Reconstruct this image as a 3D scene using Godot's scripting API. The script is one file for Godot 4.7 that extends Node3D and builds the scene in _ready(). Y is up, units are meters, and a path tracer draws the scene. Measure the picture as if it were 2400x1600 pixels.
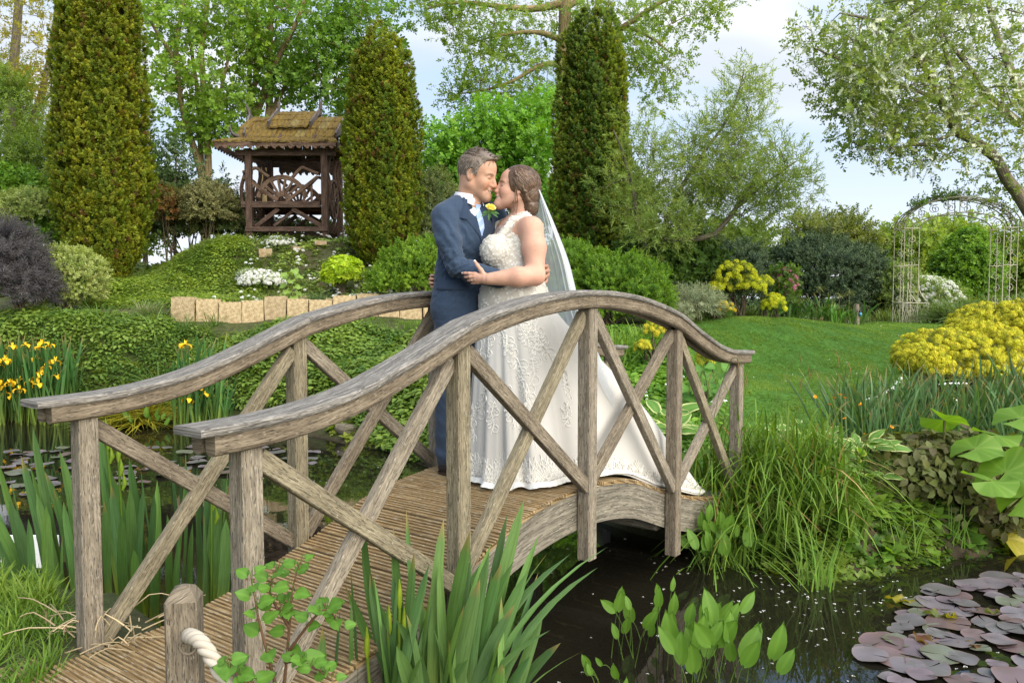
extends Node3D
# A garden pond with an arched oak bridge, a couple on it, and a planted mound behind.

var rng := RandomNumberGenerator.new()
var names := {}
var M := {}

# ------------------------------------------------------------------ small tools
func rf(a: float, b: float) -> float:
	return rng.randf_range(a, b)

func numbered(called: String) -> String:
	var n: int = names.get(called, 0)
	names[called] = n + 1
	return called if n == 0 else "%s_%03d" % [called, n]

func tag(o: Node3D, label := "", category := "", group := "", kind := "") -> Node3D:
	if label != "": o.set_meta("label", label)
	if category != "": o.set_meta("category", category)
	if group != "": o.set_meta("group", group)
	if kind != "": o.set_meta("kind", kind)
	return o

func thing(called: String, label: String, category: String, at := Vector3.ZERO, turn := 0.0, group := "") -> Node3D:
	var o := Node3D.new()
	o.name = numbered(called)
	add_child(o)
	o.position = at
	o.rotation.y = turn
	return tag(o, label, category, group)

func put(called: String, mesh: Mesh, mat: Material, parent: Node3D = null) -> MeshInstance3D:
	var o := MeshInstance3D.new()
	o.mesh = mesh
	o.material_override = mat
	if parent == null:
		o.name = numbered(called)
		add_child(o)
	else:
		o.name = called
		parent.add_child(o, true)
	return o

func lin(r: float, g: float, b: float) -> Color:
	return Color(r, g, b)

func s2l(r: float, g: float, b: float) -> Color:
	return Color(r / 255.0, g / 255.0, b / 255.0).srgb_to_linear()

func jitter(c: Color, amount: float) -> Color:
	var k := 1.0 + rf(-amount, amount)
	return Color(c.r * k * (1.0 + rf(-amount, amount) * 0.4), c.g * k, c.b * k * (1.0 + rf(-amount, amount) * 0.4))

# collects triangles; normals are computed from the winding, shared vertices are smooth
class MB:
	var v := PackedVector3Array()
	var uv := PackedVector2Array()
	var c := PackedColorArray()
	var idx := PackedInt32Array()
	var col := Color.WHITE
	func pt(p: Vector3, t := Vector2.ZERO) -> int:
		v.append(p)
		uv.append(t)
		c.append(col)
		return v.size() - 1
	func tri(a: int, b: int, d: int) -> void:
		idx.append(a)
		idx.append(b)
		idx.append(d)
	func quad(a: int, b: int, d: int, e: int) -> void:
		tri(a, b, d)
		tri(a, d, e)
	func face(ps: Array, ts: Array = []) -> void:
		var f := v.size()
		for i in ps.size():
			pt(ps[i], ts[i] if ts.size() else Vector2(ps[i].x + ps[i].z, ps[i].y))
		for i in range(1, ps.size() - 1):
			tri(f, f + i, f + i + 1)
	# rows of points joined into a sheet
	func grid(rows: Array, closed := false, u0 := 0.0, v0 := 0.0) -> void:
		var f := v.size()
		var n: int = rows[0].size()
		var u := u0
		for r in rows.size():
			if r > 0: u += (rows[r][0] as Vector3).distance_to(rows[r - 1][0])
			var w := v0
			for k in n:
				if k > 0: w += (rows[r][k] as Vector3).distance_to(rows[r][k - 1])
				pt(rows[r][k], Vector2(u, w))
		for r in rows.size() - 1:
			for k in (n if closed else n - 1):
				var k2 := (k + 1) % n
				quad(f + r * n + k, f + r * n + k2, f + (r + 1) * n + k2, f + (r + 1) * n + k)
	func tube(path: Array, radii: Array, sides := 6, cap := true, u0 := 0.0) -> void:
		var rows := []
		var side := Vector3.ZERO
		for i in path.size():
			var p: Vector3 = path[i]
			var d: Vector3 = (path[mini(i + 1, path.size() - 1)] - path[maxi(i - 1, 0)])
			d = d.normalized() if d.length() > 1e-9 else Vector3.UP
			if i == 0:
				side = d.cross(Vector3.UP if absf(d.y) < 0.9 else Vector3.RIGHT).normalized()
			else:
				side = (side - d * side.dot(d)).normalized()
			var up := d.cross(side)
			var row := PackedVector3Array()
			var r: float = radii[i] if i < radii.size() else radii[-1]
			for k in sides:
				var a := TAU * k / sides
				row.append(p + (side * cos(a) + up * sin(a)) * r)
			rows.append(row)
		if cap:
			for e in [0, rows.size() - 1]:
				var f := v.size()
				for q in rows[e]: pt(q, Vector2(0, 0))
				for k in range(1, sides - 1): tri(f, f + k, f + k + 1)
		grid(rows, true, u0)
	# a profile (x across, y up) drawn along a path; each profile edge is a strip of its own, so edges stay crisp
	func sweep(path: Array, across: Vector3, prof: Array, u0 := 0.0, caps := true) -> void:
		var frames := []
		for i in path.size():
			var d: Vector3 = (path[mini(i + 1, path.size() - 1)] - path[maxi(i - 1, 0)]).normalized()
			frames.append(across.cross(d).normalized())
		var n := prof.size()
		var w := 0.0
		for k in n:
			var a: Vector2 = prof[k]
			var b: Vector2 = prof[(k + 1) % n]
			var f := v.size()
			var u := u0
			for i in path.size():
				if i: u += (path[i] as Vector3).distance_to(path[i - 1])
				pt(path[i] + across * a.x + frames[i] * a.y, Vector2(u, w))
				pt(path[i] + across * b.x + frames[i] * b.y, Vector2(u, w + a.distance_to(b)))
			for i in path.size() - 1:
				quad(f + i * 2, f + i * 2 + 1, f + i * 2 + 3, f + i * 2 + 2)
			w += a.distance_to(b)
		if caps:
			for e in [0, path.size() - 1]:
				var f := v.size()
				for k in n:
					var a: Vector2 = prof[k]
					pt(path[e] + across * a.x + frames[e] * a.y, Vector2(a.x * 0.3 + u0, a.y))
				for k in range(1, n - 1): tri(f, f + k, f + k + 1)
	# a bar of rectangular section with chamfered edges
	func bar(a: Vector3, b: Vector3, across: Vector3, w: float, h: float, bevel := 0.004, u0 := 0.0) -> void:
		var x := w / 2
		var y := h / 2
		var e := bevel
		sweep([a, b], across, [Vector2(-x + e, -y), Vector2(x - e, -y), Vector2(x, -y + e), Vector2(x, y - e), Vector2(x - e, y), Vector2(-x + e, y), Vector2(-x, y - e), Vector2(-x, -y + e)], u0)
	func append(o: MB, t: Transform3D) -> void:
		var f := v.size()
		for p in o.v: v.append(t * p)
		uv.append_array(o.uv)
		c.append_array(o.c)
		for i in o.idx: idx.append(f + i)
	# one leaf: folded along the midrib, drooping by bend; n pieces along it
	func leaf(base: Vector3, dir: Vector3, up: Vector3, length: float, width: float, fold := 0.25, bend := 0.3, n := 2, wide_at := 0.45) -> void:
		var s := dir.cross(up).normalized()
		var nrm := s.cross(dir).normalized()
		var f := v.size()
		var last := -1
		for i in n + 1:
			var t := float(i) / n
			var p := base + dir * length * t - nrm * bend * length * t * t
			if i == 0 or i == n:
				var k := pt(p, Vector2(t, 0.5))
				if i == n:
					tri(last - 1, last, k)
					tri(last, last + 1, k)
				else:
					last = k
			else:
				var ww := width * 0.5 * (pow(t / wide_at, 0.7) if t < wide_at else pow(maxf(0.0, (1.0 - t) / (1.0 - wide_at)), 0.75))
				var l := pt(p - s * ww + nrm * fold * ww, Vector2(t, 0))
				var m := pt(p, Vector2(t, 0.5))
				var r := pt(p + s * ww + nrm * fold * ww, Vector2(t, 1))
				if i == 1:
					tri(f, m, l)
					tri(f, r, m)
				else:
					quad(last - 1, last, m, l)
					quad(last, last + 1, r, m)
				last = m
	# a strap leaf: base, points along it, widths
	func strap(path: Array, widths: Array, face_dir: Vector3, fold := 0.15) -> void:
		var rows := []
		for i in path.size():
			var d: Vector3 = (path[mini(i + 1, path.size() - 1)] - path[maxi(i - 1, 0)]).normalized()
			var s := d.cross(face_dir).normalized()
			var w: float = widths[i] * 0.5
			rows.append(PackedVector3Array([path[i] - s * w, path[i] + face_dir * w * fold, path[i] + s * w]))
		grid(rows)
	func egg_ring(p: Vector3, r: float, squash := 0.8) -> void:   # a small rounded bead
		var rows := []
		for i in 5:
			var e := -PI / 2 + PI * i / 4.0
			var row := PackedVector3Array()
			for k in 8: row.append(p + Vector3(cos(TAU * k / 8) * cos(e), sin(e) * squash, sin(TAU * k / 8) * cos(e)) * r)
			rows.append(row)
		grid(rows, true)
	func mesh() -> ArrayMesh:
		var n := PackedVector3Array()
		n.resize(v.size())
		for t in range(0, idx.size(), 3):
			var a := idx[t]
			var b := idx[t + 1]
			var d := idx[t + 2]
			var k := (v[d] - v[a]).cross(v[b] - v[a])
			n[a] += k
			n[b] += k
			n[d] += k
		for i in n.size():
			n[i] = n[i].normalized() if n[i].length_squared() > 1e-20 else Vector3.UP
		var ar := []
		ar.resize(Mesh.ARRAY_MAX)
		ar[Mesh.ARRAY_VERTEX] = v
		ar[Mesh.ARRAY_NORMAL] = n
		ar[Mesh.ARRAY_TEX_UV] = uv
		ar[Mesh.ARRAY_COLOR] = c
		ar[Mesh.ARRAY_INDEX] = idx
		var m := ArrayMesh.new()
		m.add_surface_from_arrays(Mesh.PRIMITIVE_TRIANGLES, ar)
		return m

# copies of one small mesh, each with a place and a colour
class Scat:
	var b := PackedFloat32Array()
	func add(p: Vector3, up: Vector3, s: float, roll: float, c: Color, stretch := 1.0) -> void:
		var y := up.normalized()
		var x := y.cross(Vector3(0.123, 0.31, 0.94) if absf(y.z) < 0.9 else Vector3.RIGHT).normalized()
		var z := x.cross(y)
		var cs := cos(roll)
		var sn := sin(roll)
		var x2 := (x * cs + z * sn) * s
		var z2 := (z * cs - x * sn) * s
		y *= s * stretch
		b.append_array(PackedFloat32Array([x2.x, y.x, z2.x, p.x, x2.y, y.y, z2.y, p.y, x2.z, y.z, z2.z, p.z, c.r, c.g, c.b, 1.0]))
	func count() -> int:
		return b.size() / 16

func scatter(called: String, s: Scat, mesh: Mesh, mat: Material, parent: Node3D = null, stuff := true) -> MultiMeshInstance3D:
	var m := MultiMesh.new()
	m.transform_format = MultiMesh.TRANSFORM_3D
	m.use_colors = true
	m.mesh = mesh
	m.instance_count = s.count()
	m.buffer = s.b
	var o := MultiMeshInstance3D.new()
	o.multimesh = m
	o.material_override = mat
	if parent == null:
		o.name = numbered(called)
		add_child(o)
	else:
		o.name = called
		parent.add_child(o, true)
	if stuff: o.set_meta("kind", "stuff")
	return o

func curve(pts: Array, n: int) -> PackedVector3Array:   # Catmull-Rom through the points
	var out := PackedVector3Array()
	var m := pts.size()
	for i in n:
		var t := float(i) / (n - 1) * (m - 1)
		var k := mini(int(t), m - 2)
		var p0: Vector3 = pts[maxi(k - 1, 0)]
		var p3: Vector3 = pts[mini(k + 2, m - 1)]
		out.append((pts[k] as Vector3).cubic_interpolate(pts[k + 1], p0, p3, t - k))
	return out

func along(xs: Array, ys: Array, x: float) -> float:   # smooth interpolation of a table
	var n := xs.size()
	if x <= xs[0]: return ys[0]
	if x >= xs[n - 1]: return ys[n - 1]
	var k := 0
	while x > xs[k + 1]: k += 1
	var t: float = (x - xs[k]) / (xs[k + 1] - xs[k])
	return cubic_interpolate(ys[k], ys[k + 1], ys[maxi(k - 1, 0)], ys[mini(k + 2, n - 1)], t)

# ------------------------------------------------------------------ materials
func noise_img(w: int, h: int, sd: int, freq: float, oct := 4, type := FastNoiseLite.TYPE_SIMPLEX_SMOOTH) -> Image:
	var n := FastNoiseLite.new()
	n.seed = sd
	n.frequency = freq
	n.noise_type = type
	n.fractal_octaves = oct
	var i := n.get_seamless_image(w, h)
	i.convert(Image.FORMAT_L8)
	return i

func mat(called: String, c: Color, rough := 0.8, spec := 0.4) -> StandardMaterial3D:
	var m := StandardMaterial3D.new()
	m.resource_name = called
	m.albedo_color = c.linear_to_srgb()
	m.roughness = rough
	m.metallic_specular = spec
	m.cull_mode = BaseMaterial3D.CULL_DISABLED
	m.vertex_color_use_as_albedo = true
	M[called] = m
	return m

func leafmat(called: String, rough := 0.5, back := 0.7) -> StandardMaterial3D:
	var m := mat(called, Color.WHITE, rough, 0.4)
	m.backlight_enabled = true
	m.backlight = Color(back, back, back * 0.55)
	return m

# a three-tone texture from streak noise, dark flecks and pale flecks; u runs along the grain
func grain_tex(sd: int, a: Color, b: Color, dark: Color, pale: Color, flecks := 0.72, pales := 0.78) -> Array:
	var n := 512
	var s1 := noise_img(48, n, sd, 0.035, 4)
	s1.resize(n, n, Image.INTERPOLATE_CUBIC)
	var s2 := noise_img(96, n, sd + 1, 0.09, 3)
	s2.resize(n, n, Image.INTERPOLATE_CUBIC)
	var s3 := noise_img(160, n, sd + 2, 0.06, 3)
	s3.resize(n, n, Image.INTERPOLATE_CUBIC)
	var s4 := noise_img(n, n, sd + 3, 0.006, 3)
	var d1 := s1.get_data()
	var d2 := s2.get_data()
	var d3 := s3.get_data()
	var d4 := s4.get_data()
	var out := PackedByteArray()
	out.resize(n * n * 3)
	var hgt := PackedByteArray()
	hgt.resize(n * n)
	for i in n * n:
		var g := d1[i] / 255.0
		var f := d2[i] / 255.0
		var p := d3[i] / 255.0
		var big := d4[i] / 255.0
		var c := a.lerp(b, clampf((g - 0.5) * 1.7 + 0.5, 0, 1))
		c = c.lerp(c * (0.72 + 0.56 * big), 0.8)
		if f > flecks - 0.12 * (big - 0.5): c = c.lerp(dark, clampf((f - flecks + 0.12 * (big - 0.5)) * 9.0, 0, 0.85))
		if p > pales: c = c.lerp(pale, clampf((p - pales) * 9.0, 0, 0.8))
		c = c.linear_to_srgb()
		out[i * 3] = int(clampf(c.r, 0, 1) * 255)
		out[i * 3 + 1] = int(clampf(c.g, 0, 1) * 255)
		out[i * 3 + 2] = int(clampf(c.b, 0, 1) * 255)
		hgt[i] = int(clampf(0.5 * g + 0.5 - maxf(0.0, f - 0.55) * 1.6, 0, 1) * 255)
	return [ImageTexture.create_from_image(Image.create_from_data(n, n, false, Image.FORMAT_RGB8, out)), ImageTexture.create_from_image(Image.create_from_data(n, n, false, Image.FORMAT_L8, hgt))]

func woodmat(called: String, tex: Array, scale: Vector3, tint := Color.WHITE, bump := 0.12, rough := 0.85) -> StandardMaterial3D:
	var m := mat(called, tint, rough, 0.3)
	m.albedo_texture = tex[0]
	m.uv1_scale = scale
	m.heightmap_enabled = true
	m.heightmap_texture = tex[1]
	m.heightmap_scale = bump
	return m

# speckled stone, soil, moss and the like, mapped from three sides
func speckle_tex(sd: int, a: Color, b: Color, c3: Color, f1 := 0.02, f2 := 0.15, thr := 0.66) -> Array:
	var n := 256
	var d1 := noise_img(n, n, sd, f1, 4).get_data()
	var d2 := noise_img(n, n, sd + 1, f2, 3).get_data()
	var out := PackedByteArray()
	out.resize(n * n * 3)
	var hgt := PackedByteArray()
	hgt.resize(n * n)
	for i in n * n:
		var g := d1[i] / 255.0
		var f := d2[i] / 255.0
		var c := a.lerp(b, clampf((g - 0.5) * 1.6 + (f - 0.5) * 0.7 + 0.5, 0, 1))
		if f > thr: c = c.lerp(c3, clampf((f - thr) * 6.0, 0, 0.9))
		c = c.linear_to_srgb()
		out[i * 3] = int(clampf(c.r, 0, 1) * 255)
		out[i * 3 + 1] = int(clampf(c.g, 0, 1) * 255)
		out[i * 3 + 2] = int(clampf(c.b, 0, 1) * 255)
		hgt[i] = int(clampf(0.4 * g + 0.6 * f, 0, 1) * 255)
	return [ImageTexture.create_from_image(Image.create_from_data(n, n, false, Image.FORMAT_RGB8, out)), ImageTexture.create_from_image(Image.create_from_data(n, n, false, Image.FORMAT_L8, hgt))]

func stonemat(called: String, tex: Array, scale := 2.0, bump := 0.5, rough := 0.9, tint := Color.WHITE) -> StandardMaterial3D:
	var m := mat(called, tint, rough, 0.3)
	m.albedo_texture = tex[0]
	m.uv1_triplanar = true
	m.uv1_scale = Vector3.ONE * scale
	if bump > 0:
		m.heightmap_enabled = true
		m.heightmap_texture = tex[1]
		m.heightmap_scale = bump
	return m

# ------------------------------------------------------------------ camera, sky, sun
func make_view() -> void:
	var cam := Camera3D.new()
	cam.name = "camera"
	cam.fov = 45.7
	cam.near = 0.05
	cam.far = 1500.0
	cam.position = Vector3(0, 1.30, 0)
	cam.rotation.x = -0.054
	add_child(cam)
	cam.current = true
	var env := Environment.new()
	env.background_mode = Environment.BG_SKY
	var sky := Sky.new()
	var pan := PanoramaSkyMaterial.new()
	pan.panorama = ImageTexture.create_from_image(sky_image())
	sky.sky_material = pan
	env.sky = sky
	env.background_energy_multiplier = 0.66
	env.tonemap_mode = Environment.TONE_MAPPER_LINEAR
	env.tonemap_exposure = 1.82
	env.ambient_light_source = Environment.AMBIENT_SOURCE_SKY
	env.sdfgi_enabled = true
	env.ssao_enabled = true
	env.ssil_enabled = true
	var we := WorldEnvironment.new()
	we.name = "world_environment"
	we.environment = env
	add_child(we)
	var sun := DirectionalLight3D.new()
	sun.name = "sun"
	sun.light_energy = 1.5
	sun.light_color = Color(1.0, 0.965, 0.90)
	sun.light_angular_distance = 85.0
	sun.shadow_enabled = true
	sun.look_at_from_position(Vector3(6, 7.0, 6.5), Vector3.ZERO)
	add_child(sun)

func sky_image() -> Image:
	var w := 768
	var h := 384
	var im := Image.create(w, h, false, Image.FORMAT_RGBF)
	var n := FastNoiseLite.new()
	n.seed = 21
	n.frequency = 0.55
	n.fractal_octaves = 5
	var n2 := FastNoiseLite.new()
	n2.seed = 5
	n2.frequency = 1.3
	n2.fractal_octaves = 4
	for y in h:
		var el := PI / 2 - PI * (y + 0.5) / h
		for x in w:
			var c := Color(0.80, 0.85, 0.92)
			if el > -0.03:
				var az := TAU * (x + 0.5) / w - PI
				var d := Vector3(sin(az) * cos(el), sin(el), -cos(az) * cos(el))
				var t := clampf(sin(maxf(el, 0.0)) * 1.5, 0, 1)
				c = Color(0.80, 0.90, 1.0).lerp(Color(0.26, 0.50, 0.88), pow(t, 0.6))
				var q := Vector3(d.x, 0, d.z) / (maxf(d.y, 0.0) + 0.22)
				var a := n.get_noise_3d(q.x * 0.9, 3.0, q.z * 1.7)
				var b := n2.get_noise_3d(q.x * 0.8, 7.0, q.z * 2.0)
				var cover := smoothstep(-0.08, 0.30, a + 0.25 * b)
				var cl := Color(1.0, 0.985, 0.98).lerp(Color(0.70, 0.75, 0.83), smoothstep(-0.25, 0.45, b + 0.5 * a))
				c = c.lerp(cl, cover * 0.85)
				c = c.lerp(Color(0.95, 0.96, 0.99), exp(-maxf(el, 0.0) * 9.0) * 0.8)
			im.set_pixel(x, y, c)
	return im

# ------------------------------------------------------------------ the lie of the land
# pond outline (x, z), land outside it
var POND := [[-10.5, -9.4], [-8.6, -10.6], [-7.0, -11.0], [-5.3, -10.9], [-3.7, -10.4], [-2.4, -9.7], [-1.4, -8.8], [-0.85, -7.9], [-0.25, -7.1], [0.3, -6.45], [0.85, -5.75], [1.22, -5.4], [1.5, -5.1], [1.85, -4.72], [2.2, -4.85], [2.7, -5.08], [3.1, -5.22], [3.6, -5.5], [4.8, -5.8], [6.5, -5.0], [6.8, -2.0], [4.5, -0.9], [1.6, -1.2], [0.4, -1.9], [-0.25, -2.35], [-0.7, -2.75], [-1.05, -3.3], [-1.55, -3.95], [-2.05, -4.15], [-2.5, -4.15], [-3.2, -4.3], [-4.4, -4.4], [-7.5, -5.2], [-10.8, -6.9]]
# known heights of the ground (x, height, z)
var LAND := [[-5.2, 0.90, -12.7], [-3.3, 0.90, -12.6], [-1.3, 0.89, -12.6], [-5.2, 1.24, -13.6], [-3.3, 1.24, -13.6], [-1.3, 1.22, -13.6], [-5.4, 2.45, -16.5], [-3.5, 2.48, -16.5], [-4.4, 2.5, -18.0], [-7.5, 1.6, -15.0], [-2.5, 1.88, -15.5], [1.6, 2.0, -16.0], [6.0, 0.74, -15.5], [7.4, 0.83, -15.0], [10.0, 1.2, -16.5], [5.8, 1.0, -16.5], [3.7, 0.98, -13.6], [4.4, 0.18, -8.0], [3.6, 0.24, -10.0], [1.5, 0.9, -12.4], [-7.4, 1.1, -13.5], [-9.5, 1.2, -13.5], [-9.0, 0.6, -12.0], [-2.0, 0.35, -10.8], [-4.5, 0.35, -11.8], [0.2, 0.3, -9.0], [1.2, 0.02, -6.6], [2.0, 0.0, -6.4], [2.3, 0.0, -7.6], [3.4, -0.02, -6.4], [5.5, 0.2, -7.5], [7.0, 0.5, -10.0], [1.0, 0.6, -11.0], [-0.5, 0.75, -11.5], [-2.2, -0.03, -3.4], [-3.4, -0.05, -3.6], [-1.5, -0.04, -2.6], [-0.9, -0.06, -1.8], [0.0, -0.15, -1.2], [-3.0, 0.0, -2.0], [-6.0, 0.1, -3.0], [0.0, 0.0, 2.0], [9.0, 0.1, -3.0], [9.0, 0.5, -9.0], [-12.0, 0.6, -10.0], [-13.0, 1.6, -15.0], [13.0, 1.2, -15.0], [-9.0, 2.0, -20.0], [0.0, 1.6, -21.0], [8.0, 1.0, -20.0], [14.0, 1.0, -22.0], [-12.0, 1.0, -26.0], [0.0, 0.8, -27.0], [12.0, 0.7, -27.0]]
var H0 := PackedFloat32Array()
const GX0 := -15.0
const GZ0 := -28.0
const GS := 0.2
const GNX := 151
const GNZ := 161

func pond_side(x: float, z: float) -> float:   # metres from the shore, positive on land
	var best := 1e9
	var inside := false
	var n := POND.size()
	var j := n - 1
	for i in n:
		var ax: float = POND[i][0]
		var az: float = POND[i][1]
		var bx: float = POND[j][0]
		var bz: float = POND[j][1]
		var ex := bx - ax
		var ez := bz - az
		var t := clampf(((x - ax) * ex + (z - az) * ez) / (ex * ex + ez * ez), 0, 1)
		var dx := x - ax - ex * t
		var dz := z - az - ez * t
		best = minf(best, dx * dx + dz * dz)
		if (az > z) != (bz > z) and x < (bx - ax) * (z - az) / (bz - az) + ax: inside = not inside
		j = i
	return -sqrt(best) if inside else sqrt(best)

func land(x: float, z: float) -> float:
	var s := pond_side(x, z)
	if s < 0:
		return -0.42 - minf(0.45, -s * 0.7)
	var num := 0.0
	var den := 0.0
	for p in LAND:
		var dx: float = x - p[0]
		var dz: float = z - p[2]
		var w := 1.0 / pow(dx * dx + dz * dz + 0.15, 1.7)
		num += w * p[1]
		den += w
	var base := num / den
	var run := 0.45 if z > -6.5 else 1.1
	return lerpf(-0.42, base, smoothstep(0.0, run, s))

func gh(x: float, z: float) -> float:   # height of the ground
	var u := clampf((x - GX0) / GS, 0, GNX - 1.001)
	var w := clampf((z - GZ0) / GS, 0, GNZ - 1.001)
	var i := int(u)
	var k := int(w)
	u -= i
	w -= k
	var a := H0[k * GNX + i]
	var b := H0[k * GNX + i + 1]
	var c := H0[(k + 1) * GNX + i]
	var d := H0[(k + 1) * GNX + i + 1]
	return lerpf(lerpf(a, b, u), lerpf(c, d, u), w)

func on(x: float, z: float, up := 0.0) -> Vector3:
	return Vector3(x, gh(x, z) + up, z)

func lawn_at(x: float, z: float) -> float:   # inside the mown lawn (1) or not (0)
	# left edge from the bridge end to the far beds, right edge along the yellow spurge
	if z > -5.9 or z < -15.6: return 0.0
	var left := along([-15.6, -14.0, -13.0, -11.5, -9.5, -7.5, -5.9], [5.2, 3.9, 2.9, 1.7, 1.15, 1.15, 1.25], z)
	var right := along([-15.6, -14.6, -12.5, -11.0, -9.0, -7.5, -5.9], [8.6, 8.5, 6.9, 5.9, 4.3, 3.2, 2.3], z)
	return smoothstep(0.0, 0.25, minf(x - left, right - x))

func make_ground() -> void:
	H0.resize(GNX * GNZ)
	for k in GNZ:
		for i in GNX:
			H0[k * GNX + i] = land(GX0 + i * GS, GZ0 + k * GS)
	var xs := [-600.0, -120.0, -40.0, -22.0]
	for i in GNX: xs.append(GX0 + i * GS)
	xs.append_array([22.0, 40.0, 120.0, 600.0])
	var zs := [-900.0, -200.0, -70.0, -40.0]
	for k in GNZ: zs.append(GZ0 + k * GS)
	zs.append_array([8.0, 20.0, 80.0, 400.0])
	var b := MB.new()
	var n := FastNoiseLite.new()
	n.seed = 3
	n.frequency = 0.9
	for z in zs:
		for x in xs:
			var far := maxf(absf(x) - 15.0, maxf(-28.0 - z, z - 4.0))
			var y := gh(x, z)
			if far > 0.5: y = lerpf(y, 0.3, clampf(far / 20.0, 0, 1))
			var s := pond_side(x, z) if far < 0.5 else 1.0
			y += n.get_noise_2d(x * 3.0, z * 3.0) * 0.025
			var soil := Color(0.075, 0.052, 0.034) * (1.0 + 0.35 * n.get_noise_2d(x, z))
			var green := Color(0.075, 0.175, 0.026) * (1.0 + 0.3 * n.get_noise_2d(x * 2.0, z * 2.0))
			var l := lawn_at(x, z)
			var cover := 0.25 + 0.3 * n.get_noise_2d(x * 1.3 + 40.0, z * 1.3)
			b.col = soil.lerp(green, clampf(maxf(l, cover if far < 0.5 else 0.8), 0, 1))
			if s < 0.1: b.col = Color(0.045, 0.031, 0.020) * (1.0 + 0.5 * n.get_noise_2d(x * 2.5, z * 2.5))
			b.col.a = 1.0
			b.pt(Vector3(x, y, z), Vector2(x, z))
	var w := xs.size()
	for k in zs.size() - 1:
		for i in w - 1:
			b.quad(k * w + i, k * w + i + 1, (k + 1) * w + i + 1, (k + 1) * w + i)
	var t := speckle_tex(41, Color(0.55, 0.55, 0.55), Color(1.0, 1.0, 1.0), Color(1.0, 0.95, 0.85), 0.03, 0.12, 0.7)
	var m := stonemat("ground", t, 1.6, 1.2, 0.95)
	tag(put("ground", b.mesh(), m), "sloping garden ground of soil, moss and lawn round the pond", "ground", "", "structure")

func make_water() -> void:
	var b := MB.new()
	# one flat sheet, a little wider than the pond: the banks rise through it
	b.face([Vector3(-12, -0.40, -12.2), Vector3(7.6, -0.40, -12.2), Vector3(7.6, -0.40, -0.2), Vector3(-12, -0.40, -0.2)], [Vector2(-12, -12), Vector2(8, -12), Vector2(8, 0), Vector2(-12, 0)])
	var m := StandardMaterial3D.new()
	m.resource_name = "pond_water"
	m.transparency = BaseMaterial3D.TRANSPARENCY_ALPHA
	m.albedo_color = Color(Color(0.012, 0.011, 0.007).linear_to_srgb(), 0.80)
	m.roughness = 0.02
	m.metallic_specular = 0.5
	m.cull_mode = BaseMaterial3D.CULL_DISABLED
	m.normal_enabled = true
	var im := noise_img(512, 512, 77, 0.012, 4)
	im.bump_map_to_normal_map(2.2)
	m.normal_texture = ImageTexture.create_from_image(im)
	m.normal_scale = 0.05
	m.uv1_scale = Vector3(0.55, 0.55, 0.55)
	tag(put("pond_water", b.mesh(), m), "dark still water of the garden pond under the bridge", "water", "", "structure")

# ------------------------------------------------------------------ the bridge
# in the bridge's own axes: x along it, z across it (the near rail at +0.5), 0 at its middle
const RAIL_X := [-2.2, -1.85, -1.56, -1.25, -0.94, -0.48, 0.0, 0.48, 0.94, 1.25, 1.56, 1.85, 2.2]
const RAIL_Y := [0.936, 0.948, 0.995, 1.095, 1.212, 1.303, 1.337, 1.303, 1.212, 1.095, 0.995, 0.945, 0.932]
const DECK_X := [-2.9, -2.0, -1.7, -1.49, -1.03, -0.52, 0.0, 0.52, 1.03, 1.49, 1.7, 2.0, 2.9]
const DECK_Y := [-0.03, -0.03, -0.02, 0.01, 0.131, 0.30, 0.352, 0.30, 0.131, 0.01, -0.03, -0.04, -0.05]

func rail_y(x: float) -> float:
	return along(RAIL_X, RAIL_Y, x)

func deck_y(x: float) -> float:
	return along(DECK_X, DECK_Y, x)

func box_profile(w0: float, w1: float, y0: float, y1: float, e: float) -> Array:
	return [Vector2(w0 + e, y0), Vector2(w1 - e, y0), Vector2(w1, y0 + e), Vector2(w1, y1 - e), Vector2(w1 - e, y1), Vector2(w0 + e, y1), Vector2(w0, y1 - e), Vector2(w0, y0 + e)]

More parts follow.
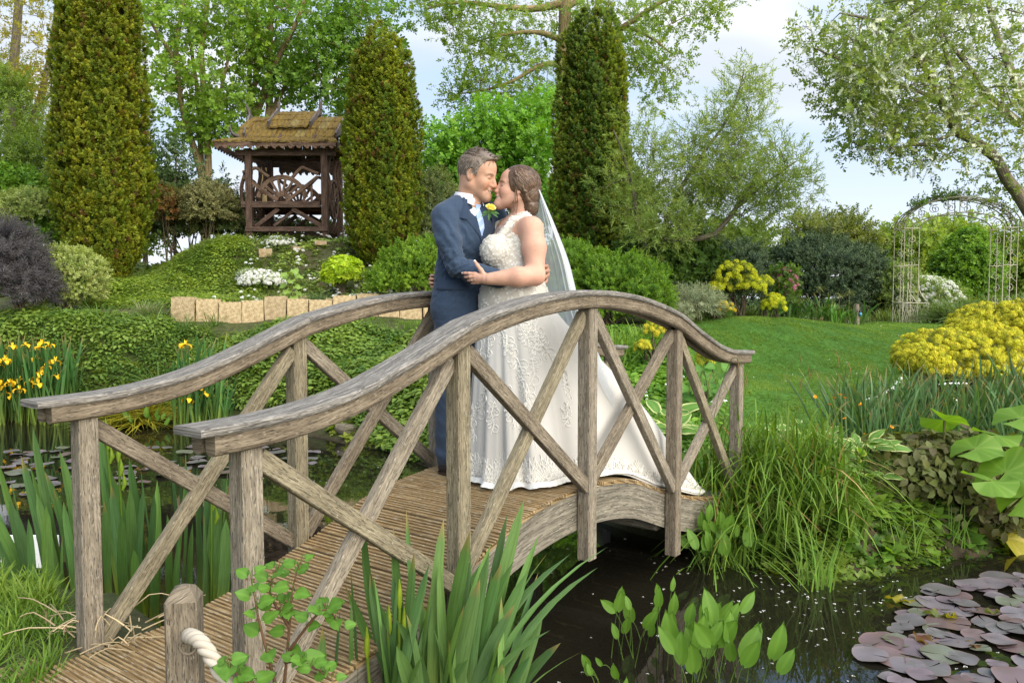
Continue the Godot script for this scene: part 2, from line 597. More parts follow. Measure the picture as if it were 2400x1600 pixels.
func make_bridge() -> void:
	var oak := grain_tex(100, Color(0.145, 0.120, 0.088), Color(0.285, 0.245, 0.185), Color(0.045, 0.040, 0.034), Color(0.40, 0.37, 0.31), 0.64, 0.80)
	var gray := grain_tex(120, Color(0.105, 0.096, 0.084), Color(0.27, 0.248, 0.22), Color(0.036, 0.034, 0.032), Color(0.42, 0.40, 0.37), 0.64, 0.79)
	var plank := grain_tex(140, Color(0.205, 0.130, 0.056), Color(0.335, 0.240, 0.125), Color(0.085, 0.062, 0.04), Color(0.45, 0.40, 0.31), 0.74, 0.72)
	var lich := grain_tex(160, Color(0.105, 0.092, 0.070), Color(0.225, 0.200, 0.155), Color(0.045, 0.04, 0.032), Color(0.32, 0.30, 0.25), 0.66, 0.77)
	woodmat("oak", oak, Vector3(2.6, 4.6, 1))
	woodmat("oak_green", oak, Vector3(2.5, 4.6, 1), Color(0.93, 0.93, 0.82))
	woodmat("oak_dark", oak, Vector3(2.7, 4.4, 1), Color(0.80, 0.77, 0.74))
	woodmat("rail_gray", gray, Vector3(1.7, 5.0, 1), Color.WHITE, 0.2)
	woodmat("rail_side", oak, Vector3(2.2, 4.4, 1), Color(0.80, 0.75, 0.70))
	woodmat("deck_wood", plank, Vector3(1.3, 4.0, 1), Color.WHITE, 0.15)
	woodmat("deck_gray", gray, Vector3(1.3, 4.0, 1), Color(1.15, 1.15, 1.15), 0.15)
	woodmat("stringer_wood", lich, Vector3(1.2, 3.0, 1))
	var t := thing("arched_footbridge", "weathered oak footbridge arching over the pond with curved handrails and cross braces", "footbridge", Vector3(-0.027, 0, -4.279), 0.9288)
	rng.seed = 11
	for side in [1, -1]:
		var zc: float = 0.5 * side
		# curved cap in three lengths, butted end to end
		var joins := [-2.15, -0.62, 0.72, 2.12] if side == 1 else [-2.15, -0.95, 0.55, 2.12]
		for k in 3:
			var b := MB.new()
			var path := []
			for i in 15:
				var x: float = lerpf(joins[k] + (0.002 if k else 0.0), joins[k + 1], i / 14.0)
				path.append(Vector3(x, rail_y(x) - 0.013, zc + rf(-0.001, 0.001)))
			b.sweep(path, Vector3(0, 0, 1), [Vector2(-0.066, -0.013), Vector2(0.066, -0.013), Vector2(0.070, -0.007), Vector2(0.070, 0.006), Vector2(0.064, 0.012), Vector2(0.02, 0.014), Vector2(-0.02, 0.014), Vector2(-0.064, 0.012), Vector2(-0.070, 0.006), Vector2(-0.070, -0.007)], k * 0.37 + side)
			put("handrail_cap", b.mesh(), M.rail_gray, t)
		# two side beams under the cap with a slot between them
		for off in [-1, 1]:
			var jj := [-2.1, -0.02, 2.08]
			for k in 2:
				var b := MB.new()
				var path := []
				for i in 21:
					var x: float = lerpf(jj[k] + (0.003 if k else 0.0), jj[k + 1], i / 20.0)
					path.append(Vector3(x, rail_y(x) - 0.0265, zc + off * 0.034))
				var lift := 0.0
				b.sweep(path, Vector3(0, 0, 1), [Vector2(-0.024, -0.046), Vector2(-0.020, -0.056), Vector2(-0.010, -0.062), Vector2(0.010, -0.062), Vector2(0.020, -0.056), Vector2(0.024, -0.046), Vector2(0.024, 0.0), Vector2(-0.024, 0.0)], k * 0.5 + off * 0.3 + side)
				put("rail_beam", b.mesh(), M.rail_side, t)
		# posts
		for k in 5:
			var x := -1.96 + 0.98 * k
			var b := MB.new()
			var y0: float = [-0.30, -0.18, 0.0, -0.23, -0.35][k]
			var y1 := rail_y(x) - 0.0865
			b.bar(Vector3(x, y0, zc), Vector3(x, y1, zc), Vector3(0, 0, 1), 0.073, 0.073, 0.005, k * 0.31 + side * 2.0)
			put("post", b.mesh(), M.oak_green if k == 1 else (M.oak_dark if k == 3 else M.oak), t)
			# the stub of the post hangs past the side beam, its foot cut to a blunt point
		# cross braces, let into one another
		for k in 4:
			var xa := -1.96 + 0.98 * k
			var xb := xa + 0.98
			for d in [0, 1]:
				var b := MB.new()
				var lo := Vector3(xa if d == 0 else xb, 0, zc)
				var hi := Vector3(xb if d == 0 else xa, 0, zc)
				var sgn := signf(hi.x - lo.x)
				lo.x += sgn * 0.05
				hi.x -= sgn * 0.055
				lo.y = deck_y(lo.x) + 0.035
				hi.y = rail_y(hi.x) - 0.145
				var dir := (hi - lo).normalized()
				lo -= dir * 0.03
				hi += dir * 0.03
				var z: float = (0.009 if d == 1 else -0.010) * side
				b.bar(lo + Vector3(0, 0, z), hi + Vector3(0, 0, z), Vector3(0, 0, 1), 0.040, 0.064, 0.004, k * 0.7 + d * 0.33 + side)
				put("cross_brace", b.mesh(), [M.oak, M.oak_green, M.oak_dark][(k + d + (0 if side == 1 else 1)) % 3], t)
		# the arched side beam under the deck
		var s := MB.new()
		var top_z: float = zc - side * 0.066
		for face_side in [-1, 1]:
			var rows := []
			for i in 61:
				var x := lerpf(-2.35, 2.12, i / 60.0)
				rows.append(side_beam_row(x, top_z + face_side * 0.026))
			s.grid(rows)
		for edge in [0, 1]:
			var rows := []
			for i in 61:
				var x := lerpf(-2.35, 2.12, i / 60.0)
				var a: Vector3 = side_beam_row(x, top_z - 0.026)[edge * 3]
				rows.append(PackedVector3Array([a, a + Vector3(0, 0, 0.052)]))
			s.grid(rows)
		for ex in [-2.35, 2.12]:
			var r0 := side_beam_row(ex, top_z - 0.026)
			s.face([r0[0], r0[3], r0[3] + Vector3(0, 0, 0.052), r0[0] + Vector3(0, 0, 0.052)])
		put("side_beam", s.mesh(), M.stringer_wood, t)
	# golden moss on the far end of the near side beam
	rng.seed = 12
	var ms := Scat.new()
	for i in 420:
		var u := pow(rng.randf(), 1.6)
		var p := Vector3(2.122 - 0.20 * u, rf(-0.20, -0.09), 0.4615)
		if i % 3 == 0: p = Vector3(2.123, rf(-0.20, -0.09), rf(0.41, 0.46))
		ms.add(p, Vector3(rf(-0.3, 0.3), rf(-0.2, 0.5), 1.0), rf(0.010, 0.022), rf(0, TAU), jitter(Color(0.26, 0.165, 0.012), 0.3))
	scatter("moss", ms, L.cover[0], M.leaf_dull, t)
	# cross bearers under the deck
	for x in [-0.98, 0.0, 0.98, 1.75]:
		var b := MB.new()
		var y: float = deck_y(x) - 0.20
		b.bar(Vector3(x, y, -0.405), Vector3(x, y, 0.405), Vector3(1, 0, 0), 0.07, 0.09, 0.004, x)
		put("cross_bearer", b.mesh(), M.stringer_wood, t)
	# grooved boards across the deck
	var x := -2.86
	var n := 0
	while x < 2.80:
		var wdt := 0.118
		var xm := x + wdt / 2
		var prof := [Vector2(-wdt / 2, -0.022), Vector2(-wdt / 2, -0.003), Vector2(-wdt / 2 + 0.003, 0.0)]
		var grooves := 5
		for g in grooves:
			var gx := -wdt / 2 + wdt * (g + 1.0) / (grooves + 1.0)
			prof.append_array([Vector2(gx - 0.0055, 0.0), Vector2(gx - 0.0042, -0.009), Vector2(gx + 0.0042, -0.009), Vector2(gx + 0.0055, 0.0)])
		prof.append_array([Vector2(wdt / 2 - 0.003, 0.0), Vector2(wdt / 2, -0.003), Vector2(wdt / 2, -0.022)])
		prof.reverse()
		var slope := atan2(deck_y(xm + 0.03) - deck_y(xm - 0.03), 0.06)
		var b := MB.new()
		var half := 0.462 + rf(-0.004, 0.004)
		if x < -2.2: half = 0.60
		var segs := []
		for i in 2: segs.append(Vector3(0, 0, lerpf(half, -half, i)))
		b.sweep(segs, Vector3(1, 0, 0), prof, n * 0.173)
		var o := put("deck_board", b.mesh(), M.deck_gray if x > 1.62 else M.deck_wood, t)
		o.position = Vector3(xm, deck_y(xm) + rf(-0.0015, 0.0015), 0)
		o.rotation.z = slope
		x += 0.1235
		n += 1

func side_beam_row(x: float, z: float) -> PackedVector3Array:
	var top := deck_y(x) - 0.024
	var bot := top - along([-2.4, -1.6, -0.9, 0.0, 0.9, 1.6, 2.2], [0.24, 0.22, 0.20, 0.185, 0.20, 0.20, 0.14], x)
	if x > 1.95: top -= (x - 1.95) * 0.25
	return PackedVector3Array([Vector3(x, top, z), Vector3(x, lerpf(top, bot, 0.33), z), Vector3(x, lerpf(top, bot, 0.66), z), Vector3(x, bot, z)])

# ------------------------------------------------------------------ soft bodies: joined distance fields, meshed as surface nets
class Field:
	var kind := PackedInt32Array()      # 0 tapered capsule, 1 ellipsoid
	var sg := PackedFloat32Array()      # +1 adds, -1 cuts
	var kk := PackedFloat32Array()      # how softly it joins
	var a := PackedVector3Array()
	var ba := PackedVector3Array()
	var inv := PackedFloat32Array()
	var ra := PackedFloat32Array()
	var rb := PackedFloat32Array()
	var bs: Array[Basis] = []
	var rr := PackedVector3Array()
	var cut_y := -1e9                   # nothing below this height
	func cone(p: Vector3, q: Vector3, r0: float, r1: float, k := 0.02, s := 1.0) -> void:
		kind.append(0)
		sg.append(s)
		kk.append(k)
		a.append(p)
		ba.append(q - p)
		inv.append(1.0 / maxf((q - p).length_squared(), 1e-9))
		ra.append(r0)
		rb.append(r1 - r0)
		bs.append(Basis())
		rr.append(Vector3.ONE * maxf(r0, r1))
	func chain(ps: Array, rs: Array, k := 0.02, s := 1.0) -> void:
		for i in ps.size() - 1: cone(ps[i], ps[i + 1], rs[i], rs[i + 1], k, s)
	# an ellipsoid with radii r along the columns of b
	func egg(c: Vector3, r: Vector3, b := Basis(), k := 0.02, s := 1.0) -> void:
		kind.append(1)
		sg.append(s)
		kk.append(k)
		a.append(c)
		ba.append(Vector3.ZERO)
		inv.append(1.0)
		ra.append(0.0)
		rb.append(0.0)
		bs.append(b.transposed())
		rr.append(r)
	# all the pieces of another field, moved by t
	func join(o: Field, t: Transform3D) -> void:
		var s := t.basis.get_scale().x
		var r := t.basis.orthonormalized()
		for i in o.kind.size():
			kind.append(o.kind[i])
			sg.append(o.sg[i])
			kk.append(o.kk[i] * s)
			a.append(t * o.a[i])
			ba.append(t.basis * o.ba[i])
			inv.append(o.inv[i] / (s * s))
			ra.append(o.ra[i] * s)
			rb.append(o.rb[i] * s)
			bs.append((r * o.bs[i].transposed()).transposed())
			rr.append(o.rr[i] * s)
	func one(i: int, p: Vector3) -> float:
		if kind[i] == 0:
			var w := p - a[i]
			var e := ba[i]
			var h := clampf(w.dot(e) * inv[i], 0.0, 1.0)
			return (w - e * h).length() - ra[i] - rb[i] * h
		var r := rr[i]
		var q := (bs[i] * (p - a[i])) / r
		var k0 := q.length()
		if k0 < 1e-6: return -minf(r.x, minf(r.y, r.z))
		return k0 * (k0 - 1.0) / (q / r).length()
	func at(p: Vector3, list: PackedInt32Array) -> float:
		var d := 1e3
		for i in list:
			var e := one(i, p)
			var k := kk[i]
			if sg[i] > 0:
				var h := maxf(k - absf(d - e), 0.0) / k
				d = minf(d, e) - h * h * k * 0.25
			else:
				e = -e
				var h := maxf(k - absf(d - e), 0.0) / k
				d = maxf(d, e) + h * h * k * 0.25
		if p.y < cut_y + 0.2: d = maxf(d, cut_y - p.y)
		return d
	func all() -> PackedInt32Array:
		return PackedInt32Array(range(kind.size()))
	# the surface point met from p going along d
	func meet(p: Vector3, d: Vector3, far := 0.6) -> Vector3:
		var l := all()
		var t := 0.0
		for i in 60:
			var e := at(p + d * t, l)
			if e < 0.0006 or t > far: break
			t += maxf(e * 0.8, 0.0006)
		return p + d * t
	func grad(p: Vector3) -> Vector3:
		var l := all()
		var e := 0.002
		return Vector3(at(p + Vector3(e, 0, 0), l) - at(p - Vector3(e, 0, 0), l), at(p + Vector3(0, e, 0), l) - at(p - Vector3(0, e, 0), l), at(p + Vector3(0, 0, e), l) - at(p - Vector3(0, 0, e), l)).normalized()
	# adds the surface to out; paint(point) gives the colour, shift(point, normal) an offset along the normal
	func skin(out: MB, step: float, paint = null, shift = null) -> void:
		var lo := Vector3.ONE * 1e9
		var hi := -lo
		for i in kind.size():
			if sg[i] < 0: continue
			var m := rr[i].x if kind[i] == 0 else maxf(rr[i].x, maxf(rr[i].y, rr[i].z))
			for p in [a[i], a[i] + ba[i]]:
				lo = lo.min(p - Vector3.ONE * m)
				hi = hi.max(p + Vector3.ONE * m)
		lo -= Vector3.ONE * step * 3.0
		hi += Vector3.ONE * step * 3.0
		lo.y = maxf(lo.y, cut_y - step * 3.0)
		const B := 4
		var nb := Vector3i(((hi - lo) / (step * B)).ceil())
		var nx := nb.x * B + 1
		var ny := nb.y * B + 1
		var nz := nb.z * B + 1
		var g := PackedFloat32Array()
		g.resize(nx * ny * nz)
		g.fill(1.0)
		var seen := PackedByteArray()
		seen.resize(nx * ny * nz)
		var half := step * B * 0.5
		var diag := half * 1.75
		var every := all()
		var todo := []
		for bz in nb.z:
			for by in nb.y:
				for bx in nb.x:
					var c := lo + Vector3(bx, by, bz) * step * B + Vector3.ONE * half
					var d := at(c, every)
					if absf(d) > diag * 1.6 + 0.012:
						if d < 0:
							for z in B + 1:
								for y in B + 1:
									var row := ((bz * B + z) * ny + by * B + y) * nx + bx * B
									for x in B + 1:
										if seen[row + x] == 0: g[row + x] = -1.0
						continue
					var near := PackedInt32Array()
					for i in every:
						var e := one(i, c)
						if sg[i] > 0 and e < maxf(d, 0.0) + diag * 2.2 + kk[i] + 0.01: near.append(i)
						elif sg[i] < 0 and e < diag * 1.5 + kk[i] + 0.01: near.append(i)
					todo.append(Vector3i(bx, by, bz))
					for z in B + 1:
						for y in B + 1:
							var row := ((bz * B + z) * ny + by * B + y) * nx + bx * B
							for x in B + 1:
								if seen[row + x] == 0:
									seen[row + x] = 1
									g[row + x] = at(lo + Vector3(bx * B + x, by * B + y, bz * B + z) * step, near)
		var vid := {}
		var sx := nx
		var sxy := nx * ny
		for t in todo:
			for z in B:
				for y in B:
					for x in B:
						var o: int = ((t.z * B + z) * ny + t.y * B + y) * nx + t.x * B + x
						var v0 := g[o]
						var v1 := g[o + 1]
						var v2 := g[o + sx]
						var v3 := g[o + sx + 1]
						var v4 := g[o + sxy]
						var v5 := g[o + sxy + 1]
						var v6 := g[o + sxy + sx]
						var v7 := g[o + sxy + sx + 1]
						var n := int(v0 < 0) + int(v1 < 0) + int(v2 < 0) + int(v3 < 0) + int(v4 < 0) + int(v5 < 0) + int(v6 < 0) + int(v7 < 0)
						if n == 0 or n == 8: continue
						var s := Vector3.ZERO
						var m := 0
						if (v0 < 0) != (v1 < 0):
							s += Vector3(v0 / (v0 - v1), 0, 0)
							m += 1
						if (v2 < 0) != (v3 < 0):
							s += Vector3(v2 / (v2 - v3), 1, 0)
							m += 1
						if (v4 < 0) != (v5 < 0):
							s += Vector3(v4 / (v4 - v5), 0, 1)
							m += 1
						if (v6 < 0) != (v7 < 0):
							s += Vector3(v6 / (v6 - v7), 1, 1)
							m += 1
						if (v0 < 0) != (v2 < 0):
							s += Vector3(0, v0 / (v0 - v2), 0)
							m += 1
						if (v1 < 0) != (v3 < 0):
							s += Vector3(1, v1 / (v1 - v3), 0)
							m += 1
						if (v4 < 0) != (v6 < 0):
							s += Vector3(0, v4 / (v4 - v6), 1)
							m += 1
						if (v5 < 0) != (v7 < 0):
							s += Vector3(1, v5 / (v5 - v7), 1)
							m += 1
						if (v0 < 0) != (v4 < 0):
							s += Vector3(0, 0, v0 / (v0 - v4))
							m += 1
						if (v1 < 0) != (v5 < 0):
							s += Vector3(1, 0, v1 / (v1 - v5))
							m += 1
						if (v2 < 0) != (v6 < 0):
							s += Vector3(0, 1, v2 / (v2 - v6))
							m += 1
						if (v3 < 0) != (v7 < 0):
							s += Vector3(1, 1, v3 / (v3 - v7))
							m += 1
						var p: Vector3 = lo + (Vector3(t.x * B + x, t.y * B + y, t.z * B + z) + s / m) * step
						if paint != null: out.col = paint.call(p)
						if shift != null:
							var nrm := Vector3(v1 + v3 + v5 + v7 - v0 - v2 - v4 - v6, v2 + v3 + v6 + v7 - v0 - v1 - v4 - v5, v4 + v5 + v6 + v7 - v0 - v1 - v2 - v3).normalized()
							p += nrm * shift.call(p, nrm)
						vid[o] = out.pt(p, Vector2(p.x + p.z, p.y))
		for o in vid:
			var inside := g[o] < 0
			# edge along x, y, z from this corner; the four cells round each
			for e in 3:
				var st: int = [1, sx, sxy][e]
				if (g[o + st] < 0) == inside: continue
				var s1: int = [sx, sxy, 1][e]
				var s2: int = [sxy, 1, sx][e]
				var q1 = vid.get(o - s1)
				var q2 = vid.get(o - s1 - s2)
				var q3 = vid.get(o - s2)
				if q1 == null or q2 == null or q3 == null: continue
				if inside: out.quad(vid[o], q3, q2, q1)
				else: out.quad(vid[o], q1, q2, q3)

# ------------------------------------------------------------------ the couple
func head_field(smile: float, man: bool) -> Field:
	var F := Field.new()
	var b := Basis()
	var P := func(x: float, y: float, z: float) -> Vector3: return Vector3(x, y, z)
	var w := 1.0 if man else 0.94
	F.egg(P.call(-0.014, 0.034, 0), Vector3(0.096, 0.088, 0.076 * w), b, 0.02)
	F.egg(P.call(0.036, 0.046, 0), Vector3(0.054, 0.058, 0.060 * w), b, 0.03)
	F.egg(P.call(0.040, -0.030, 0), Vector3(0.048, 0.074, 0.056 * w), b, 0.03)
	for s in [-1, 1]:
		F.cone(P.call(-0.004, -0.048, s * 0.050 * w), P.call(0.070, -0.094, s * 0.008), 0.024, 0.020, 0.03)
		F.egg(P.call(0.054, -0.026, s * 0.036 * w), Vector3(0.028, 0.026, 0.026), b, 0.025)   # cheek, lifted by the smile
		F.cone(P.call(0.082, 0.021, s * 0.010), P.call(0.070, 0.022, s * 0.044 * w), 0.0095 if man else 0.007, 0.009, 0.014)
		F.egg(P.call(0.091, 0.006, s * 0.033 * w), Vector3(0.014, 0.0105, 0.019), b, 0.012, -1.0)
		F.egg(P.call(0.0735, 0.0045, s * 0.031 * w), Vector3(0.0125, 0.0115, 0.0145), b, 0.006)   # lid over the eye
	F.cone(P.call(0.086, 0.014, 0), P.call(0.108 if man else 0.103, -0.030, 0), 0.0085, 0.0130 if man else 0.0115, 0.012)
	for s in [-1, 1]: F.egg(P.call(0.096, -0.035, s * 0.013), Vector3(0.012, 0.009, 0.0085), b, 0.008)
	F.egg(P.call(0.080, -0.055, 0), Vector3(0.016, 0.014, 0.027), b, 0.015)
	F.egg(P.call(0.086, -0.0585, 0), Vector3(0.0125, 0.0065, 0.022), b, 0.006)
	F.egg(P.call(0.083, -0.0745, 0), Vector3(0.0125, 0.0075, 0.019), b, 0.008)
	F.egg(P.call(0.076, -0.097, 0), Vector3(0.020, 0.018, 0.021), b, 0.018)
	# the smiling mouth: a slot that rises towards the cheeks
	for s in [-1, 1]:
		F.cone(P.call(0.100, -0.0665, 0), P.call(0.079, -0.0585, s * 0.027), 0.0045 * smile, 0.0028, 0.004, -1.0)
		F.cone(P.call(0.092, -0.040, s * 0.021), P.call(0.072, -0.066, s * 0.036), 0.002, 0.002, 0.012, -1.0)  # fold from nose to mouth
		# ear
		F.egg(P.call(-0.010, -0.002, s * 0.076 * w), Vector3(0.018, 0.031, 0.010), b * Basis(Vector3(0, 0, 1), 0.25), 0.008)
		F.egg(P.call(-0.006, 0.0, s * 0.087 * w), Vector3(0.010, 0.019, 0.006), b * Basis(Vector3(0, 0, 1), 0.25), 0.004, -1.0)
	return F

# colours on a face, in the head's own axes
func face_paint(q: Vector3, base: Color, lip: Color, brow: Color, stubble: float) -> Color:
	var c := base
	var z := absf(q.z)
	if q.x > 0.02:
		var cheek := Vector2((q.y + 0.030) / 0.030, (z - 0.042) / 0.028).length()
		c = c.lerp(Color(base.r * 1.02, base.g * 0.80, base.b * 0.78), clampf(1.0 - cheek, 0, 1) * 0.55)
		if q.x > 0.092 and q.y < -0.015 and q.y > -0.05: c = c.lerp(Color(base.r * 1.0, base.g * 0.78, base.b * 0.74), 0.5)
		if stubble > 0.0 and q.y < -0.045: c = c.lerp(Color(0.30, 0.20, 0.15), stubble * clampf((-0.045 - q.y) / 0.03, 0, 1) * 0.4)
		var mz := -0.066 + 0.35 * z * z / 0.03
		if q.x > 0.066 and z < 0.027 and absf(q.y - mz) < 0.012 * (1.0 - z / 0.030):
			c = c.lerp(lip, 0.75)
			if absf(q.y - mz) < 0.0042 and z < 0.021: c = Color(0.72, 0.68, 0.60) if q.y > mz - 0.002 else Color(0.16, 0.05, 0.04)
		# lashes of the closed, smiling eye, and the brow
		var ly := 0.0015 - 18.0 * (z - 0.031) * (z - 0.031)
		if z > 0.016 and z < 0.047 and absf(q.y - ly) < 0.0024: c = c.lerp(Color(0.06, 0.04, 0.03), 0.8)
		var by := 0.0235 - 9.0 * (z - 0.028) * (z - 0.028)
		if z > 0.011 and z < 0.052 and absf(q.y - by) < 0.0042: c = c.lerp(brow, 0.75)
	return c

func hand(F: Field, wrist: Vector3, knuckles: Array, tips: Array, thumb: Array, r: float, curl: Vector3) -> void:
	# palm: a fan of bones from the wrist to the knuckles, then one chain of its own per finger
	var mid: Vector3 = (knuckles[0] + knuckles[3]) * 0.5
	for k in 4: F.cone(wrist.lerp(knuckles[k], 0.25), knuckles[k], r * 1.45, r * 1.18, 0.012)
	F.cone(wrist, wrist.lerp(mid, 0.5), r * 2.1, r * 1.9, 0.02)
	for k in 4:
		var p0: Vector3 = knuckles[k]
		var p3: Vector3 = tips[k]
		var len := p0.distance_to(p3)
		var p1 := p0.lerp(p3, 0.42) + curl * len * 0.16
		var p2 := p0.lerp(p3, 0.75) + curl * len * 0.13
		var f: float = [1.0, 1.03, 0.98, 0.86][k]
		F.chain([p0, p1, p2, p3], [r * 1.05 * f, r * 0.98 * f, r * 0.88 * f, r * 0.72 * f], 0.004)
	F.chain(thumb, [r * 1.6, r * 1.3, r * 1.1, r * 0.85], 0.008)

func hair_shift(n: FastNoiseLite, amount: float, q: Vector3, flow: Vector3) -> float:
	return n.get_noise_3dv(q * flow) * amount

func make_groom() -> Node3D:
	var t := thing("person", "man in a blue checked wool suit holding the bride on the bridge", "person", Vector3(-0.33, 0.348, -4.33))
	var nz := FastNoiseLite.new()
	nz.seed = 4
	nz.frequency = 1.0
	nz.fractal_octaves = 3
	var fx := Vector3(0.68, 0, 0.73)      # where the chest faces
	var sx := Vector3(0.73, 0, -0.68)     # towards his left
	var bt := Basis(sx, Vector3.UP, fx)
	# head: turned to her, bent down a little
	var hb := Basis(Vector3.UP, -0.36) * Basis(Vector3(0, 0, 1), -0.24) * Basis(Vector3(1, 0, 0), 0.02)
	var ht := Transform3D(hb, Vector3(0.147, 1.590, 0.02)).scaled_local(Vector3.ONE * 1.02)
	var hti := ht.affine_inverse()
	# ---- body: head, neck, hands in one surface
	var b := MB.new()
	var F := Field.new()
	F.join(head_field(1.0, true), ht)
	F.cone(ht * Vector3(-0.035, -0.035, 0), Vector3(0.095, 1.40, 0.0), 0.056, 0.064, 0.03)
	F.cone(Vector3(0.095, 1.42, 0.0), Vector3(0.10, 1.30, -0.01), 0.07, 0.10, 0.03)
	var skin_c := Color(0.46, 0.26, 0.175)
	F.skin(b, 0.0046, func(p: Vector3) -> Color:
		var c := face_paint(hti * p, skin_c, Color(0.42, 0.17, 0.14), Color(0.16, 0.11, 0.075), 1.0)
		return c * (1.0 + 0.10 * nz.get_noise_3dv(p * 60.0) + 0.05 * nz.get_noise_3dv(p * 190.0)))
	# his right hand on her hip, his left hand round her back
	var HR := Field.new()
	HR.cone(Vector3(0.24, 1.052, 0.21), Vector3(0.30, 1.036, 0.205), 0.030, 0.027, 0.01)
	hand(HR, Vector3(0.30, 1.036, 0.205), [Vector3(0.375, 1.050, 0.195), Vector3(0.380, 1.028, 0.198), Vector3(0.377, 1.006, 0.196), Vector3(0.368, 0.986, 0.190)], [Vector3(0.445, 1.045, 0.150), Vector3(0.452, 1.020, 0.150), Vector3(0.444, 0.994, 0.150), Vector3(0.425, 0.974, 0.155)], [Vector3(0.315, 1.05, 0.205), Vector3(0.34, 1.075, 0.20), Vector3(0.365, 1.092, 0.185), Vector3(0.385, 1.10, 0.17)], 0.0095, Vector3(0.2, 0, 1))
	HR.skin(b, 0.004, func(p: Vector3) -> Color: return Color(0.46, 0.26, 0.18))
	var HL := Field.new()
	HL.cone(Vector3(0.47, 1.115, -0.12), Vector3(0.485, 1.105, -0.07), 0.030, 0.027, 0.01)
	hand(HL, Vector3(0.485, 1.105, -0.07), [Vector3(0.515, 1.118, 0.005), Vector3(0.522, 1.096, 0.008), Vector3(0.520, 1.073, 0.008), Vector3(0.512, 1.053, 0.005)], [Vector3(0.478, 1.118, 0.062), Vector3(0.470, 1.088, 0.068), Vector3(0.472, 1.052, 0.066), Vector3(0.498, 1.026, 0.052)], [Vector3(0.49, 1.118, -0.04), Vector3(0.49, 1.138, 0.0), Vector3(0.484, 1.146, 0.03), Vector3(0.475, 1.140, 0.055)], 0.0098, Vector3(0.8, 0, 0.5))
	HL.skin(b, 0.004, func(p: Vector3) -> Color: return Color(0.46, 0.255, 0.18))
	put("body", b.mesh(), M.skin, t)
	# ---- hair: short, brushed up at the front, grey at the sides
	var Hf := Field.new()
	var P := func(x: float, y: float, z: float) -> Vector3: return ht * Vector3(x, y, z)
	var hbb := ht.basis.orthonormalized()
	Hf.egg(P.call(-0.013, 0.043, 0), Vector3(0.099, 0.092, 0.083) * 1.03, hbb, 0.02)
	Hf.egg(P.call(0.044, 0.100, 0.004), Vector3(0.050, 0.026, 0.050) * 1.05, hbb * Basis(Vector3(0, 0, 1), -0.12), 0.03)
	Hf.egg(P.call(0.099, 0.002, 0), Vector3(0.079, 0.096, 0.13) * 1.05, hbb, 0.012, -1.0)
	Hf.egg(P.call(0.060, -0.12, 0), Vector3(0.12, 0.105, 0.2) * 1.05, hbb, 0.012, -1.0)
	for s in [-1, 1]: Hf.egg(P.call(-0.006, -0.004, s * 0.084), Vector3(0.022, 0.036, 0.03) * 1.05, hbb, 0.006, -1.0)
	Hf.egg(P.call(-0.04, -0.140, 0), Vector3(0.2, 0.085, 0.2) * 1.05, hbb, 0.01, -1.0)
	var h := MB.new()
	Hf.skin(h, 0.005, func(p: Vector3) -> Color:
		var q := hti * p
		var st := nz.get_noise_3dv(Vector3((q.x + q.y) * 150.0, (q.y - q.x) * 20.0, q.z * 180.0))
		var gray := clampf(0.25 + (0.045 - q.y) * 9.0 + 0.5 * st, 0, 1)
		return Color(0.14, 0.105, 0.078).lerp(Color(0.30, 0.27, 0.24), gray) * (1.0 + 0.55 * st),
		func(p: Vector3, _n: Vector3) -> float:
			var q := hti * p
			return 0.0018 * nz.get_noise_3dv(Vector3((q.x + q.y) * 120.0, (q.y - q.x) * 18.0, q.z * 140.0)))
	# a few tufts standing up from the crown
	rng.seed = 71
	for i in 800:   # short hair lying forward on top, down at the sides
		var d0 := Vector3(rf(-1.0, 0.75), rf(-0.35, 1.0), rf(-1, 1)).normalized()
		var dq := Vector3(d0.x * 0.101 - 0.013, d0.y * 0.093 + 0.043, d0.z * 0.085)
		if dq.y < 0.012 and dq.x > -0.045: continue
		if dq.x > 0.035 and dq.y < 0.085: continue
		var fl: Vector3 = (Vector3(0.9, 0.15, 0.1 * d0.z) if d0.y > 0.55 else Vector3(-0.35, -0.9, 0)).normalized()
		fl = (fl - d0 * fl.dot(d0) + d0 * 0.05).normalized()
		var l := rf(0.020, 0.036)
		var g := clampf(0.2 + (0.05 - dq.y) * 9.0 + rf(-0.3, 0.3), 0, 1)
		h.col = Color(0.145, 0.108, 0.080).lerp(Color(0.32, 0.29, 0.26), g) * rf(0.6, 1.35)
		h.tube([ht * (dq - d0 * 0.003), ht * (dq + fl * l * 0.5 + d0 * 0.001), ht * (dq + fl * l - d0 * 0.002)], [0.0018, 0.0016, 0.0004], 4, false)
	for i in 90:   # stray hairs
		var d0 := Vector3(rf(-1.0, 0.5), rf(0.1, 1.0), rf(-1, 1)).normalized()
		var q := Vector3(d0.x * 0.102 - 0.013, d0.y * 0.094 + 0.043, d0.z * 0.086)
		var e := q + d0 * rf(0.004, 0.012) + Vector3(rf(-0.005, 0.02), rf(-0.008, 0.01), rf(-0.012, 0.012))
		h.col = Color(0.16, 0.13, 0.10) * rf(0.7, 1.4)
		h.tube([ht * q, ht * e], [0.0009, 0.0003], 3, false)
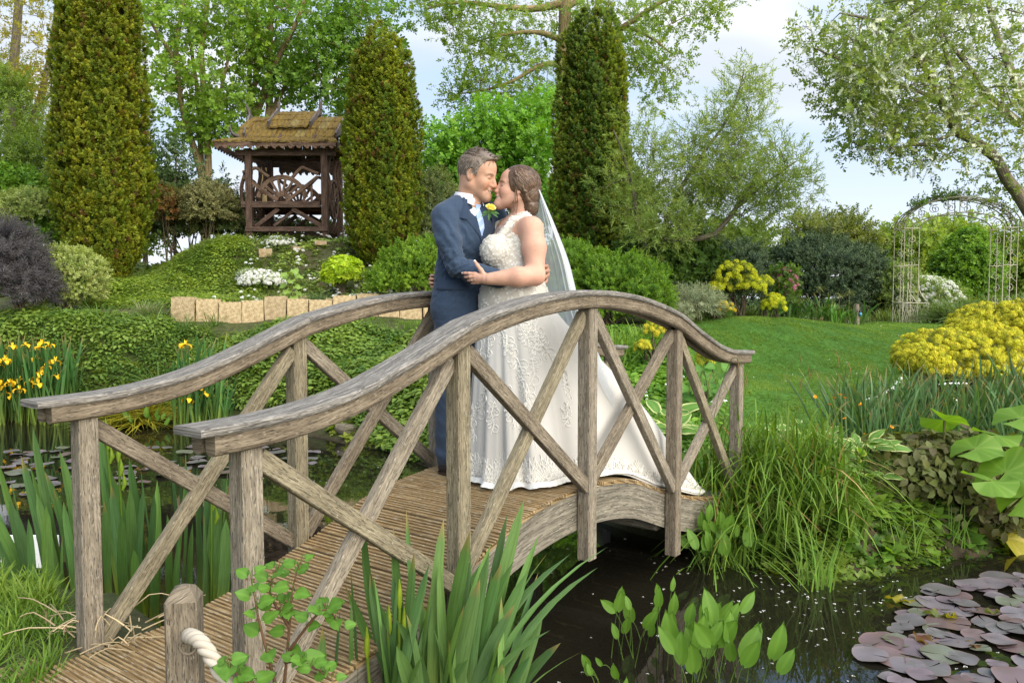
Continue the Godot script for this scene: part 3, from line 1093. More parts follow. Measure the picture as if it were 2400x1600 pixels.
	for i in 70:
		var q := Vector3(rf(-0.07, 0.085), 0.11, rf(-0.05, 0.05))
		q.y = 0.044 + 0.094 * sqrt(maxf(0.02, 1.0 - pow((q.x + 0.02) / 0.108, 2) - pow(q.z / 0.086, 2)))
		if q.x > 0.05: q.y = maxf(q.y, 0.112)
		var d := Vector3(0.5 + rf(-0.3, 0.5), 0.6 + rf(-0.2, 0.2), rf(-0.5, 0.5)).normalized()
		h.col = Color(0.11, 0.085, 0.06) * rf(0.7, 1.5)
		h.tube([P.call(q.x, q.y - 0.004, q.z), ht * (q + d * 0.012), ht * (q + d * rf(0.016, 0.028) + Vector3(0.006, -0.004, 0))], [0.0028, 0.0022, 0.0006], 4, false)
	put("hair", h.mesh(), M.hair, t)
	# ---- jacket
	var J := Field.new()
	jacket_field(J, bt, 0.0)
	J.cone(Vector3(0.135, 1.47, 0.075), Vector3(0.172, 1.245, 0.185), 0.058, 0.004, 0.008, -1.0)   # the open front
	J.cone(Vector3(0.10, 1.62, 0.02), Vector3(0.098, 1.43, 0.0), 0.068, 0.068, 0.01, -1.0)
	J.cut_y = 0.828
	var jm := MB.new()
	var elbow := Vector3(0.055, 1.11, 0.17)
	J.skin(jm, 0.0095, null, func(p: Vector3, n: Vector3) -> float:
		var f := 0.0025 * nz.get_noise_3dv(p * Vector3(9, 22, 9))
		var de := p.distance_to(elbow)
		f -= 0.013 * exp(-de * de / 0.014) * pow(1.0 - absf(nz.get_noise_3dv(Vector3((p.x + p.y) * 8.0, (p.y - p.x * 0.6) * 34.0, p.z * 8.0))), 6.0)
		var up := p.distance_to(Vector3(0.01, 1.26, 0.15))
		f += 0.007 * exp(-up * up / 0.012) * sin((p.y * 0.8 + p.x * 1.2) * 95.0 + 3.0 * nz.get_noise_3dv(p * 9.0))
		var wa := Vector2(p.x - 0.02, p.y - 1.05).length()
		f -= 0.010 * exp(-wa * wa / 0.03) * pow(1.0 - absf(nz.get_noise_3dv(Vector3(p.x * 8.0 + p.y * 14.0, p.y * 22.0 - p.x * 18.0, p.z * 8.0))), 6.0)
		return f)
	var jo := put("jacket", jm.mesh(), M.suit, t)
	# lapels, collar and pocket flap lie on the jacket
	var lp := MB.new()
	var S0 := Field.new()
	jacket_field(S0, bt, 0.0)
	for side in [-1, 1]:
		var rows := []
		for i in 13:
			var u := i / 12.0
			var y := lerpf(1.458, 1.235, u)
			var inner: float = lerpf(0.046, -0.003, pow(u, 0.8)) * side
			var wide: float = along([0.0, 0.18, 0.32, 0.36, 0.6, 1.0], [0.034, 0.05, 0.056, 0.082, 0.062, 0.010], u)
			var row := PackedVector3Array()
			for k in 4:
				var off: float = inner + side * wide * k / 3.0
				var from: Vector3 = Vector3(lerpf(0.105, 0.095, u), y + 0.006 * k, 0.0) + sx * off + fx * 0.4
				var hit := J.meet(from, -fx)
				if from.distance_to(hit) > 0.42: hit = S0.meet(from, -fx)
				row.append(hit + fx * (0.006 if k > 0 and k < 3 else (0.004 if k == 3 else 0.001)))
			rows.append(row)
		lp.grid(rows)
	put("lapels", lp.mesh(), M.suit_dark, jo)
	var pf := MB.new()
	var rows2 := []
	for i in 5:
		var row := PackedVector3Array()
		for k in 8:
			var px := lerpf(-0.062, 0.095, k / 7.0)
			var py := lerpf(1.047, 0.995, i / 4.0) - 0.004 * k / 7.0
			row.append(J.meet(Vector3(px, py, 0.5), Vector3(0, 0, -1)) + Vector3(0, 0, 0.003 if i == 0 else 0.006))
		rows2.append(row)
	var lastr: PackedVector3Array = rows2[4].duplicate()
	for k in lastr.size(): lastr[k] = lastr[k] + Vector3(0, -0.001, -0.008)
	rows2.append(lastr)
	pf.grid(rows2)
	put("pocket_flap", pf.mesh(), M.suit_dark, jo)
	# buttons down the front and on the sleeve
	for q in [[Vector3(0.10, 1.222, 0) + fx * 0.5 + sx * 0.012, -fx], [Vector3(0.08, 1.12, 0) + fx * 0.5 + sx * 0.012, -fx], [Vector3(0.235, 1.020, 0.5), Vector3(0, 0, -1)], [Vector3(0.220, 1.022, 0.5), Vector3(0, 0, -1)], [Vector3(0.205, 1.025, 0.5), Vector3(0, 0, -1)]]:
		var bm := MB.new()
		bm.egg_ring(J.meet(q[0], q[1]), 0.0075 if q[1].z > -0.9 else 0.0055, 0.9)
		put("button", bm.mesh(), M.shoe, jo)
	# back vent kicked out behind him
	var vf := Field.new()
	vf.egg(Vector3(-0.085, 0.945, -0.07), Vector3(0.022, 0.105, 0.05), Basis(Vector3(0, 0, 1), -0.06), 0.01)
	var vm := MB.new()
	vf.skin(vm, 0.008)
	put("jacket_vent", vm.mesh(), M.suit_dark, jo)
	# ---- shirt, collar, tie
	var S := Field.new()
	S.egg(Vector3(0.098, 1.30, -0.008), Vector3(0.148, 0.15, 0.108), bt, 0.03)
	S.cone(Vector3(0.096, 1.475, 0.008), Vector3(0.095, 1.40, 0.0), 0.064, 0.076, 0.02)
	S.egg(Vector3(0.135, 1.52, 0.05), Vector3(0.05, 0.042, 0.05), bt, 0.01, -1.0)
	S.cone(Vector3(0.095, 1.60, 0.01), Vector3(0.095, 1.485, 0.008), 0.06, 0.06, 0.004, -1.0)
	var sm := MB.new()
	S.skin(sm, 0.006)
	# collar leaves
	for side in [-1, 1]:
		var rows := []
		for i in 7:
			var an: float = lerpf(0.35, 2.6, i / 6.0) * side
			var d := fx * cos(an) + sx * sin(an)
			var tip := 0.018 * maxf(0.0, 1.0 - absf(an) / 0.9)
			var base := Vector3(0.098, 1.0, 0.006)
			rows.append(PackedVector3Array([Vector3(base.x, 1.492 + 0.012 * (absf(an) - 0.5), base.z) + d * 0.066, Vector3(base.x, 1.478 + 0.012 * (absf(an) - 0.5), base.z) + d * 0.075, Vector3(base.x, 1.445 - tip * 1.3 + 0.01 * (absf(an) - 0.5), base.z) + d * (0.083 + tip)]))
		sm.grid(rows)
	# the jacket's own collar stands round the back of the neck
	var jc := MB.new()
	var jr := []
	for i in 25:
		var an := lerpf(-2.45, 2.45, i / 24.0) + PI
		var d := fx * cos(an) + sx * sin(an)
		var front := 1.0 + cos(an)
		var b0 := Vector3(0.094, 0, 0.002)
		jr.append(PackedVector3Array([b0 + d * 0.078 + Vector3(0, 1.496 - 0.020 * front, 0), b0 + d * 0.085 + Vector3(0, 1.502 - 0.022 * front, 0), b0 + d * (0.098 + 0.012 * front) + Vector3(0, 1.462 - 0.036 * front, 0), b0 + d * (0.112 + 0.014 * front) + Vector3(0, 1.425 - 0.040 * front, 0)]))
	jc.grid(jr)
	put("jacket_collar", jc.mesh(), M.suit_dark, jo)
	# a cuff of shirt at each wrist
	sm.tube([Vector3(0.262, 1.046, 0.21), Vector3(0.285, 1.040, 0.208)], [0.037, 0.036], 12)
	put("shirt", sm.mesh(), M.shirt, t)
	var tm := MB.new()
	var tr := []
	for i in 9:
		var u := i / 8.0
		var y := lerpf(1.438, 1.275, u)
		var hw: float = along([0, 0.08, 0.14, 0.2, 1.0], [0.021, 0.019, 0.012, 0.018, 0.034], u)
		var c := S.meet(Vector3(0.10, y, 0) + fx * 0.4, -fx) + fx * (0.016 if u < 0.12 else 0.008)
		tr.append(PackedVector3Array([c - sx * hw - fx * 0.006, c - sx * hw * 0.5, c + sx * hw * 0.5, c + sx * hw - fx * 0.006]))
	tm.grid(tr)
	put("tie", tm.mesh(), M.tie, t)
	# ---- trousers and shoes
	var T := Field.new()
	T.egg(Vector3(0.05, 0.86, -0.03), Vector3(0.155, 0.12, 0.115), bt, 0.03)
	T.chain([Vector3(0.01, 0.84, 0.02), Vector3(-0.012, 0.45, 0.045), Vector3(-0.022, 0.10, 0.005)], [0.094, 0.072, 0.062], 0.03)
	T.chain([Vector3(0.10, 0.84, -0.09), Vector3(0.098, 0.44, -0.09), Vector3(0.085, 0.10, -0.10)], [0.094, 0.072, 0.062], 0.03)
	T.cut_y = 0.055
	var tmm := MB.new()
	T.skin(tmm, 0.010, null, func(p: Vector3, _n: Vector3) -> float:
		return 0.006 * nz.get_noise_3dv(Vector3(p.x * 9.0, p.y * 16.0 + p.x * 12.0, p.z * 9.0)) + (0.010 * sin(p.y * 75.0 + p.x * 20.0) * exp(-p.y * 9.0)))
	put("trousers", tmm.mesh(), M.suit, t)
	for leg in [[Vector3(-0.035, 0.0, -0.01), Vector3(0.82, 0, 0.57)], [Vector3(0.075, 0.0, -0.115), Vector3(0.86, 0, 0.5)]]:
		var q: Vector3 = leg[0]
		var d: Vector3 = leg[1]
		var y0 := deck_under(t.position + q) - t.position.y
		q.y = y0
		var W := Field.new()
		W.cone(q + Vector3(0, 0.045, 0), q + d * 0.19 + Vector3(0, 0.035, 0), 0.038, 0.034, 0.02)
		W.cone(q + d * 0.02 + Vector3(0, 0.08, 0), q + d * 0.05 + Vector3(0, 0.06, 0), 0.038, 0.04, 0.02)
		W.cut_y = y0 + 0.012
		var wm := MB.new()
		W.skin(wm, 0.007)
		var sh := put("shoe", wm.mesh(), M.shoe, t)
		var so := MB.new()
		var ring := []
		for lev in [0.0, 0.014]:
			var row := PackedVector3Array()
			for k in 18:
				var an := TAU * k / 18
				var c: Vector3 = q + d * 0.095
				row.append(c + d * cos(an) * 0.138 + d.cross(Vector3.UP) * sin(an) * 0.043 + Vector3(0, lev + 0.001, 0))
			ring.append(row)
		so.grid(ring, true)
		put("sole", so.mesh(), M.sole, sh)
	# ---- wedding ring and the yellow rose pinned to his lapel
	var rg := MB.new()
	var rp := []
	for k in 13:
		var an := TAU * k / 12
		rp.append(Vector3(0.501, 1.064, 0.034) + Vector3(0.3, 0.95, 0).normalized() * sin(an) * 0.0105 + Vector3(0.6, -0.2, 0.75).normalized().cross(Vector3(0.3, 0.95, 0).normalized()) * cos(an) * 0.0105)
	rg.tube(rp, [0.002], 6, false)
	put("wedding_ring", rg.mesh(), M.gold, t)
	var ro := Node3D.new()
	ro.name = "buttonhole_rose"
	t.add_child(ro, true)
	ro.position = Vector3(0.218, 1.418, 0.135)
	rng.seed = 5
	var pm := MB.new()
	for ringn in [[3, 0.010, 0.3], [5, 0.017, 0.55], [6, 0.024, 0.85]]:
		for k in ringn[0]:
			var an: float = TAU * k / ringn[0] + ringn[1] * 90.0
			var out := Vector3(cos(an), 0, sin(an))
			var rows := []
			for i in 5:
				var u := i / 4.0
				var row := PackedVector3Array()
				for j in 5:
					var w := (j - 2) / 2.0 * (0.35 + 0.65 * sin(minf(u * 1.3, 1.0) * PI / 2))
					var aa: float = an + w * 1.1
					var o := Vector3(cos(aa), 0, sin(aa))
					row.append(o * (ringn[1] * (0.35 + 0.75 * u * ringn[2] + 0.2)) + Vector3(0, 0.038 * u - 0.01 * absf(w) * u - 0.004 * ringn[2] * 6.0 * u * u, 0))
				rows.append(row)
			pm.grid(rows)
	var pmi := put("petals", pm.mesh(), M.rose, ro)
	pmi.rotation = Vector3(0.5, 0, -0.25)
	pmi.position = Vector3(0, -0.012, 0)
	var gm := MB.new()
	for k in 6:
		var an := TAU * k / 6 + 0.4
		gm.leaf(Vector3(0, -0.018, -0.004), Vector3(cos(an), -0.45 + 0.35 * sin(an), 0.45).normalized(), Vector3(0, 0.2, 1), rf(0.04, 0.058), 0.02, 0.3, 0.3, 3)
	gm.tube([Vector3(0, -0.015, -0.004), Vector3(-0.006, -0.06, 0.004)], [0.0035], 5)
	gm.col = Color.WHITE
	put("leaves", gm.mesh(), M.rose_leaf, ro)
	return t

func jacket_field(J: Field, bt: Basis, grow: float) -> void:
	J.egg(Vector3(0.092, 1.275, -0.015), Vector3(0.178, 0.19, 0.125), bt, 0.03)
	J.egg(Vector3(0.058, 1.06, -0.025), Vector3(0.160, 0.22, 0.118), bt, 0.05)
	J.egg(Vector3(0.045, 0.90, -0.025), Vector3(0.168, 0.17, 0.128), bt, 0.05)
	J.cone(Vector3(0.05, 0.95, -0.025), Vector3(0.048, 0.80, -0.02), 0.125, 0.135, 0.03)
	J.cone(Vector3(0.07, 1.445, 0.02), Vector3(-0.020, 1.378, 0.098), 0.062, 0.068, 0.04)
	J.cone(Vector3(0.12, 1.445, -0.02), Vector3(0.235, 1.395, -0.125), 0.062, 0.064, 0.04)
	J.chain([Vector3(-0.020, 1.366, 0.102), Vector3(0.002, 1.25, 0.150), Vector3(0.045, 1.112, 0.175)], [0.072, 0.066, 0.058], 0.012)
	J.chain([Vector3(0.050, 1.112, 0.175), Vector3(0.16, 1.075, 0.200), Vector3(0.262, 1.046, 0.210)], [0.058, 0.054, 0.049], 0.012)
	J.chain([Vector3(0.235, 1.375, -0.135), Vector3(0.36, 1.22, -0.225), Vector3(0.455, 1.12, -0.15)], [0.066, 0.056, 0.046], 0.03)

func deck_under(p: Vector3) -> float:   # height of the deck under a point of the garden
	var q := p - Vector3(-0.027, 0, -4.279)
	return deck_y(q.x * 0.5988 - q.z * 0.8009)

func inside_rails(base: Vector3, p: Vector3) -> Vector3:   # cloth stays between the two rails
	var q := base + p - Vector3(-0.027, 0, -4.279)
	var z := q.x * 0.8009 + q.z * 0.5988
	var w := absf(z)
	if w > 0.34: w = 0.34 + 0.085 * (1.0 - exp(-(w - 0.34) / 0.085))
	return p + Vector3(0.8009, 0, 0.5988) * (signf(z) * w - z)

func dress_point(u: float, v: float, base: Vector3) -> Vector3:
	# u round the skirt (0 towards the train, 0.5 in front), v from the hips (0) to the hem (1); relative to her feet
	var an := TAU * u
	var tr := Vector3(0.74, 0, -0.67)         # the way the train trails
	var cr := Vector3(0.67, 0, 0.74)
	var back := maxf(0.0, cos(an))
	var c := Vector3(-0.045, 0, -0.03).lerp(Vector3(0.03, 0, -0.02), v)
	var r0 := 0.162
	var hem := 0.335 + 1.24 * pow(back, 4.5) + 0.06 * pow(back, 0.7) - 0.02 * maxf(0.0, -cos(an))
	var shape := lerpf(pow(v, 0.80), pow(v, 1.12), pow(back, 1.5))
	var r := lerpf(r0, hem, shape)
	var ph := 1.7 * sin(an * 2.0 + 0.4) + 0.9 * sin(an * 5.0)
	r += (0.003 + 0.020 * v) * sin(an * 11.0 + ph) * (0.4 + 0.6 * v) + 0.010 * v * sin(an * 23.0 + 2.0 * ph)
	var side := sin(an) * (1.0 - 0.10 * v)
	var p := c + tr * cos(an) * r + cr * side * r
	p = inside_rails(base, p)
	var floor_y := deck_under(base + p) - base.y + 0.008
	var y := lerpf(0.985, 0.0, v)
	# the trailing part comes down in a straight run and lies on the boards
	var yy := lerpf(0.985, floor_y, lerpf(v, pow(v, 0.86), pow(back, 2.0)))
	if v > 0.9: yy += 0.016 * sin(an * 17.0 + ph) * (v - 0.9) * 10.0 * (0.4 + 0.6 * sin(an * 3.0)) * 0.5 + 0.006 * (v - 0.9) * 10.0
	p.y = maxf(yy, floor_y)
	return p

# one curl of lace in its own plane: a list of [points, radius]
func lace_motif(kind: int) -> Array:
	var out := []
	var spiral := func(c: Vector2, r: float, turns: float, a0: float, hand_: float) -> Array:
		var pts := []
		for i in 15:
			var t := i / 14.0
			var a := a0 + hand_ * TAU * turns * t
			pts.append(c + Vector2(cos(a), sin(a)) * r * (1.0 - 0.8 * t))
		return pts
	match kind:
		0:      # upright plume of scrolls
			for k in 5:
				var y := -0.09 + 0.045 * k
				var s := 1.0 if k % 2 == 0 else -1.0
				out.append([spiral.call(Vector2(0.020 * s, y), 0.026 - 0.002 * k, 1.15, PI / 2 * s, -s), 0.0042])
				out.append([spiral.call(Vector2(-0.016 * s, y + 0.018), 0.015, 0.9, -PI / 2, s), 0.0034])
			out.append([[Vector2(0.0, -0.12), Vector2(0.012, -0.06), Vector2(-0.01, 0.0), Vector2(0.008, 0.07), Vector2(0.0, 0.13)], 0.0045])
		1:      # a pair of S scrolls
			for s in [-1.0, 1.0]:
				out.append([spiral.call(Vector2(0.024 * s, 0.035), 0.032, 1.2, -PI / 2, s), 0.0045])
				out.append([spiral.call(Vector2(0.020 * s, -0.035), 0.026, 1.1, PI / 2, -s), 0.004])
			out.append([[Vector2(0, -0.09), Vector2(0.01, -0.03), Vector2(-0.01, 0.04), Vector2(0, 0.09)], 0.004])
		_:      # wide border piece: palmette between scrolls
			for s in [-1.0, 1.0]:
				out.append([spiral.call(Vector2(0.045 * s, 0.0), 0.034, 1.3, -PI / 2, s), 0.0045])
				out.append([spiral.call(Vector2(0.080 * s, -0.012), 0.022, 1.1, PI / 2, -s), 0.0038])
				out.append([spiral.call(Vector2(0.030 * s, 0.055), 0.022, 1.1, 0.0, s), 0.0038])
			for k in 5:
				var a := PI / 2 + (k - 2) * 0.42
				out.append([[Vector2(0, -0.02), Vector2(cos(a), sin(a)) * 0.05, Vector2(cos(a), sin(a)) * 0.09], 0.0045])
	return out

func make_bride() -> Node3D:
	var t := thing("person", "woman in a white lace wedding dress and veil, arms round the man on the bridge", "person", Vector3(0.05, 0.35, -4.24))
	var nz := FastNoiseLite.new()
	nz.seed = 9
	nz.frequency = 1.0
	nz.fractal_octaves = 3
	var fx := Vector3(-0.88, 0, 0.47)
	var sx := Vector3(0.47, 0, 0.88)
	var bt := Basis(sx, Vector3.UP, sx.cross(Vector3.UP)).orthonormalized()
	# head: facing him, chin raised
	var hb := Basis(Vector3.UP, PI + 0.12) * Basis(Vector3(0, 0, 1), 0.22)
	var ht := Transform3D(hb, Vector3(-0.030, 1.515, -0.055)).scaled_local(Vector3.ONE * 0.985)
	var hti := ht.affine_inverse()
	var skin_c := Color(0.475, 0.272, 0.196)
	# ---- body: head, neck, shoulders, chest and both arms in one surface
	var b := MB.new()
	var F := Field.new()
	F.join(head_field(1.15, false), ht)
	F.cone(ht * Vector3(-0.035, -0.04, 0), Vector3(-0.005, 1.35, -0.065), 0.048, 0.055, 0.03)
	F.skin(b, 0.0046, func(p: Vector3) -> Color:
		var c := face_paint(hti * p, skin_c, Color(0.50, 0.16, 0.15), Color(0.13, 0.08, 0.05), 0.0)
		return c * (1.0 + 0.10 * nz.get_noise_3dv(p * 60.0) + 0.05 * nz.get_noise_3dv(p * 190.0)))
	var A := Field.new()
	A.egg(Vector3(-0.035, 1.255, -0.065), Vector3(0.158, 0.125, 0.098), bt, 0.04)
	A.cone(Vector3(-0.005, 1.375, -0.065), Vector3(-0.01, 1.30, -0.065), 0.054, 0.085, 0.04)
	A.cone(Vector3(0.0, 1.335, -0.05), Vector3(0.045, 1.305, 0.075), 0.048, 0.055, 0.04)
	A.cone(Vector3(-0.02, 1.335, -0.08), Vector3(-0.105, 1.315, -0.205), 0.048, 0.058, 0.04)
	for s in [[-0.130, 0.050], [-0.168, -0.105]]: A.egg(Vector3(s[0], 1.200, s[1]), Vector3(0.075, 0.078, 0.070), bt, 0.03)
	A.chain([Vector3(0.050, 1.300, 0.085), Vector3(0.062, 1.20, 0.125), Vector3(0.066, 1.060, 0.165)], [0.060, 0.058, 0.047], 0.03)
	A.chain([Vector3(0.066, 1.060, 0.165), Vector3(-0.02, 1.053, 0.215), Vector3(-0.166, 1.043, 0.212)], [0.050, 0.048, 0.030], 0.02)
	A.chain([Vector3(-0.11, 1.305, -0.22), Vector3(-0.25, 1.16, -0.32), Vector3(-0.43, 1.05, -0.22)], [0.056, 0.046, 0.030], 0.03)
	A.skin(b, 0.0088, func(p: Vector3) -> Color:
		var f := 1.0 + 0.10 * nz.get_noise_3dv(p * 24.0) + (-0.12 if nz.get_noise_3dv(p * 260.0) > 0.5 else 0.0)
		var e := p.distance_to(Vector3(0.075, 1.03, 0.17))
		return skin_c.lerp(Color(0.62, 0.31, 0.23), 0.5 * exp(-e * e / 0.006)) * f)
	var HN := Field.new()
	HN.cone(Vector3(-0.150, 1.043, 0.212), Vector3(-0.178, 1.043, 0.208), 0.0305, 0.027, 0.01)
	hand(HN, Vector3(-0.178, 1.043, 0.208), [Vector3(-0.234, 1.069, 0.197), Vector3(-0.236, 1.054, 0.200), Vector3(-0.231, 1.039, 0.199), Vector3(-0.222, 1.026, 0.194)], [Vector3(-0.299, 1.073, 0.160), Vector3(-0.288, 1.053, 0.156), Vector3(-0.272, 1.036, 0.154), Vector3(-0.254, 1.022, 0.156)], [Vector3(-0.186, 1.058, 0.208), Vector3(-0.205, 1.088, 0.206), Vector3(-0.222, 1.110, 0.198), Vector3(-0.236, 1.132, 0.186)], 0.0080, Vector3(-0.15, 0, 1))
	var nails := [Vector3(-0.238, 1.136, 0.190), Vector3(-0.302, 1.074, 0.162)]
	HN.skin(b, 0.0034, func(p: Vector3) -> Color:
		for q in nails:
			if p.distance_to(q) < 0.007: return Color(0.80, 0.72, 0.68)
		return skin_c * (1.0 + 0.05 * nz.get_noise_3dv(p * 80.0)))
	var HF := Field.new()
	hand(HF, Vector3(-0.435, 1.05, -0.21), [Vector3(-0.478, 1.065, -0.155), Vector3(-0.484, 1.048, -0.15), Vector3(-0.484, 1.030, -0.15), Vector3(-0.478, 1.014, -0.155)], [Vector3(-0.468, 1.070, -0.09), Vector3(-0.470, 1.050, -0.08), Vector3(-0.470, 1.028, -0.08), Vector3(-0.466, 1.008, -0.09)], [Vector3(-0.44, 1.07, -0.19), Vector3(-0.455, 1.09, -0.16), Vector3(-0.46, 1.10, -0.14), Vector3(-0.458, 1.104, -0.12)], 0.0082, Vector3(-1, 0, 0.2))
	HF.skin(b, 0.004, func(_p: Vector3) -> Color: return skin_c)
	put("body", b.mesh(), M.skin, t)
	# ---- bodice, cut to a sweetheart neck with lace straps
	var D := Field.new()
	D.egg(Vector3(-0.030, 1.215, -0.060), Vector3(0.166, 0.150, 0.108), bt, 0.03)
	for s in [[-0.134, 0.052], [-0.172, -0.104]]: D.egg(Vector3(s[0], 1.190, s[1]), Vector3(0.084, 0.086, 0.080), bt, 0.025)
	D.egg(Vector3(-0.038, 1.07, -0.045), Vector3(0.160, 0.16, 0.138), bt, 0.05)
	D.egg(Vector3(-0.040, 0.93, -0.035), Vector3(0.186, 0.16, 0.178), bt, 0.05)
	D.cone(Vector3(-0.040, 0.93, -0.033), Vector3(-0.036, 0.70, -0.030), 0.178, 0.188, 0.04)
	D.egg(Vector3(-0.155, 1.345, -0.005), Vector3(0.060, 0.115, 0.075), bt * Basis(Vector3(1, 0, 0), 0.25), 0.008, -1.0)   # neckline
	D.egg(Vector3(-0.01, 1.43, -0.06), Vector3(0.105, 0.13, 0.105), bt, 0.01, -1.0)
	D.egg(Vector3(0.062, 1.245, 0.135), Vector3(0.075, 0.125, 0.068), Basis(), 0.006, -1.0)                 # armhole
	D.egg(Vector3(-0.13, 1.27, -0.26), Vector3(0.07, 0.13, 0.07), Basis(), 0.006, -1.0)
	D.chain([Vector3(-0.100, 1.275, 0.066), Vector3(-0.045, 1.345, 0.035), Vector3(0.018, 1.366, 0.020), Vector3(0.085, 1.315, 0.030), Vector3(0.098, 1.22, 0.02)], [0.020, 0.024, 0.027, 0.026, 0.024], 0.012)
	D.chain([Vector3(-0.160, 1.27, -0.13), Vector3(-0.120, 1.34, -0.155), Vector3(-0.06, 1.365, -0.15), Vector3(0.02, 1.32, -0.15)], [0.020, 0.024, 0.026, 0.024], 0.012)
	D.cut_y = 0.80
	var dm := MB.new()
	D.skin(dm, 0.0085, null, func(p: Vector3, _n: Vector3) -> float: return 0.0018 * nz.get_noise_3dv(p * 110.0) + 0.003 * nz.get_noise_3dv(p * 35.0))
	var bod := put("bodice", dm.mesh(), M.lace, t)
	# beads and small flowers sewn over it
	var fl := MB.new()
	for k in 5:
		var an := TAU * k / 5
		fl.leaf(Vector3.ZERO, Vector3(cos(an), 0.35, sin(an)).normalized(), Vector3.UP, 1.0, 0.75, 0.2, 0.25, 2)
	fl.tube([Vector3(0, 0.05, 0), Vector3(0, 0.5, 0)], [0.28, 0.16], 5)
	rng.seed = 19
	var sc := Scat.new()
	var tries := 0
	while sc.count() < 2300 and tries < 16000:
		tries += 1
		var k := rng.randi_range(0, dm.v.size() - 1)
		var p := dm.v[k]
		if p.z < -0.10 and p.x > -0.1 or p.x < -0.232: continue
		var w := nz.get_noise_3dv(p * 16.0)
		if p.y < 1.08 and w < 0.0 + (1.08 - p.y) * 0.55: continue
		if w < -0.30: continue
		sc.add(p, D.grad(p), rf(0.0055, 0.0100), rf(0, TAU), Color.WHITE * rf(0.85, 1.05))
	scatter("lace_flowers", sc, fl.mesh(), M.lace_thread, bod)
	# sheer panel in the neckline
	var sh := MB.new()
	var rows := []
	for i in 7:
		var row := PackedVector3Array()
		for k in 9:
			var off := lerpf(-0.085, 0.10, k / 8.0)
			var y := lerpf(1.235, 1.325, i / 6.0)
			row.append(A.meet(Vector3(-0.03, y, -0.06) + sx * off + fx * 0.35, -fx) + fx * 0.0035)
		rows.append(row)
	sh.grid(rows)
	put("sheer_panel", sh.mesh(), M.tulle, bod)
	# ---- skirt and train
	var NU := 120
	var NV := 44
	var sm := MB.new()
	var base := t.position
	rows = []
	for j in NV + 1:
		var row := PackedVector3Array()
		for i in NU: row.append(dress_point(float(i) / NU, float(j) / NV, base))
		rows.append(row)
	sm.grid(rows, true)
	var so := put("skirt", sm.mesh(), M.satin, t)
	# scalloped lace hem
	var hm := MB.new()
	var hr := []
	for j in 4:
		var row := PackedVector3Array()
		for i in 360:
			var u := i / 360.0
			var p := dress_point(u, 0.985 + 0.012 * j / 3.0, base)
			var q := dress_point(u, 0.96, base)
			var out := Vector3(p.x - 0.03, 0, p.z + 0.02).normalized()
			row.append(p + out * (0.004 + 0.022 * j / 3.0 * (0.7 + 0.3 * absf(sin(u * PI * 60.0)))) + Vector3(0, 0.012 * (1.0 - j / 3.0) + 0.002, 0) + (q - p) * 0.05)
		hr.append(row)
	hm.grid(hr, true)
	put("lace_hem", hm.mesh(), M.lace_thread, so)
	# appliqued scrolls laid on the skirt: placed round it by (u, v)
	rng.seed = 33
	var spots := []
	for i in 26: spots.append([0.28 + 0.46 * (i + rf(-0.2, 0.2)) / 26.0, 0.935 + rf(-0.012, 0.008), 2, rf(0.8, 1.1), rf(-0.15, 0.15)])
	for i in 14: spots.append([0.02 + 0.25 * i / 14.0, 0.95 + rf(-0.01, 0.01), 2, rf(0.8, 1.0), rf(-0.2, 0.2)])
	for s in [[0.36, 0.42], [0.40, 0.30], [0.335, 0.55], [0.405, 0.60], [0.345, 0.70], [0.455, 0.62], [0.31, 0.36], [0.29, 0.24], [0.25, 0.30], [0.22, 0.62], [0.18, 0.86], [0.50, 0.55], [0.52, 0.35], [0.56, 0.7], [0.42, 0.17], [0.34, 0.19], [0.28, 0.12], [0.47, 0.25], [0.38, 0.10], [0.20, 0.44]]:
		spots.append([s[0] + rf(-0.01, 0.01), s[1], rng.randi_range(0, 1), rf(0.75, 1.15), rf(-0.5, 0.5)])
	var sf := Scat.new()
	for s in spots:
		for k in 34:
			var uu: float = s[0] + rf(-0.016, 0.016)
			var vv: float = clampf(s[1] + rf(-0.055, 0.05) * (0.6 if s[2] == 2 else 1.0), 0.02, 0.99)
			if Vector2((uu - s[0]) / 0.016, (vv - s[1]) / 0.05).length() > 1.0: continue
			var p := dress_point(uu, vv, base)
			sf.add(p, Vector3(p.x, 0.15, p.z + 0.02), rf(0.005, 0.011), rf(0, TAU), Color.WHITE * rf(0.9, 1.05))
	scatter("lace_flowers", sf, fl.mesh(), M.lace_thread, so)
	for s in spots:
		var lm := MB.new()
		var e := 0.004
		for strand in lace_motif(s[2]):
			var path := []
			for q in strand[0]:
				var w: Vector2 = (q as Vector2).rotated(s[4]) * s[3]
				var p0 := dress_point(s[0], s[1], base)
				var pu := (dress_point(s[0] + e, s[1], base) - p0).length() / e
				var pv := (dress_point(s[0], s[1] + 0.01, base) - p0).length() / 0.01
				var uu: float = s[0] - w.x / maxf(pu, 0.2)
				var vv: float = clampf(s[1] - w.y / maxf(pv, 0.2), 0.01, 0.995)
				var p := dress_point(uu, vv, base)
				var n := (dress_point(uu + e, vv, base) - p).cross(dress_point(uu, vv - 0.01, base) - p).normalized()
				if n.dot(Vector3(p.x, 0.1, p.z + 0.02)) < 0: n = -n
				path.append(p + n * 0.0004)
			lm.tube(path, [strand[1] * 0.6, strand[1] * 0.85, strand[1] * 0.85, strand[1] * 0.5], 5, false)
		put("lace_scroll", lm.mesh(), M.lace_thread, so)
	# ---- hair: parted, swept back into a braid and a coiled bun
	var P := func(x: float, y: float, z: float) -> Vector3: return ht * Vector3(x, y, z)
	var hbb := ht.basis.orthonormalized()
	var H := Field.new()
	H.egg(P.call(-0.020, 0.038, 0), Vector3(0.106, 0.098, 0.088), hbb, 0.02)
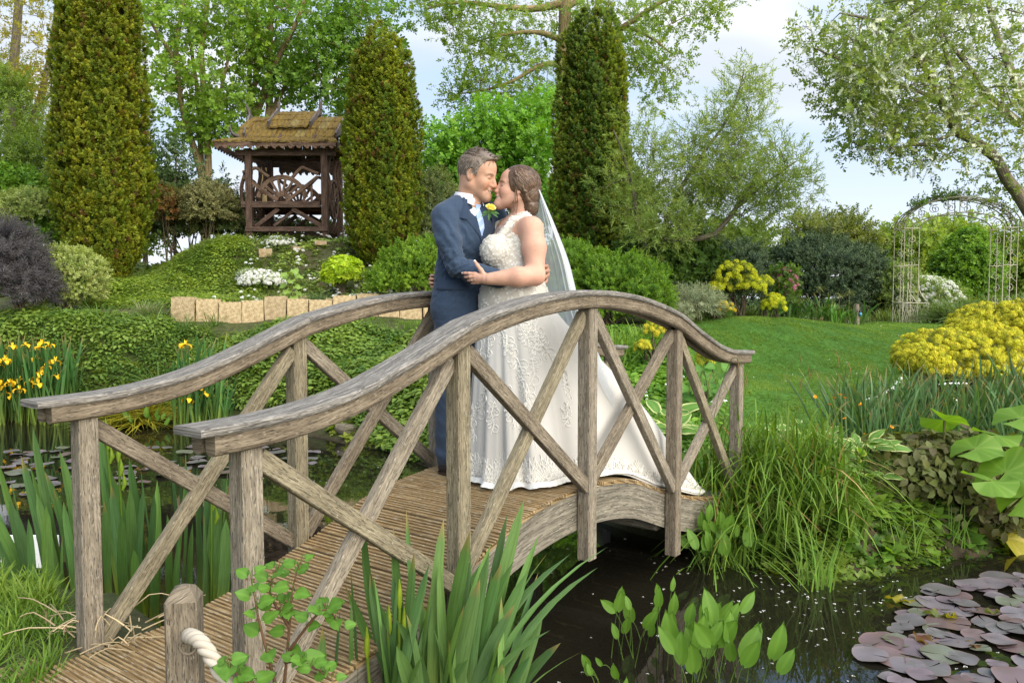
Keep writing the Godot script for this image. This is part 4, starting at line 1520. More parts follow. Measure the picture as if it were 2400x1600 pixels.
	H.egg(P.call(-0.075, -0.02, 0), Vector3(0.058, 0.070, 0.072), hbb, 0.03)
	H.egg(P.call(0.112, -0.020, 0), Vector3(0.074, 0.100, 0.14), hbb, 0.012, -1.0)
	H.egg(P.call(0.040, -0.15, 0), Vector3(0.12, 0.12, 0.2), hbb, 0.02, -1.0)
	var hm2 := MB.new()
	var hp := func(p: Vector3) -> Color:
		var q: Vector3 = hti * p
		var st := nz.get_noise_3dv(Vector3(q.x * 30.0 - q.y * 30.0, (q.x + q.y) * 170.0, q.z * 130.0))
		return Color(0.050, 0.029, 0.017).lerp(Color(0.130, 0.078, 0.045), clampf(0.5 + 0.8 * st, 0, 1))
	H.skin(hm2, 0.0048, hp, func(p: Vector3, _n: Vector3) -> float:
		var q: Vector3 = hti * p
		return 0.0035 * nz.get_noise_3dv(Vector3((q.x - q.y) * 12.0, (q.x + q.y) * 110.0, q.z * 110.0)))
	var lobe := Field.new()
	# the braid: two rows of crossing strands from the temple to the bun
	for i in 9:
		var u := i / 8.0
		var c: Vector3 = P.call(lerpf(0.030, -0.080, u), lerpf(0.075, -0.062, pow(u, 1.15)), -lerpf(0.074, 0.058, u) - 0.016 * sin(u * PI))
		var dirv := (P.call(lerpf(-0.01, -0.05, u), -0.10, 0.0) - P.call(0, 0, 0)) as Vector3
		var s := 1.0 if i % 2 == 0 else -1.0
		var br := Basis(Vector3(0, 0, 1), (0.9 + 0.5 * s) ).orthonormalized()
		lobe.egg(c, Vector3(0.0195, 0.0105, 0.012) * (0.85 + 0.35 * u), hbb * br, 0.004)
		if dirv.length() < 0.0: break
	var bc: Vector3 = Vector3(0.046, 1.425, -0.055)
	for i in 26:
		var u := i / 26.0
		var an := TAU * u * 3.2
		var r := lerpf(0.040, 0.010, u)
		lobe.egg(bc + Vector3(cos(an) * r * 0.8, sin(an) * r, 0.022 + 0.026 * u) , Vector3(0.020, 0.012, 0.013), Basis(Vector3(0, 0, 1), an + PI / 2), 0.003)
	lobe.egg(bc, Vector3(0.046, 0.052, 0.050), Basis(), 0.01)
	lobe.egg(bc + Vector3(-0.03, 0.055, 0.01), Vector3(0.04, 0.045, 0.05), Basis(), 0.02)
	lobe.skin(hm2, 0.0045, hp, func(p: Vector3, n: Vector3) -> float: return 0.0025 * nz.get_noise_3dv(Vector3(p.x * 90.0, p.y * 90.0, p.z * 40.0)))
	# loose strands by the ear and the nape
	rng.seed = 8
	for k in 6:
		var x := rf(-0.002, 0.014)
		var pts := []
		for i in 8:
			var u := i / 7.0
			pts.append(P.call(x + 0.010 * sin(u * 5.0 + k) - 0.02 * u, lerpf(0.03, -0.135, u), -0.074 - 0.010 * sin(u * 4.0 + k * 0.7) + 0.012 * u))
		hm2.col = Color(0.12, 0.072, 0.042) * rf(0.8, 1.4)
		hm2.tube(pts, [0.0032, 0.003, 0.0026, 0.002, 0.0015, 0.001, 0.0008, 0.0004], 4, false)
	for k in 330:   # strands swept back from the hairline to the bun
		var a0 := rf(-1.9, 1.2)
		var d0 := Vector3(0.62 + rf(-0.25, 0.08), cos(a0) * 0.8, sin(a0) * 0.8).normalized()
		var d1 := Vector3(-0.72, -0.62 + rf(-0.15, 0.3), -0.15 + rf(-0.3, 0.25)).normalized()
		if a0 < -1.35: d0 = Vector3(rf(0.2, 0.45), rf(-0.25, 0.15), -0.9).normalized()
		var pts := []
		var wob := rf(0, TAU)
		for i in 8:
			var u := i / 7.0
			var d := d0.slerp(d1, u)
			var lift := 1.0 + 0.018 * sin(u * PI) + 0.012 * sin(u * 5.0 + wob)
			pts.append(P.call(-0.020 + 0.107 * d.x * lift, 0.036 + 0.099 * d.y * lift, 0.090 * d.z * lift))
		hm2.col = Color(0.082, 0.048, 0.028) * rf(0.45, 2.1)
		hm2.tube(pts, [0.0008, 0.0022, 0.0026, 0.0026, 0.0026, 0.0024, 0.002, 0.0008], 4, false)
	for k in 70:   # flyaway hairs
		var d := Vector3(rf(-1.0, 0.6), rf(-0.2, 1.0), rf(-1, 0.4)).normalized()
		var q := Vector3(-0.020 + 0.107 * d.x, 0.036 + 0.099 * d.y, 0.090 * d.z)
		var e := q + d * rf(0.004, 0.010) + Vector3(rf(-0.025, 0.006), rf(-0.015, 0.006), rf(-0.010, 0.010))
		hm2.col = Color(0.11, 0.07, 0.04) * rf(0.7, 1.6)
		hm2.tube([ht * q, ht * ((q + e) * 0.5 + d * 0.003), ht * e], [0.0009, 0.0007, 0.0003], 3, false)
	put("hair", hm2.mesh(), M.hair, t)
	# ---- veil: gathered at the bun, falling behind her and over the train
	var vm := MB.new()
	var spine := [Vector3(0.090, 1.512, -0.055), Vector3(0.118, 1.43, -0.075), Vector3(0.160, 1.30, -0.10), Vector3(0.215, 1.13, -0.13), Vector3(0.265, 0.93, -0.19), Vector3(0.35, 0.70, -0.28), Vector3(0.50, 0.42, -0.42), Vector3(0.76, 0.08, -0.70), Vector3(1.12, -0.33, -1.03)]
	var wide := [0.032, 0.075, 0.15, 0.21, 0.25, 0.27, 0.31, 0.34, 0.36]
	var cen := curve(spine, 40)
	rows = []
	for i in 40:
		var u := i / 39.0
		var w: float = along([0, 1, 2, 3, 4, 5, 6, 7, 8], wide, u * 8.0)
		var row := PackedVector3Array()
		for k in 61:
			var a := (k - 30) / 30.0
			var across := Vector3(0.60, 0, 0.80)
			var inw := Vector3(-0.80, 0.10, 0.60)
			var fold := (0.25 + 0.75 * (1.0 - u)) * w * 0.050 * sin(a * 26.0 + 1.5 * sin(a * 7.0 + u * 2.0)) + 0.004 * sin(a * 61.0 + u * 5.0)
			var p := cen[i] + across * a * w * (0.92 + 0.08 * u) + inw * (a * a * w * 0.75 + fold)
			p = inside_rails(base, p)
			var fl_y := deck_under(base + p) - base.y + 0.02
			p.y = maxf(p.y, fl_y)
			row.append(p)
		rows.append(row)
	vm.grid(rows)
	var vo := put("veil", vm.mesh(), M.veil, t)
	var cm := MB.new()
	for k in 7:
		var an := -0.9 + 0.3 * k
		cm.egg_ring(Vector3(0.084, 1.508, -0.055) + Vector3(-0.004, sin(an) * 0.012, cos(an) * 0.02), 0.010)
	put("hair_comb", cm.mesh(), M.lace_thread, vo)
	# ---- necklace
	var nm := MB.new()
	var np := []
	for i in 17:
		var u := i / 16.0
		var off := lerpf(-0.075, 0.085, u)
		var y := 1.375 - 0.075 * (1.0 - pow(absf(u - 0.5) * 2.0, 1.5))
		np.append(A.meet(Vector3(-0.01, y, -0.065) + sx * off + fx * 0.3, -fx) + fx * 0.002)
	nm.tube(np, [0.0016], 5, false)
	put("necklace", nm.mesh(), M.gold, t)
	return t

func make_people() -> void:
	var skin := mat("skin", Color.WHITE, 0.58, 0.35)
	skin.subsurf_scatter_enabled = true
	skin.subsurf_scatter_strength = 0.08
	mat("hair", Color.WHITE, 0.42, 0.5)
	var suit_t := weave_tex(Color(0.021, 0.036, 0.066), Color(0.042, 0.066, 0.108), Color(0.016, 0.027, 0.052))
	var suit := mat("suit", Color.WHITE, 0.85, 0.25)
	suit.albedo_texture = suit_t
	suit.uv1_triplanar = true
	suit.uv1_scale = Vector3.ONE * 7.0
	suit.rim_enabled = true
	suit.rim = 0.25
	suit.rim_tint = 0.6
	var sd := suit.duplicate() as StandardMaterial3D
	sd.resource_name = "suit_dark"
	sd.albedo_color = Color(0.94, 0.94, 0.95)
	M["suit_dark"] = sd
	mat("shirt", Color(0.60, 0.59, 0.63), 0.8, 0.3)
	mat("tie", Color(0.30, 0.42, 0.66), 0.45, 0.5)
	var tt := stripes_tex(Color(0.28, 0.40, 0.66), Color(0.42, 0.53, 0.76))
	M.tie.albedo_color = Color.WHITE
	M.tie.albedo_texture = tt
	M.tie.uv1_scale = Vector3(9, 9, 9)
	mat("shoe", Color(0.022, 0.020, 0.024), 0.35, 0.5)
	mat("sole", Color(0.045, 0.03, 0.02), 0.8, 0.3)
	var gold := mat("gold", Color(0.85, 0.62, 0.30), 0.25, 0.5)
	gold.metallic = 1.0
	var rose := leafmat("rose", 0.6, 0.5)
	rose.albedo_color = Color(0.86, 0.70, 0.16).linear_to_srgb()
	var rl := leafmat("rose_leaf", 0.5, 0.4)
	rl.albedo_color = Color(0.05, 0.13, 0.03).linear_to_srgb()
	mat("lace", Color(0.46, 0.43, 0.375), 0.75, 0.35)
	mat("lace_thread", Color(0.68, 0.66, 0.61), 0.5, 0.5)
	var satin := mat("satin", Color(0.52, 0.50, 0.465), 0.55, 0.4)
	satin.rim_enabled = true
	satin.rim = 0.3
	var tl := mat("tulle", Color(0.85, 0.78, 0.72), 0.8, 0.2)
	tl.transparency = BaseMaterial3D.TRANSPARENCY_ALPHA
	tl.albedo_color.a = 0.30
	var ve := mat("veil", Color(0.76, 0.80, 0.84), 0.7, 0.3)
	ve.transparency = BaseMaterial3D.TRANSPARENCY_ALPHA
	ve.albedo_color.a = 0.46
	ve.backlight_enabled = true
	ve.backlight = Color(0.9, 0.9, 0.9)
	make_groom()
	make_bride()

func weave_tex(a: Color, b: Color, line: Color) -> ImageTexture:
	var n := 256
	var d := noise_img(n, n, 55, 0.12, 3).get_data()
	var out := PackedByteArray()
	out.resize(n * n * 3)
	for y in n:
		for x in n:
			var i := y * n + x
			var k := 0.5 * d[i] / 255.0 + 0.5 * float((x + y) % 4 < 2)
			var c := a.lerp(b, k)
			if x % 64 < 3 or y % 64 < 3: c = c.lerp(line, 0.45)
			c = c.linear_to_srgb()
			out[i * 3] = int(c.r * 255)
			out[i * 3 + 1] = int(c.g * 255)
			out[i * 3 + 2] = int(c.b * 255)
	return ImageTexture.create_from_image(Image.create_from_data(n, n, false, Image.FORMAT_RGB8, out))

func stripes_tex(a: Color, b: Color) -> ImageTexture:
	var n := 64
	var im := Image.create(n, n, false, Image.FORMAT_RGB8)
	for y in n:
		for x in n: im.set_pixel(x, y, (a if (x + y) % 32 < 20 else b).linear_to_srgb())
	return ImageTexture.create_from_image(im)

# ------------------------------------------------------------------ plants: small meshes, and the ways they are put together
var L := {}      # leaf and sprig meshes

func sprig(n: int, ll: float, lw: float, open: float, spread := 0.85, pieces := 2, fold := 0.25, bend := 0.25, wide := 0.45, stem := 0.014) -> ArrayMesh:
	# a shoot along +y of length 1 with n leaves set spirally
	var b := MB.new()
	if stem > 0.0: b.tube([Vector3.ZERO, Vector3(0, 0.5, 0.02), Vector3(0, 0.96, 0)], [stem, stem * 0.7, stem * 0.3], 3, false)
	for i in n:
		var t := float(i) / maxf(n - 1, 1)
		var a := i * 2.4 + 0.3
		var y := 1.0 - spread * (1.0 - t)
		var o := open * (1.0 - 0.55 * t) + rf(-0.12, 0.12)
		var d := Vector3(cos(a) * sin(o), cos(o), sin(a) * sin(o))
		var k := rf(0.82, 1.15)
		b.col = Color.WHITE * rf(0.84, 1.12)
		b.leaf(Vector3(0, y, 0), d, (Vector3.UP + Vector3(rf(-0.3, 0.3), 0.2, rf(-0.3, 0.3)) - d * 0.2).normalized(), ll * k, lw * k, fold, bend, pieces, wide)
	return b.mesh()

func rosette(n: int, ll: float, lw: float, rise0: float, rise1: float, pieces := 3, bend := 0.35, stalk := 0.0, wide := 0.5) -> ArrayMesh:
	# leaves standing out round a point; with stalks they are held above it
	var b := MB.new()
	for i in n:
		var a := i * 2.4 + rf(-0.3, 0.3)
		var e := lerpf(rise0, rise1, float(i) / maxf(1, n - 1)) + rf(-0.15, 0.15)
		var d := Vector3(cos(a) * cos(e), sin(e), sin(a) * cos(e))
		var p := Vector3.ZERO
		b.col = Color.WHITE * rf(0.82, 1.14)
		if stalk > 0.0:
			var q := Vector3(cos(a) * cos(e) * 0.5, stalk * rf(0.7, 1.1), sin(a) * cos(e) * 0.5)
			b.tube([p, q * 0.55 + Vector3(0, 0.06, 0), q], [0.014, 0.011, 0.008], 3, false)
			p = q
			d = Vector3(d.x, rf(-0.25, 0.35), d.z).normalized()
		b.leaf(p, d, Vector3.UP, ll * rf(0.8, 1.15), lw * rf(0.85, 1.1), 0.22, bend, pieces, wide)
	return b.mesh()

func blades(n: int, w: float, lean: float, bend: float, seg := 3) -> ArrayMesh:
	# a tuft of grass of height about 1
	var b := MB.new()
	for i in n:
		var a := i * 2.4 + rf(-0.4, 0.4)
		var o := lean * sqrt(rf(0.02, 1.0))
		var d := Vector3(cos(a) * sin(o), cos(o), sin(a) * sin(o))
		var out := Vector3(cos(a), 0, sin(a))
		var h := rf(0.6, 1.05)
		var path := []
		var ws := []
		for k in seg + 1:
			var t := float(k) / seg
			path.append(out * 0.03 * rf(0.5, 1.5) + d * h * t + (out * 0.5 - Vector3.UP * 0.8) * bend * h * t * t)
			ws.append(w * (1.0 - 0.9 * pow(t, 1.6)) + 0.001)
		b.col = Color.WHITE * rf(0.78, 1.15)
		var f := b.v.size()
		for k in seg + 1:
			var s: Vector3 = Vector3(-sin(a), 0, cos(a)) * ws[k] * 0.5
			b.pt(path[k] - s, Vector2(float(k) / seg, 0))
			b.pt(path[k] + s, Vector2(float(k) / seg, 1))
		for k in seg: b.quad(f + k * 2, f + k * 2 + 1, f + k * 2 + 3, f + k * 2 + 2)
	return b.mesh()

func needle_tuft(n: int) -> ArrayMesh:
	# a bushy yew shoot
	var b := MB.new()
	for i in n:
		var t := float(i) / n
		var a := i * 2.4
		var o := lerpf(1.35, 0.25, t) + rf(-0.15, 0.15)
		var d := Vector3(cos(a) * sin(o), cos(o), sin(a) * sin(o))
		b.col = Color.WHITE * rf(0.75, 1.2)
		b.leaf(Vector3(0, 0.15 + 0.55 * t, 0), d, Vector3.UP, rf(0.34, 0.46), rf(0.17, 0.23), 0.25, 0.25, 2, 0.55)
	return b.mesh()

func flower_head(n: int, spread: float, petal: float) -> ArrayMesh:
	# a domed head of many small open florets
	var b := MB.new()
	for i in n:
		var t := (i + 0.5) / n
		var a := i * 2.4
		var o := spread * sqrt(t)
		var up := Vector3(cos(a) * sin(o), cos(o), sin(a) * sin(o))
		var p := Vector3(up.x * 0.55, up.y * 0.5 - 0.1, up.z * 0.55)
		var s: Vector3 = up.cross(Vector3(0.3, 0.2, 0.9)).normalized()
		b.col = Color.WHITE * rf(0.82, 1.12)
		for k in 3:
			var d := s.rotated(up, TAU * k / 3 + i)
			b.leaf(p, (d + up * 0.5).normalized(), up, petal, petal * 0.75, 0.2, 0.2, 2)
	return b.mesh()

func make_leaf_meshes() -> void:
	rng.seed = 2024
	L.broad = [sprig(9, 0.40, 0.27, 1.15), sprig(8, 0.44, 0.30, 1.25), sprig(10, 0.36, 0.25, 1.05)]
	L.maple = [sprig(8, 0.42, 0.42, 1.25, 0.8, 3), sprig(7, 0.46, 0.44, 1.3, 0.8, 3)]
	L.willow = [sprig(13, 0.42, 0.085, 0.8, 0.9, 2, 0.2, 0.2, 0.5), sprig(12, 0.46, 0.09, 0.95, 0.9, 2, 0.2, 0.3, 0.5)]
	L.small = [sprig(14, 0.26, 0.15, 1.1, 0.9), sprig(13, 0.28, 0.16, 1.2, 0.9)]
	L.yew = [needle_tuft(22), needle_tuft(20)]
	L.feather = [sprig(20, 0.34, 0.045, 1.0, 0.95, 2, 0.1, 0.3, 0.5)]
	L.cover = [rosette(9, 0.55, 0.40, 0.9, 0.1), rosette(8, 0.6, 0.42, 1.1, 0.2)]
	L.trifol = [rosette(9, 0.42, 0.34, 0.7, 0.2, 3, 0.25, 0.75), rosette(8, 0.46, 0.36, 0.8, 0.3, 3, 0.3, 0.85)]
	L.tuft = [blades(9, 0.05, 0.6, 0.25), blades(8, 0.055, 0.8, 0.35)]
	L.lawn = [blades(7, 0.10, 0.7, 0.2, 2), blades(6, 0.11, 0.9, 0.3, 2)]
	L.fine = [blades(16, 0.022, 0.9, 0.45, 4), blades(15, 0.024, 1.05, 0.6, 4)]
	L.spurge = [flower_head(18, 1.5, 0.34), flower_head(16, 1.4, 0.36)]
	L.bloom = [flower_head(12, 1.3, 0.34)]
	L.raceme = [sprig(22, 0.16, 0.15, 1.3, 0.95, 2, 0.2, 0.1, 0.5, 0.02)]
	L.needle_stem = [sprig(26, 0.26, 0.04, 1.2, 0.95, 2, 0.1, 0.2, 0.5, 0.02)]

func plant_mats() -> void:
	leafmat("leaf", 0.5, 1.0)
	leafmat("leaf_dull", 0.7, 0.7)
	leafmat("petal", 0.7, 0.6)
	leafmat("blade", 0.42, 0.9)
	M.blade.roughness = 0.55
	M.blade.albedo_texture = grain_tex(320, Color(0.78, 0.78, 0.75), Color(1.0, 1.0, 1.0), Color(0.62, 0.60, 0.45), Color(1.0, 1.0, 0.9), 0.74, 0.80)[0]
	M.blade.uv1_scale = Vector3(1.5, 9, 1)
	M.leaf.albedo_color = Color(1.62, 1.55, 1.12).linear_to_srgb()
	M.leaf_dull.albedo_color = Color(1.50, 1.42, 1.15).linear_to_srgb()
	M.blade.albedo_color = Color(1.28, 1.20, 1.0).linear_to_srgb()
	var bt := grain_tex(300, Color(0.10, 0.085, 0.06), Color(0.22, 0.185, 0.13), Color(0.05, 0.04, 0.03), Color(0.26, 0.25, 0.18), 0.7, 0.75)
	woodmat("bark", bt, Vector3(1.0, 2.0, 1), Color.WHITE, 0.5)
	woodmat("bark_tan", bt, Vector3(1.0, 2.0, 1), Color(1.35, 1.2, 0.85), 0.5)
	mat("stem", Color.WHITE, 0.7, 0.3)

func pick(a: Array):
	return a[rng.randi_range(0, a.size() - 1)]

func in_ball() -> Vector3:
	var p := Vector3(rf(-1, 1), rf(-1, 1), rf(-1, 1))
	while p.length_squared() > 1.0: p = Vector3(rf(-1, 1), rf(-1, 1), rf(-1, 1))
	return p

# copies of several variants of a mesh under one parent
class Mix:
	var s := []
	func _init(n: int) -> void:
		for i in n: s.append(Scat.new())

func mixed(called: String, m: Mix, meshes: Array, mt: Material, parent: Node3D) -> void:
	for i in meshes.size():
		if m.s[i].count(): scatter(called, m.s[i], meshes[i], mt, parent)

# a tree: given limbs (world points and radii), and blobs [centre, radii, clusters] that the finer branches reach into
func tree(o: Node3D, limbs: Array, blobs: Array, kind: Array, mt: Material, c1: Color, c2: Color, per: int, size: float, sigma: float, bark: Material, droop := 0.0, flowers := []) -> void:
	var nodes := PackedVector3Array()
	var at := o.position
	for i in limbs.size():
		var way: Array = limbs[i][0].duplicate()
		if i == 0:
			var g := gh(way[0].x, way[0].z)
			if way[0].y > g: way.push_front(Vector3(way[0].x, g - 0.15, way[0].z))
		var pts := curve(way, 12)
		var rad := []
		for k in 12: rad.append(lerpf(limbs[i][1], limbs[i][2], k / 11.0))
		var b := MB.new()
		var loc := []
		for p in pts: loc.append(p - at)
		b.tube(loc, rad, 9, true, i * 0.4)
		put("trunk" if i == 0 else "branch", b.mesh(), bark, o)
		for k in range(3, 12): nodes.append(pts[k])
	var tw := MB.new()
	var mix := Mix.new(kind.size())
	var fl := Scat.new()
	for bl in blobs:
		for n in bl[2]:
			var q := in_ball()
			q = q.normalized() * pow(q.length(), 0.6)
			var c: Vector3 = bl[0] + q * bl[1]
			var best := 1e9
			var from := nodes[0]
			for p in nodes:
				var d := p.distance_squared_to(c) + maxf(0.0, p.y - c.y) * 0.4
				if d < best:
					best = d
					from = p
			var len := from.distance_to(c)
			var m := (from + c) * 0.5 + Vector3(rf(-0.1, 0.1), 0.12 - 0.15 * droop, rf(-0.1, 0.1)) * len
			var path := curve([from - at, m - at, c - at], 6)
			var r := clampf(0.006 + len * 0.008, 0.006, 0.03)
			tw.tube(path, [r, r * 0.85, r * 0.7, r * 0.55, r * 0.4, r * 0.25], 4, false)
			for k in range(2, 6): nodes.append(path[k] + at)
			var dirn := (c - from).normalized()
			var tone := rf(0, 1)
			for t in per:
				var g := in_ball()
				var p := c + Vector3(g.x, g.y * 0.75, g.z) * sigma - dirn * sigma * rf(0.0, 0.5)
				var up := (dirn * 0.7 + g * 0.9 + Vector3(0, 0.25 - droop, 0)).normalized()
				var col := jitter(c1.lerp(c2, clampf(tone * 0.6 + rf(0, 0.4), 0, 1)), 0.18)
				if flowers.size() and rng.randf() < flowers[0] * (0.4 + 1.2 * tone):
					fl.add(p - at, (up + Vector3(0, -0.5, 0)).normalized(), size * rf(0.9, 1.4), rf(0, TAU), jitter(flowers[1], 0.1))
				else:
					mix.s[rng.randi_range(0, kind.size() - 1)].add(p - at, up, size * rf(0.7, 1.25), rf(0, TAU), col)
	var two := put("twigs", tw.mesh(), bark, o)
	two.set_meta("kind", "stuff")
	mixed("crown", mix, kind, mt, o)
	if fl.count(): scatter("blossom", fl, L.raceme[0], M.petal, o)

# a shrub of rounded masses: blobs [centre (from its base), radii, copies]
func bush(o: Node3D, blobs: Array, kind: Array, mt: Material, c1: Color, c2: Color, size: float, rough := 0.22, inner := 0.3, up_bias := 0.25, stems := true) -> void:
	var mix := Mix.new(kind.size())
	var nz := FastNoiseLite.new()
	nz.seed = int(o.position.x * 37.0 + o.position.z * 11.0) + 500
	nz.frequency = 1.0
	var sm := MB.new()
	var patch := rf(0, 50)
	for bl in blobs:
		var rad: Vector3 = bl[1]
		var cen: Vector3 = bl[0] - o.position
		for i in bl[2]:
			var d := in_ball().normalized()
			if d.y < -0.55: d.y = -d.y * 0.5
			d = d.normalized()
			var w := nz.get_noise_3dv(d * 2.6 + cen * 3.0 + Vector3.ONE * patch) + 0.6 * nz.get_noise_3dv(d * 6.5 + cen)
			var r := 1.0 + rough * w
			if rng.randf() < inner: r *= rf(0.55, 0.95)
			var p := cen + d * rad * r
			if o.position.y + p.y < gh(o.position.x + p.x, o.position.z + p.z) - 0.05: continue
			var n := (d / rad).normalized()
			var up := (n + in_ball() * 0.65 + Vector3(0, up_bias, 0)).normalized()
			var tone := clampf(0.5 + 0.7 * nz.get_noise_3dv(p * 3.5 + Vector3(9, 9, 9)) + rf(-0.3, 0.3), 0, 1)
			mix.s[rng.randi_range(0, kind.size() - 1)].add(p - up * size * 0.4, up, size * rf(0.75, 1.25), rf(0, TAU), jitter(c1.lerp(c2, tone), 0.14))
		if stems:
			for k in 5:
				var q := cen + in_ball() * rad * 0.8
				sm.col = Color(0.10, 0.075, 0.05)
				var foot := Vector3(rf(-0.08, 0.08), -0.05, rf(-0.08, 0.08))
				sm.tube(curve([foot, foot.lerp(q, 0.5) + Vector3(0, 0.08, 0), q], 5), [0.016, 0.014, 0.011, 0.008, 0.005], 5, false)
	if sm.v.size(): put("stems", sm.mesh(), M.stem, o).set_meta("kind", "stuff")
	mixed("foliage", mix, kind, mt, o)

# a fastigiate yew: many upright shoots packed round a core, each with a top of its own
func yew(o: Node3D, height: float, hs: Array, rs: Array, squash: float, shoots: int, copies: int, c1: Color, c2: Color, warm: float) -> void:
	var core := MB.new()
	var rows := []
	for i in 14:
		var y := height * 0.90 * i / 13.0
		var r: float = along(hs, rs, y) * 0.62
		var row := PackedVector3Array()
		for k in 14: row.append(Vector3(cos(TAU * k / 14) * r * (1.0 + 0.1 * sin(k * 3.1 + i)), y, sin(TAU * k / 14) * r * squash))
		rows.append(row)
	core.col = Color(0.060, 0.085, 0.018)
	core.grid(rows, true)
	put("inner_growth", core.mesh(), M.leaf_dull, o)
	var mix := Mix.new(L.yew.size())
	var cols := []
	for k in shoots:
		var a := TAU * (k + rf(-0.4, 0.4)) / shoots
		cols.append([a, height * rf(0.76, 1.0), rf(0.76, 1.08), rf(0, 1), rf(0.14, 0.21)])
	for i in copies:
		var c = pick(cols)
		var y: float = c[1] * pow(rng.randf(), 0.92)
		var r: float = along(hs, rs, y) * c[2]
		var top_t := clampf((c[1] - y) / 0.35, 0.0, 1.0)
		var cr: float = c[4] * (0.25 + 0.75 * sqrt(top_t))
		var lean: float = c[0] + 0.06 * sin(y * 1.7 + c[3] * 9.0)
		var out := Vector3(cos(lean), 0, sin(lean) * squash)
		var ang := rf(-1.9, 1.9)
		var n := out.normalized().rotated(Vector3.UP, ang)
		var p := out * maxf(r - c[4], 0.02) + n * cr * rf(0.75, 1.12)
		p.y = y
		var w := clampf(warm + 0.55 * (c[3] - 0.5) + rf(-0.3, 0.3), 0, 1)
		var up := (n * 0.75 + Vector3(0, 0.75, 0) + in_ball() * 0.4).normalized()
		mix.s[rng.randi_range(0, 1)].add(p * Vector3(1.0 + 0.05 * sin(y * 4.3 + c[3] * 20.0), 1, 1.0 + 0.05 * sin(y * 3.7 + c[3] * 33.0)), up, rf(0.080, 0.130) * (1.5 if rng.randf() < 0.04 else 1.0), rf(0, TAU), jitter(c1.lerp(c2, w), 0.22) if rng.randf() > 0.05 else jitter(Color(0.12, 0.075, 0.03), 0.3))
	for c in cols:      # the spires that end the shoots
		for j in 9:
			var y: float = c[1] + 0.03 * j
			var r: float = along(hs, rs, c[1]) * c[2] - c[4]
			mix.s[0].add(Vector3(cos(c[0]) * r, y, sin(c[0]) * r * squash), Vector3(rf(-0.2, 0.2), 1, rf(-0.2, 0.2)), rf(0.07, 0.10) * (1.0 - j * 0.07), rf(0, TAU), jitter(c1.lerp(c2, rf(0.4, 1.0)), 0.2))
	mixed("foliage", mix, L.yew, M.leaf, o)

# low plants over a patch of ground: pts of an outline (x, z)
func patch(called: String, label: String, outline: Array, per_m2: float, kind: Array, mt: Material, c1: Color, c2: Color, s0: float, s1: float, sd: int, flowers := [], lean := 0.35, sink := 0.02, gaps := -1.0) -> void:
	rng.seed = sd
	var o := Node3D.new()
	o.name = numbered(called)
	add_child(o)
	tag(o, label, "plants", "", "stuff")
	var poly := PackedVector2Array()
	var lo := Vector2(1e9, 1e9)
	var hi := -lo
	for p in outline:
		poly.append(Vector2(p[0], p[1]))
		lo = lo.min(poly[-1])
		hi = hi.max(poly[-1])
	var n := int((hi.x - lo.x) * (hi.y - lo.y) * per_m2)
	var mix := Mix.new(kind.size())
	var fl := Scat.new()
	var nz := FastNoiseLite.new()
	nz.seed = sd
	nz.frequency = 1.1
	for i in n:
		var q := Vector2(rf(lo.x, hi.x), rf(lo.y, hi.y))
		if not Geometry2D.is_point_in_polygon(q, poly): continue
		var w := nz.get_noise_2d(q.x, q.y)
		if w < gaps: continue
		var y := gh(q.x, q.y)
		if y < -0.44: continue
		var s := rf(s0, s1) * (1.0 + 0.45 * w)
		var up := Vector3(rf(-lean, lean), 1, rf(-lean, lean) + lean * 0.4)
		mix.s[rng.randi_range(0, kind.size() - 1)].add(Vector3(q.x, y - sink, q.y), up, s, rf(0, TAU), jitter(c1.lerp(c2, clampf(0.5 + 0.9 * w + rf(-0.35, 0.35), 0, 1)), 0.16))
		if flowers.size() and rng.randf() < flowers[0] and nz.get_noise_2d(q.x * 1.9 + 30.0, q.y * 1.9) > flowers[3]:
			fl.add(Vector3(q.x + rf(-0.03, 0.03), y + s * rf(0.75, 1.1), q.y), Vector3(rf(-0.3, 0.3), 1, rf(-0.1, 0.5)), flowers[2] * rf(0.7, 1.2), rf(0, TAU), jitter(flowers[1], 0.06))
	mixed("growth", mix, kind, mt, o)
	if fl.count(): scatter("flowers", fl, L.bloom[0], M.petal, o)

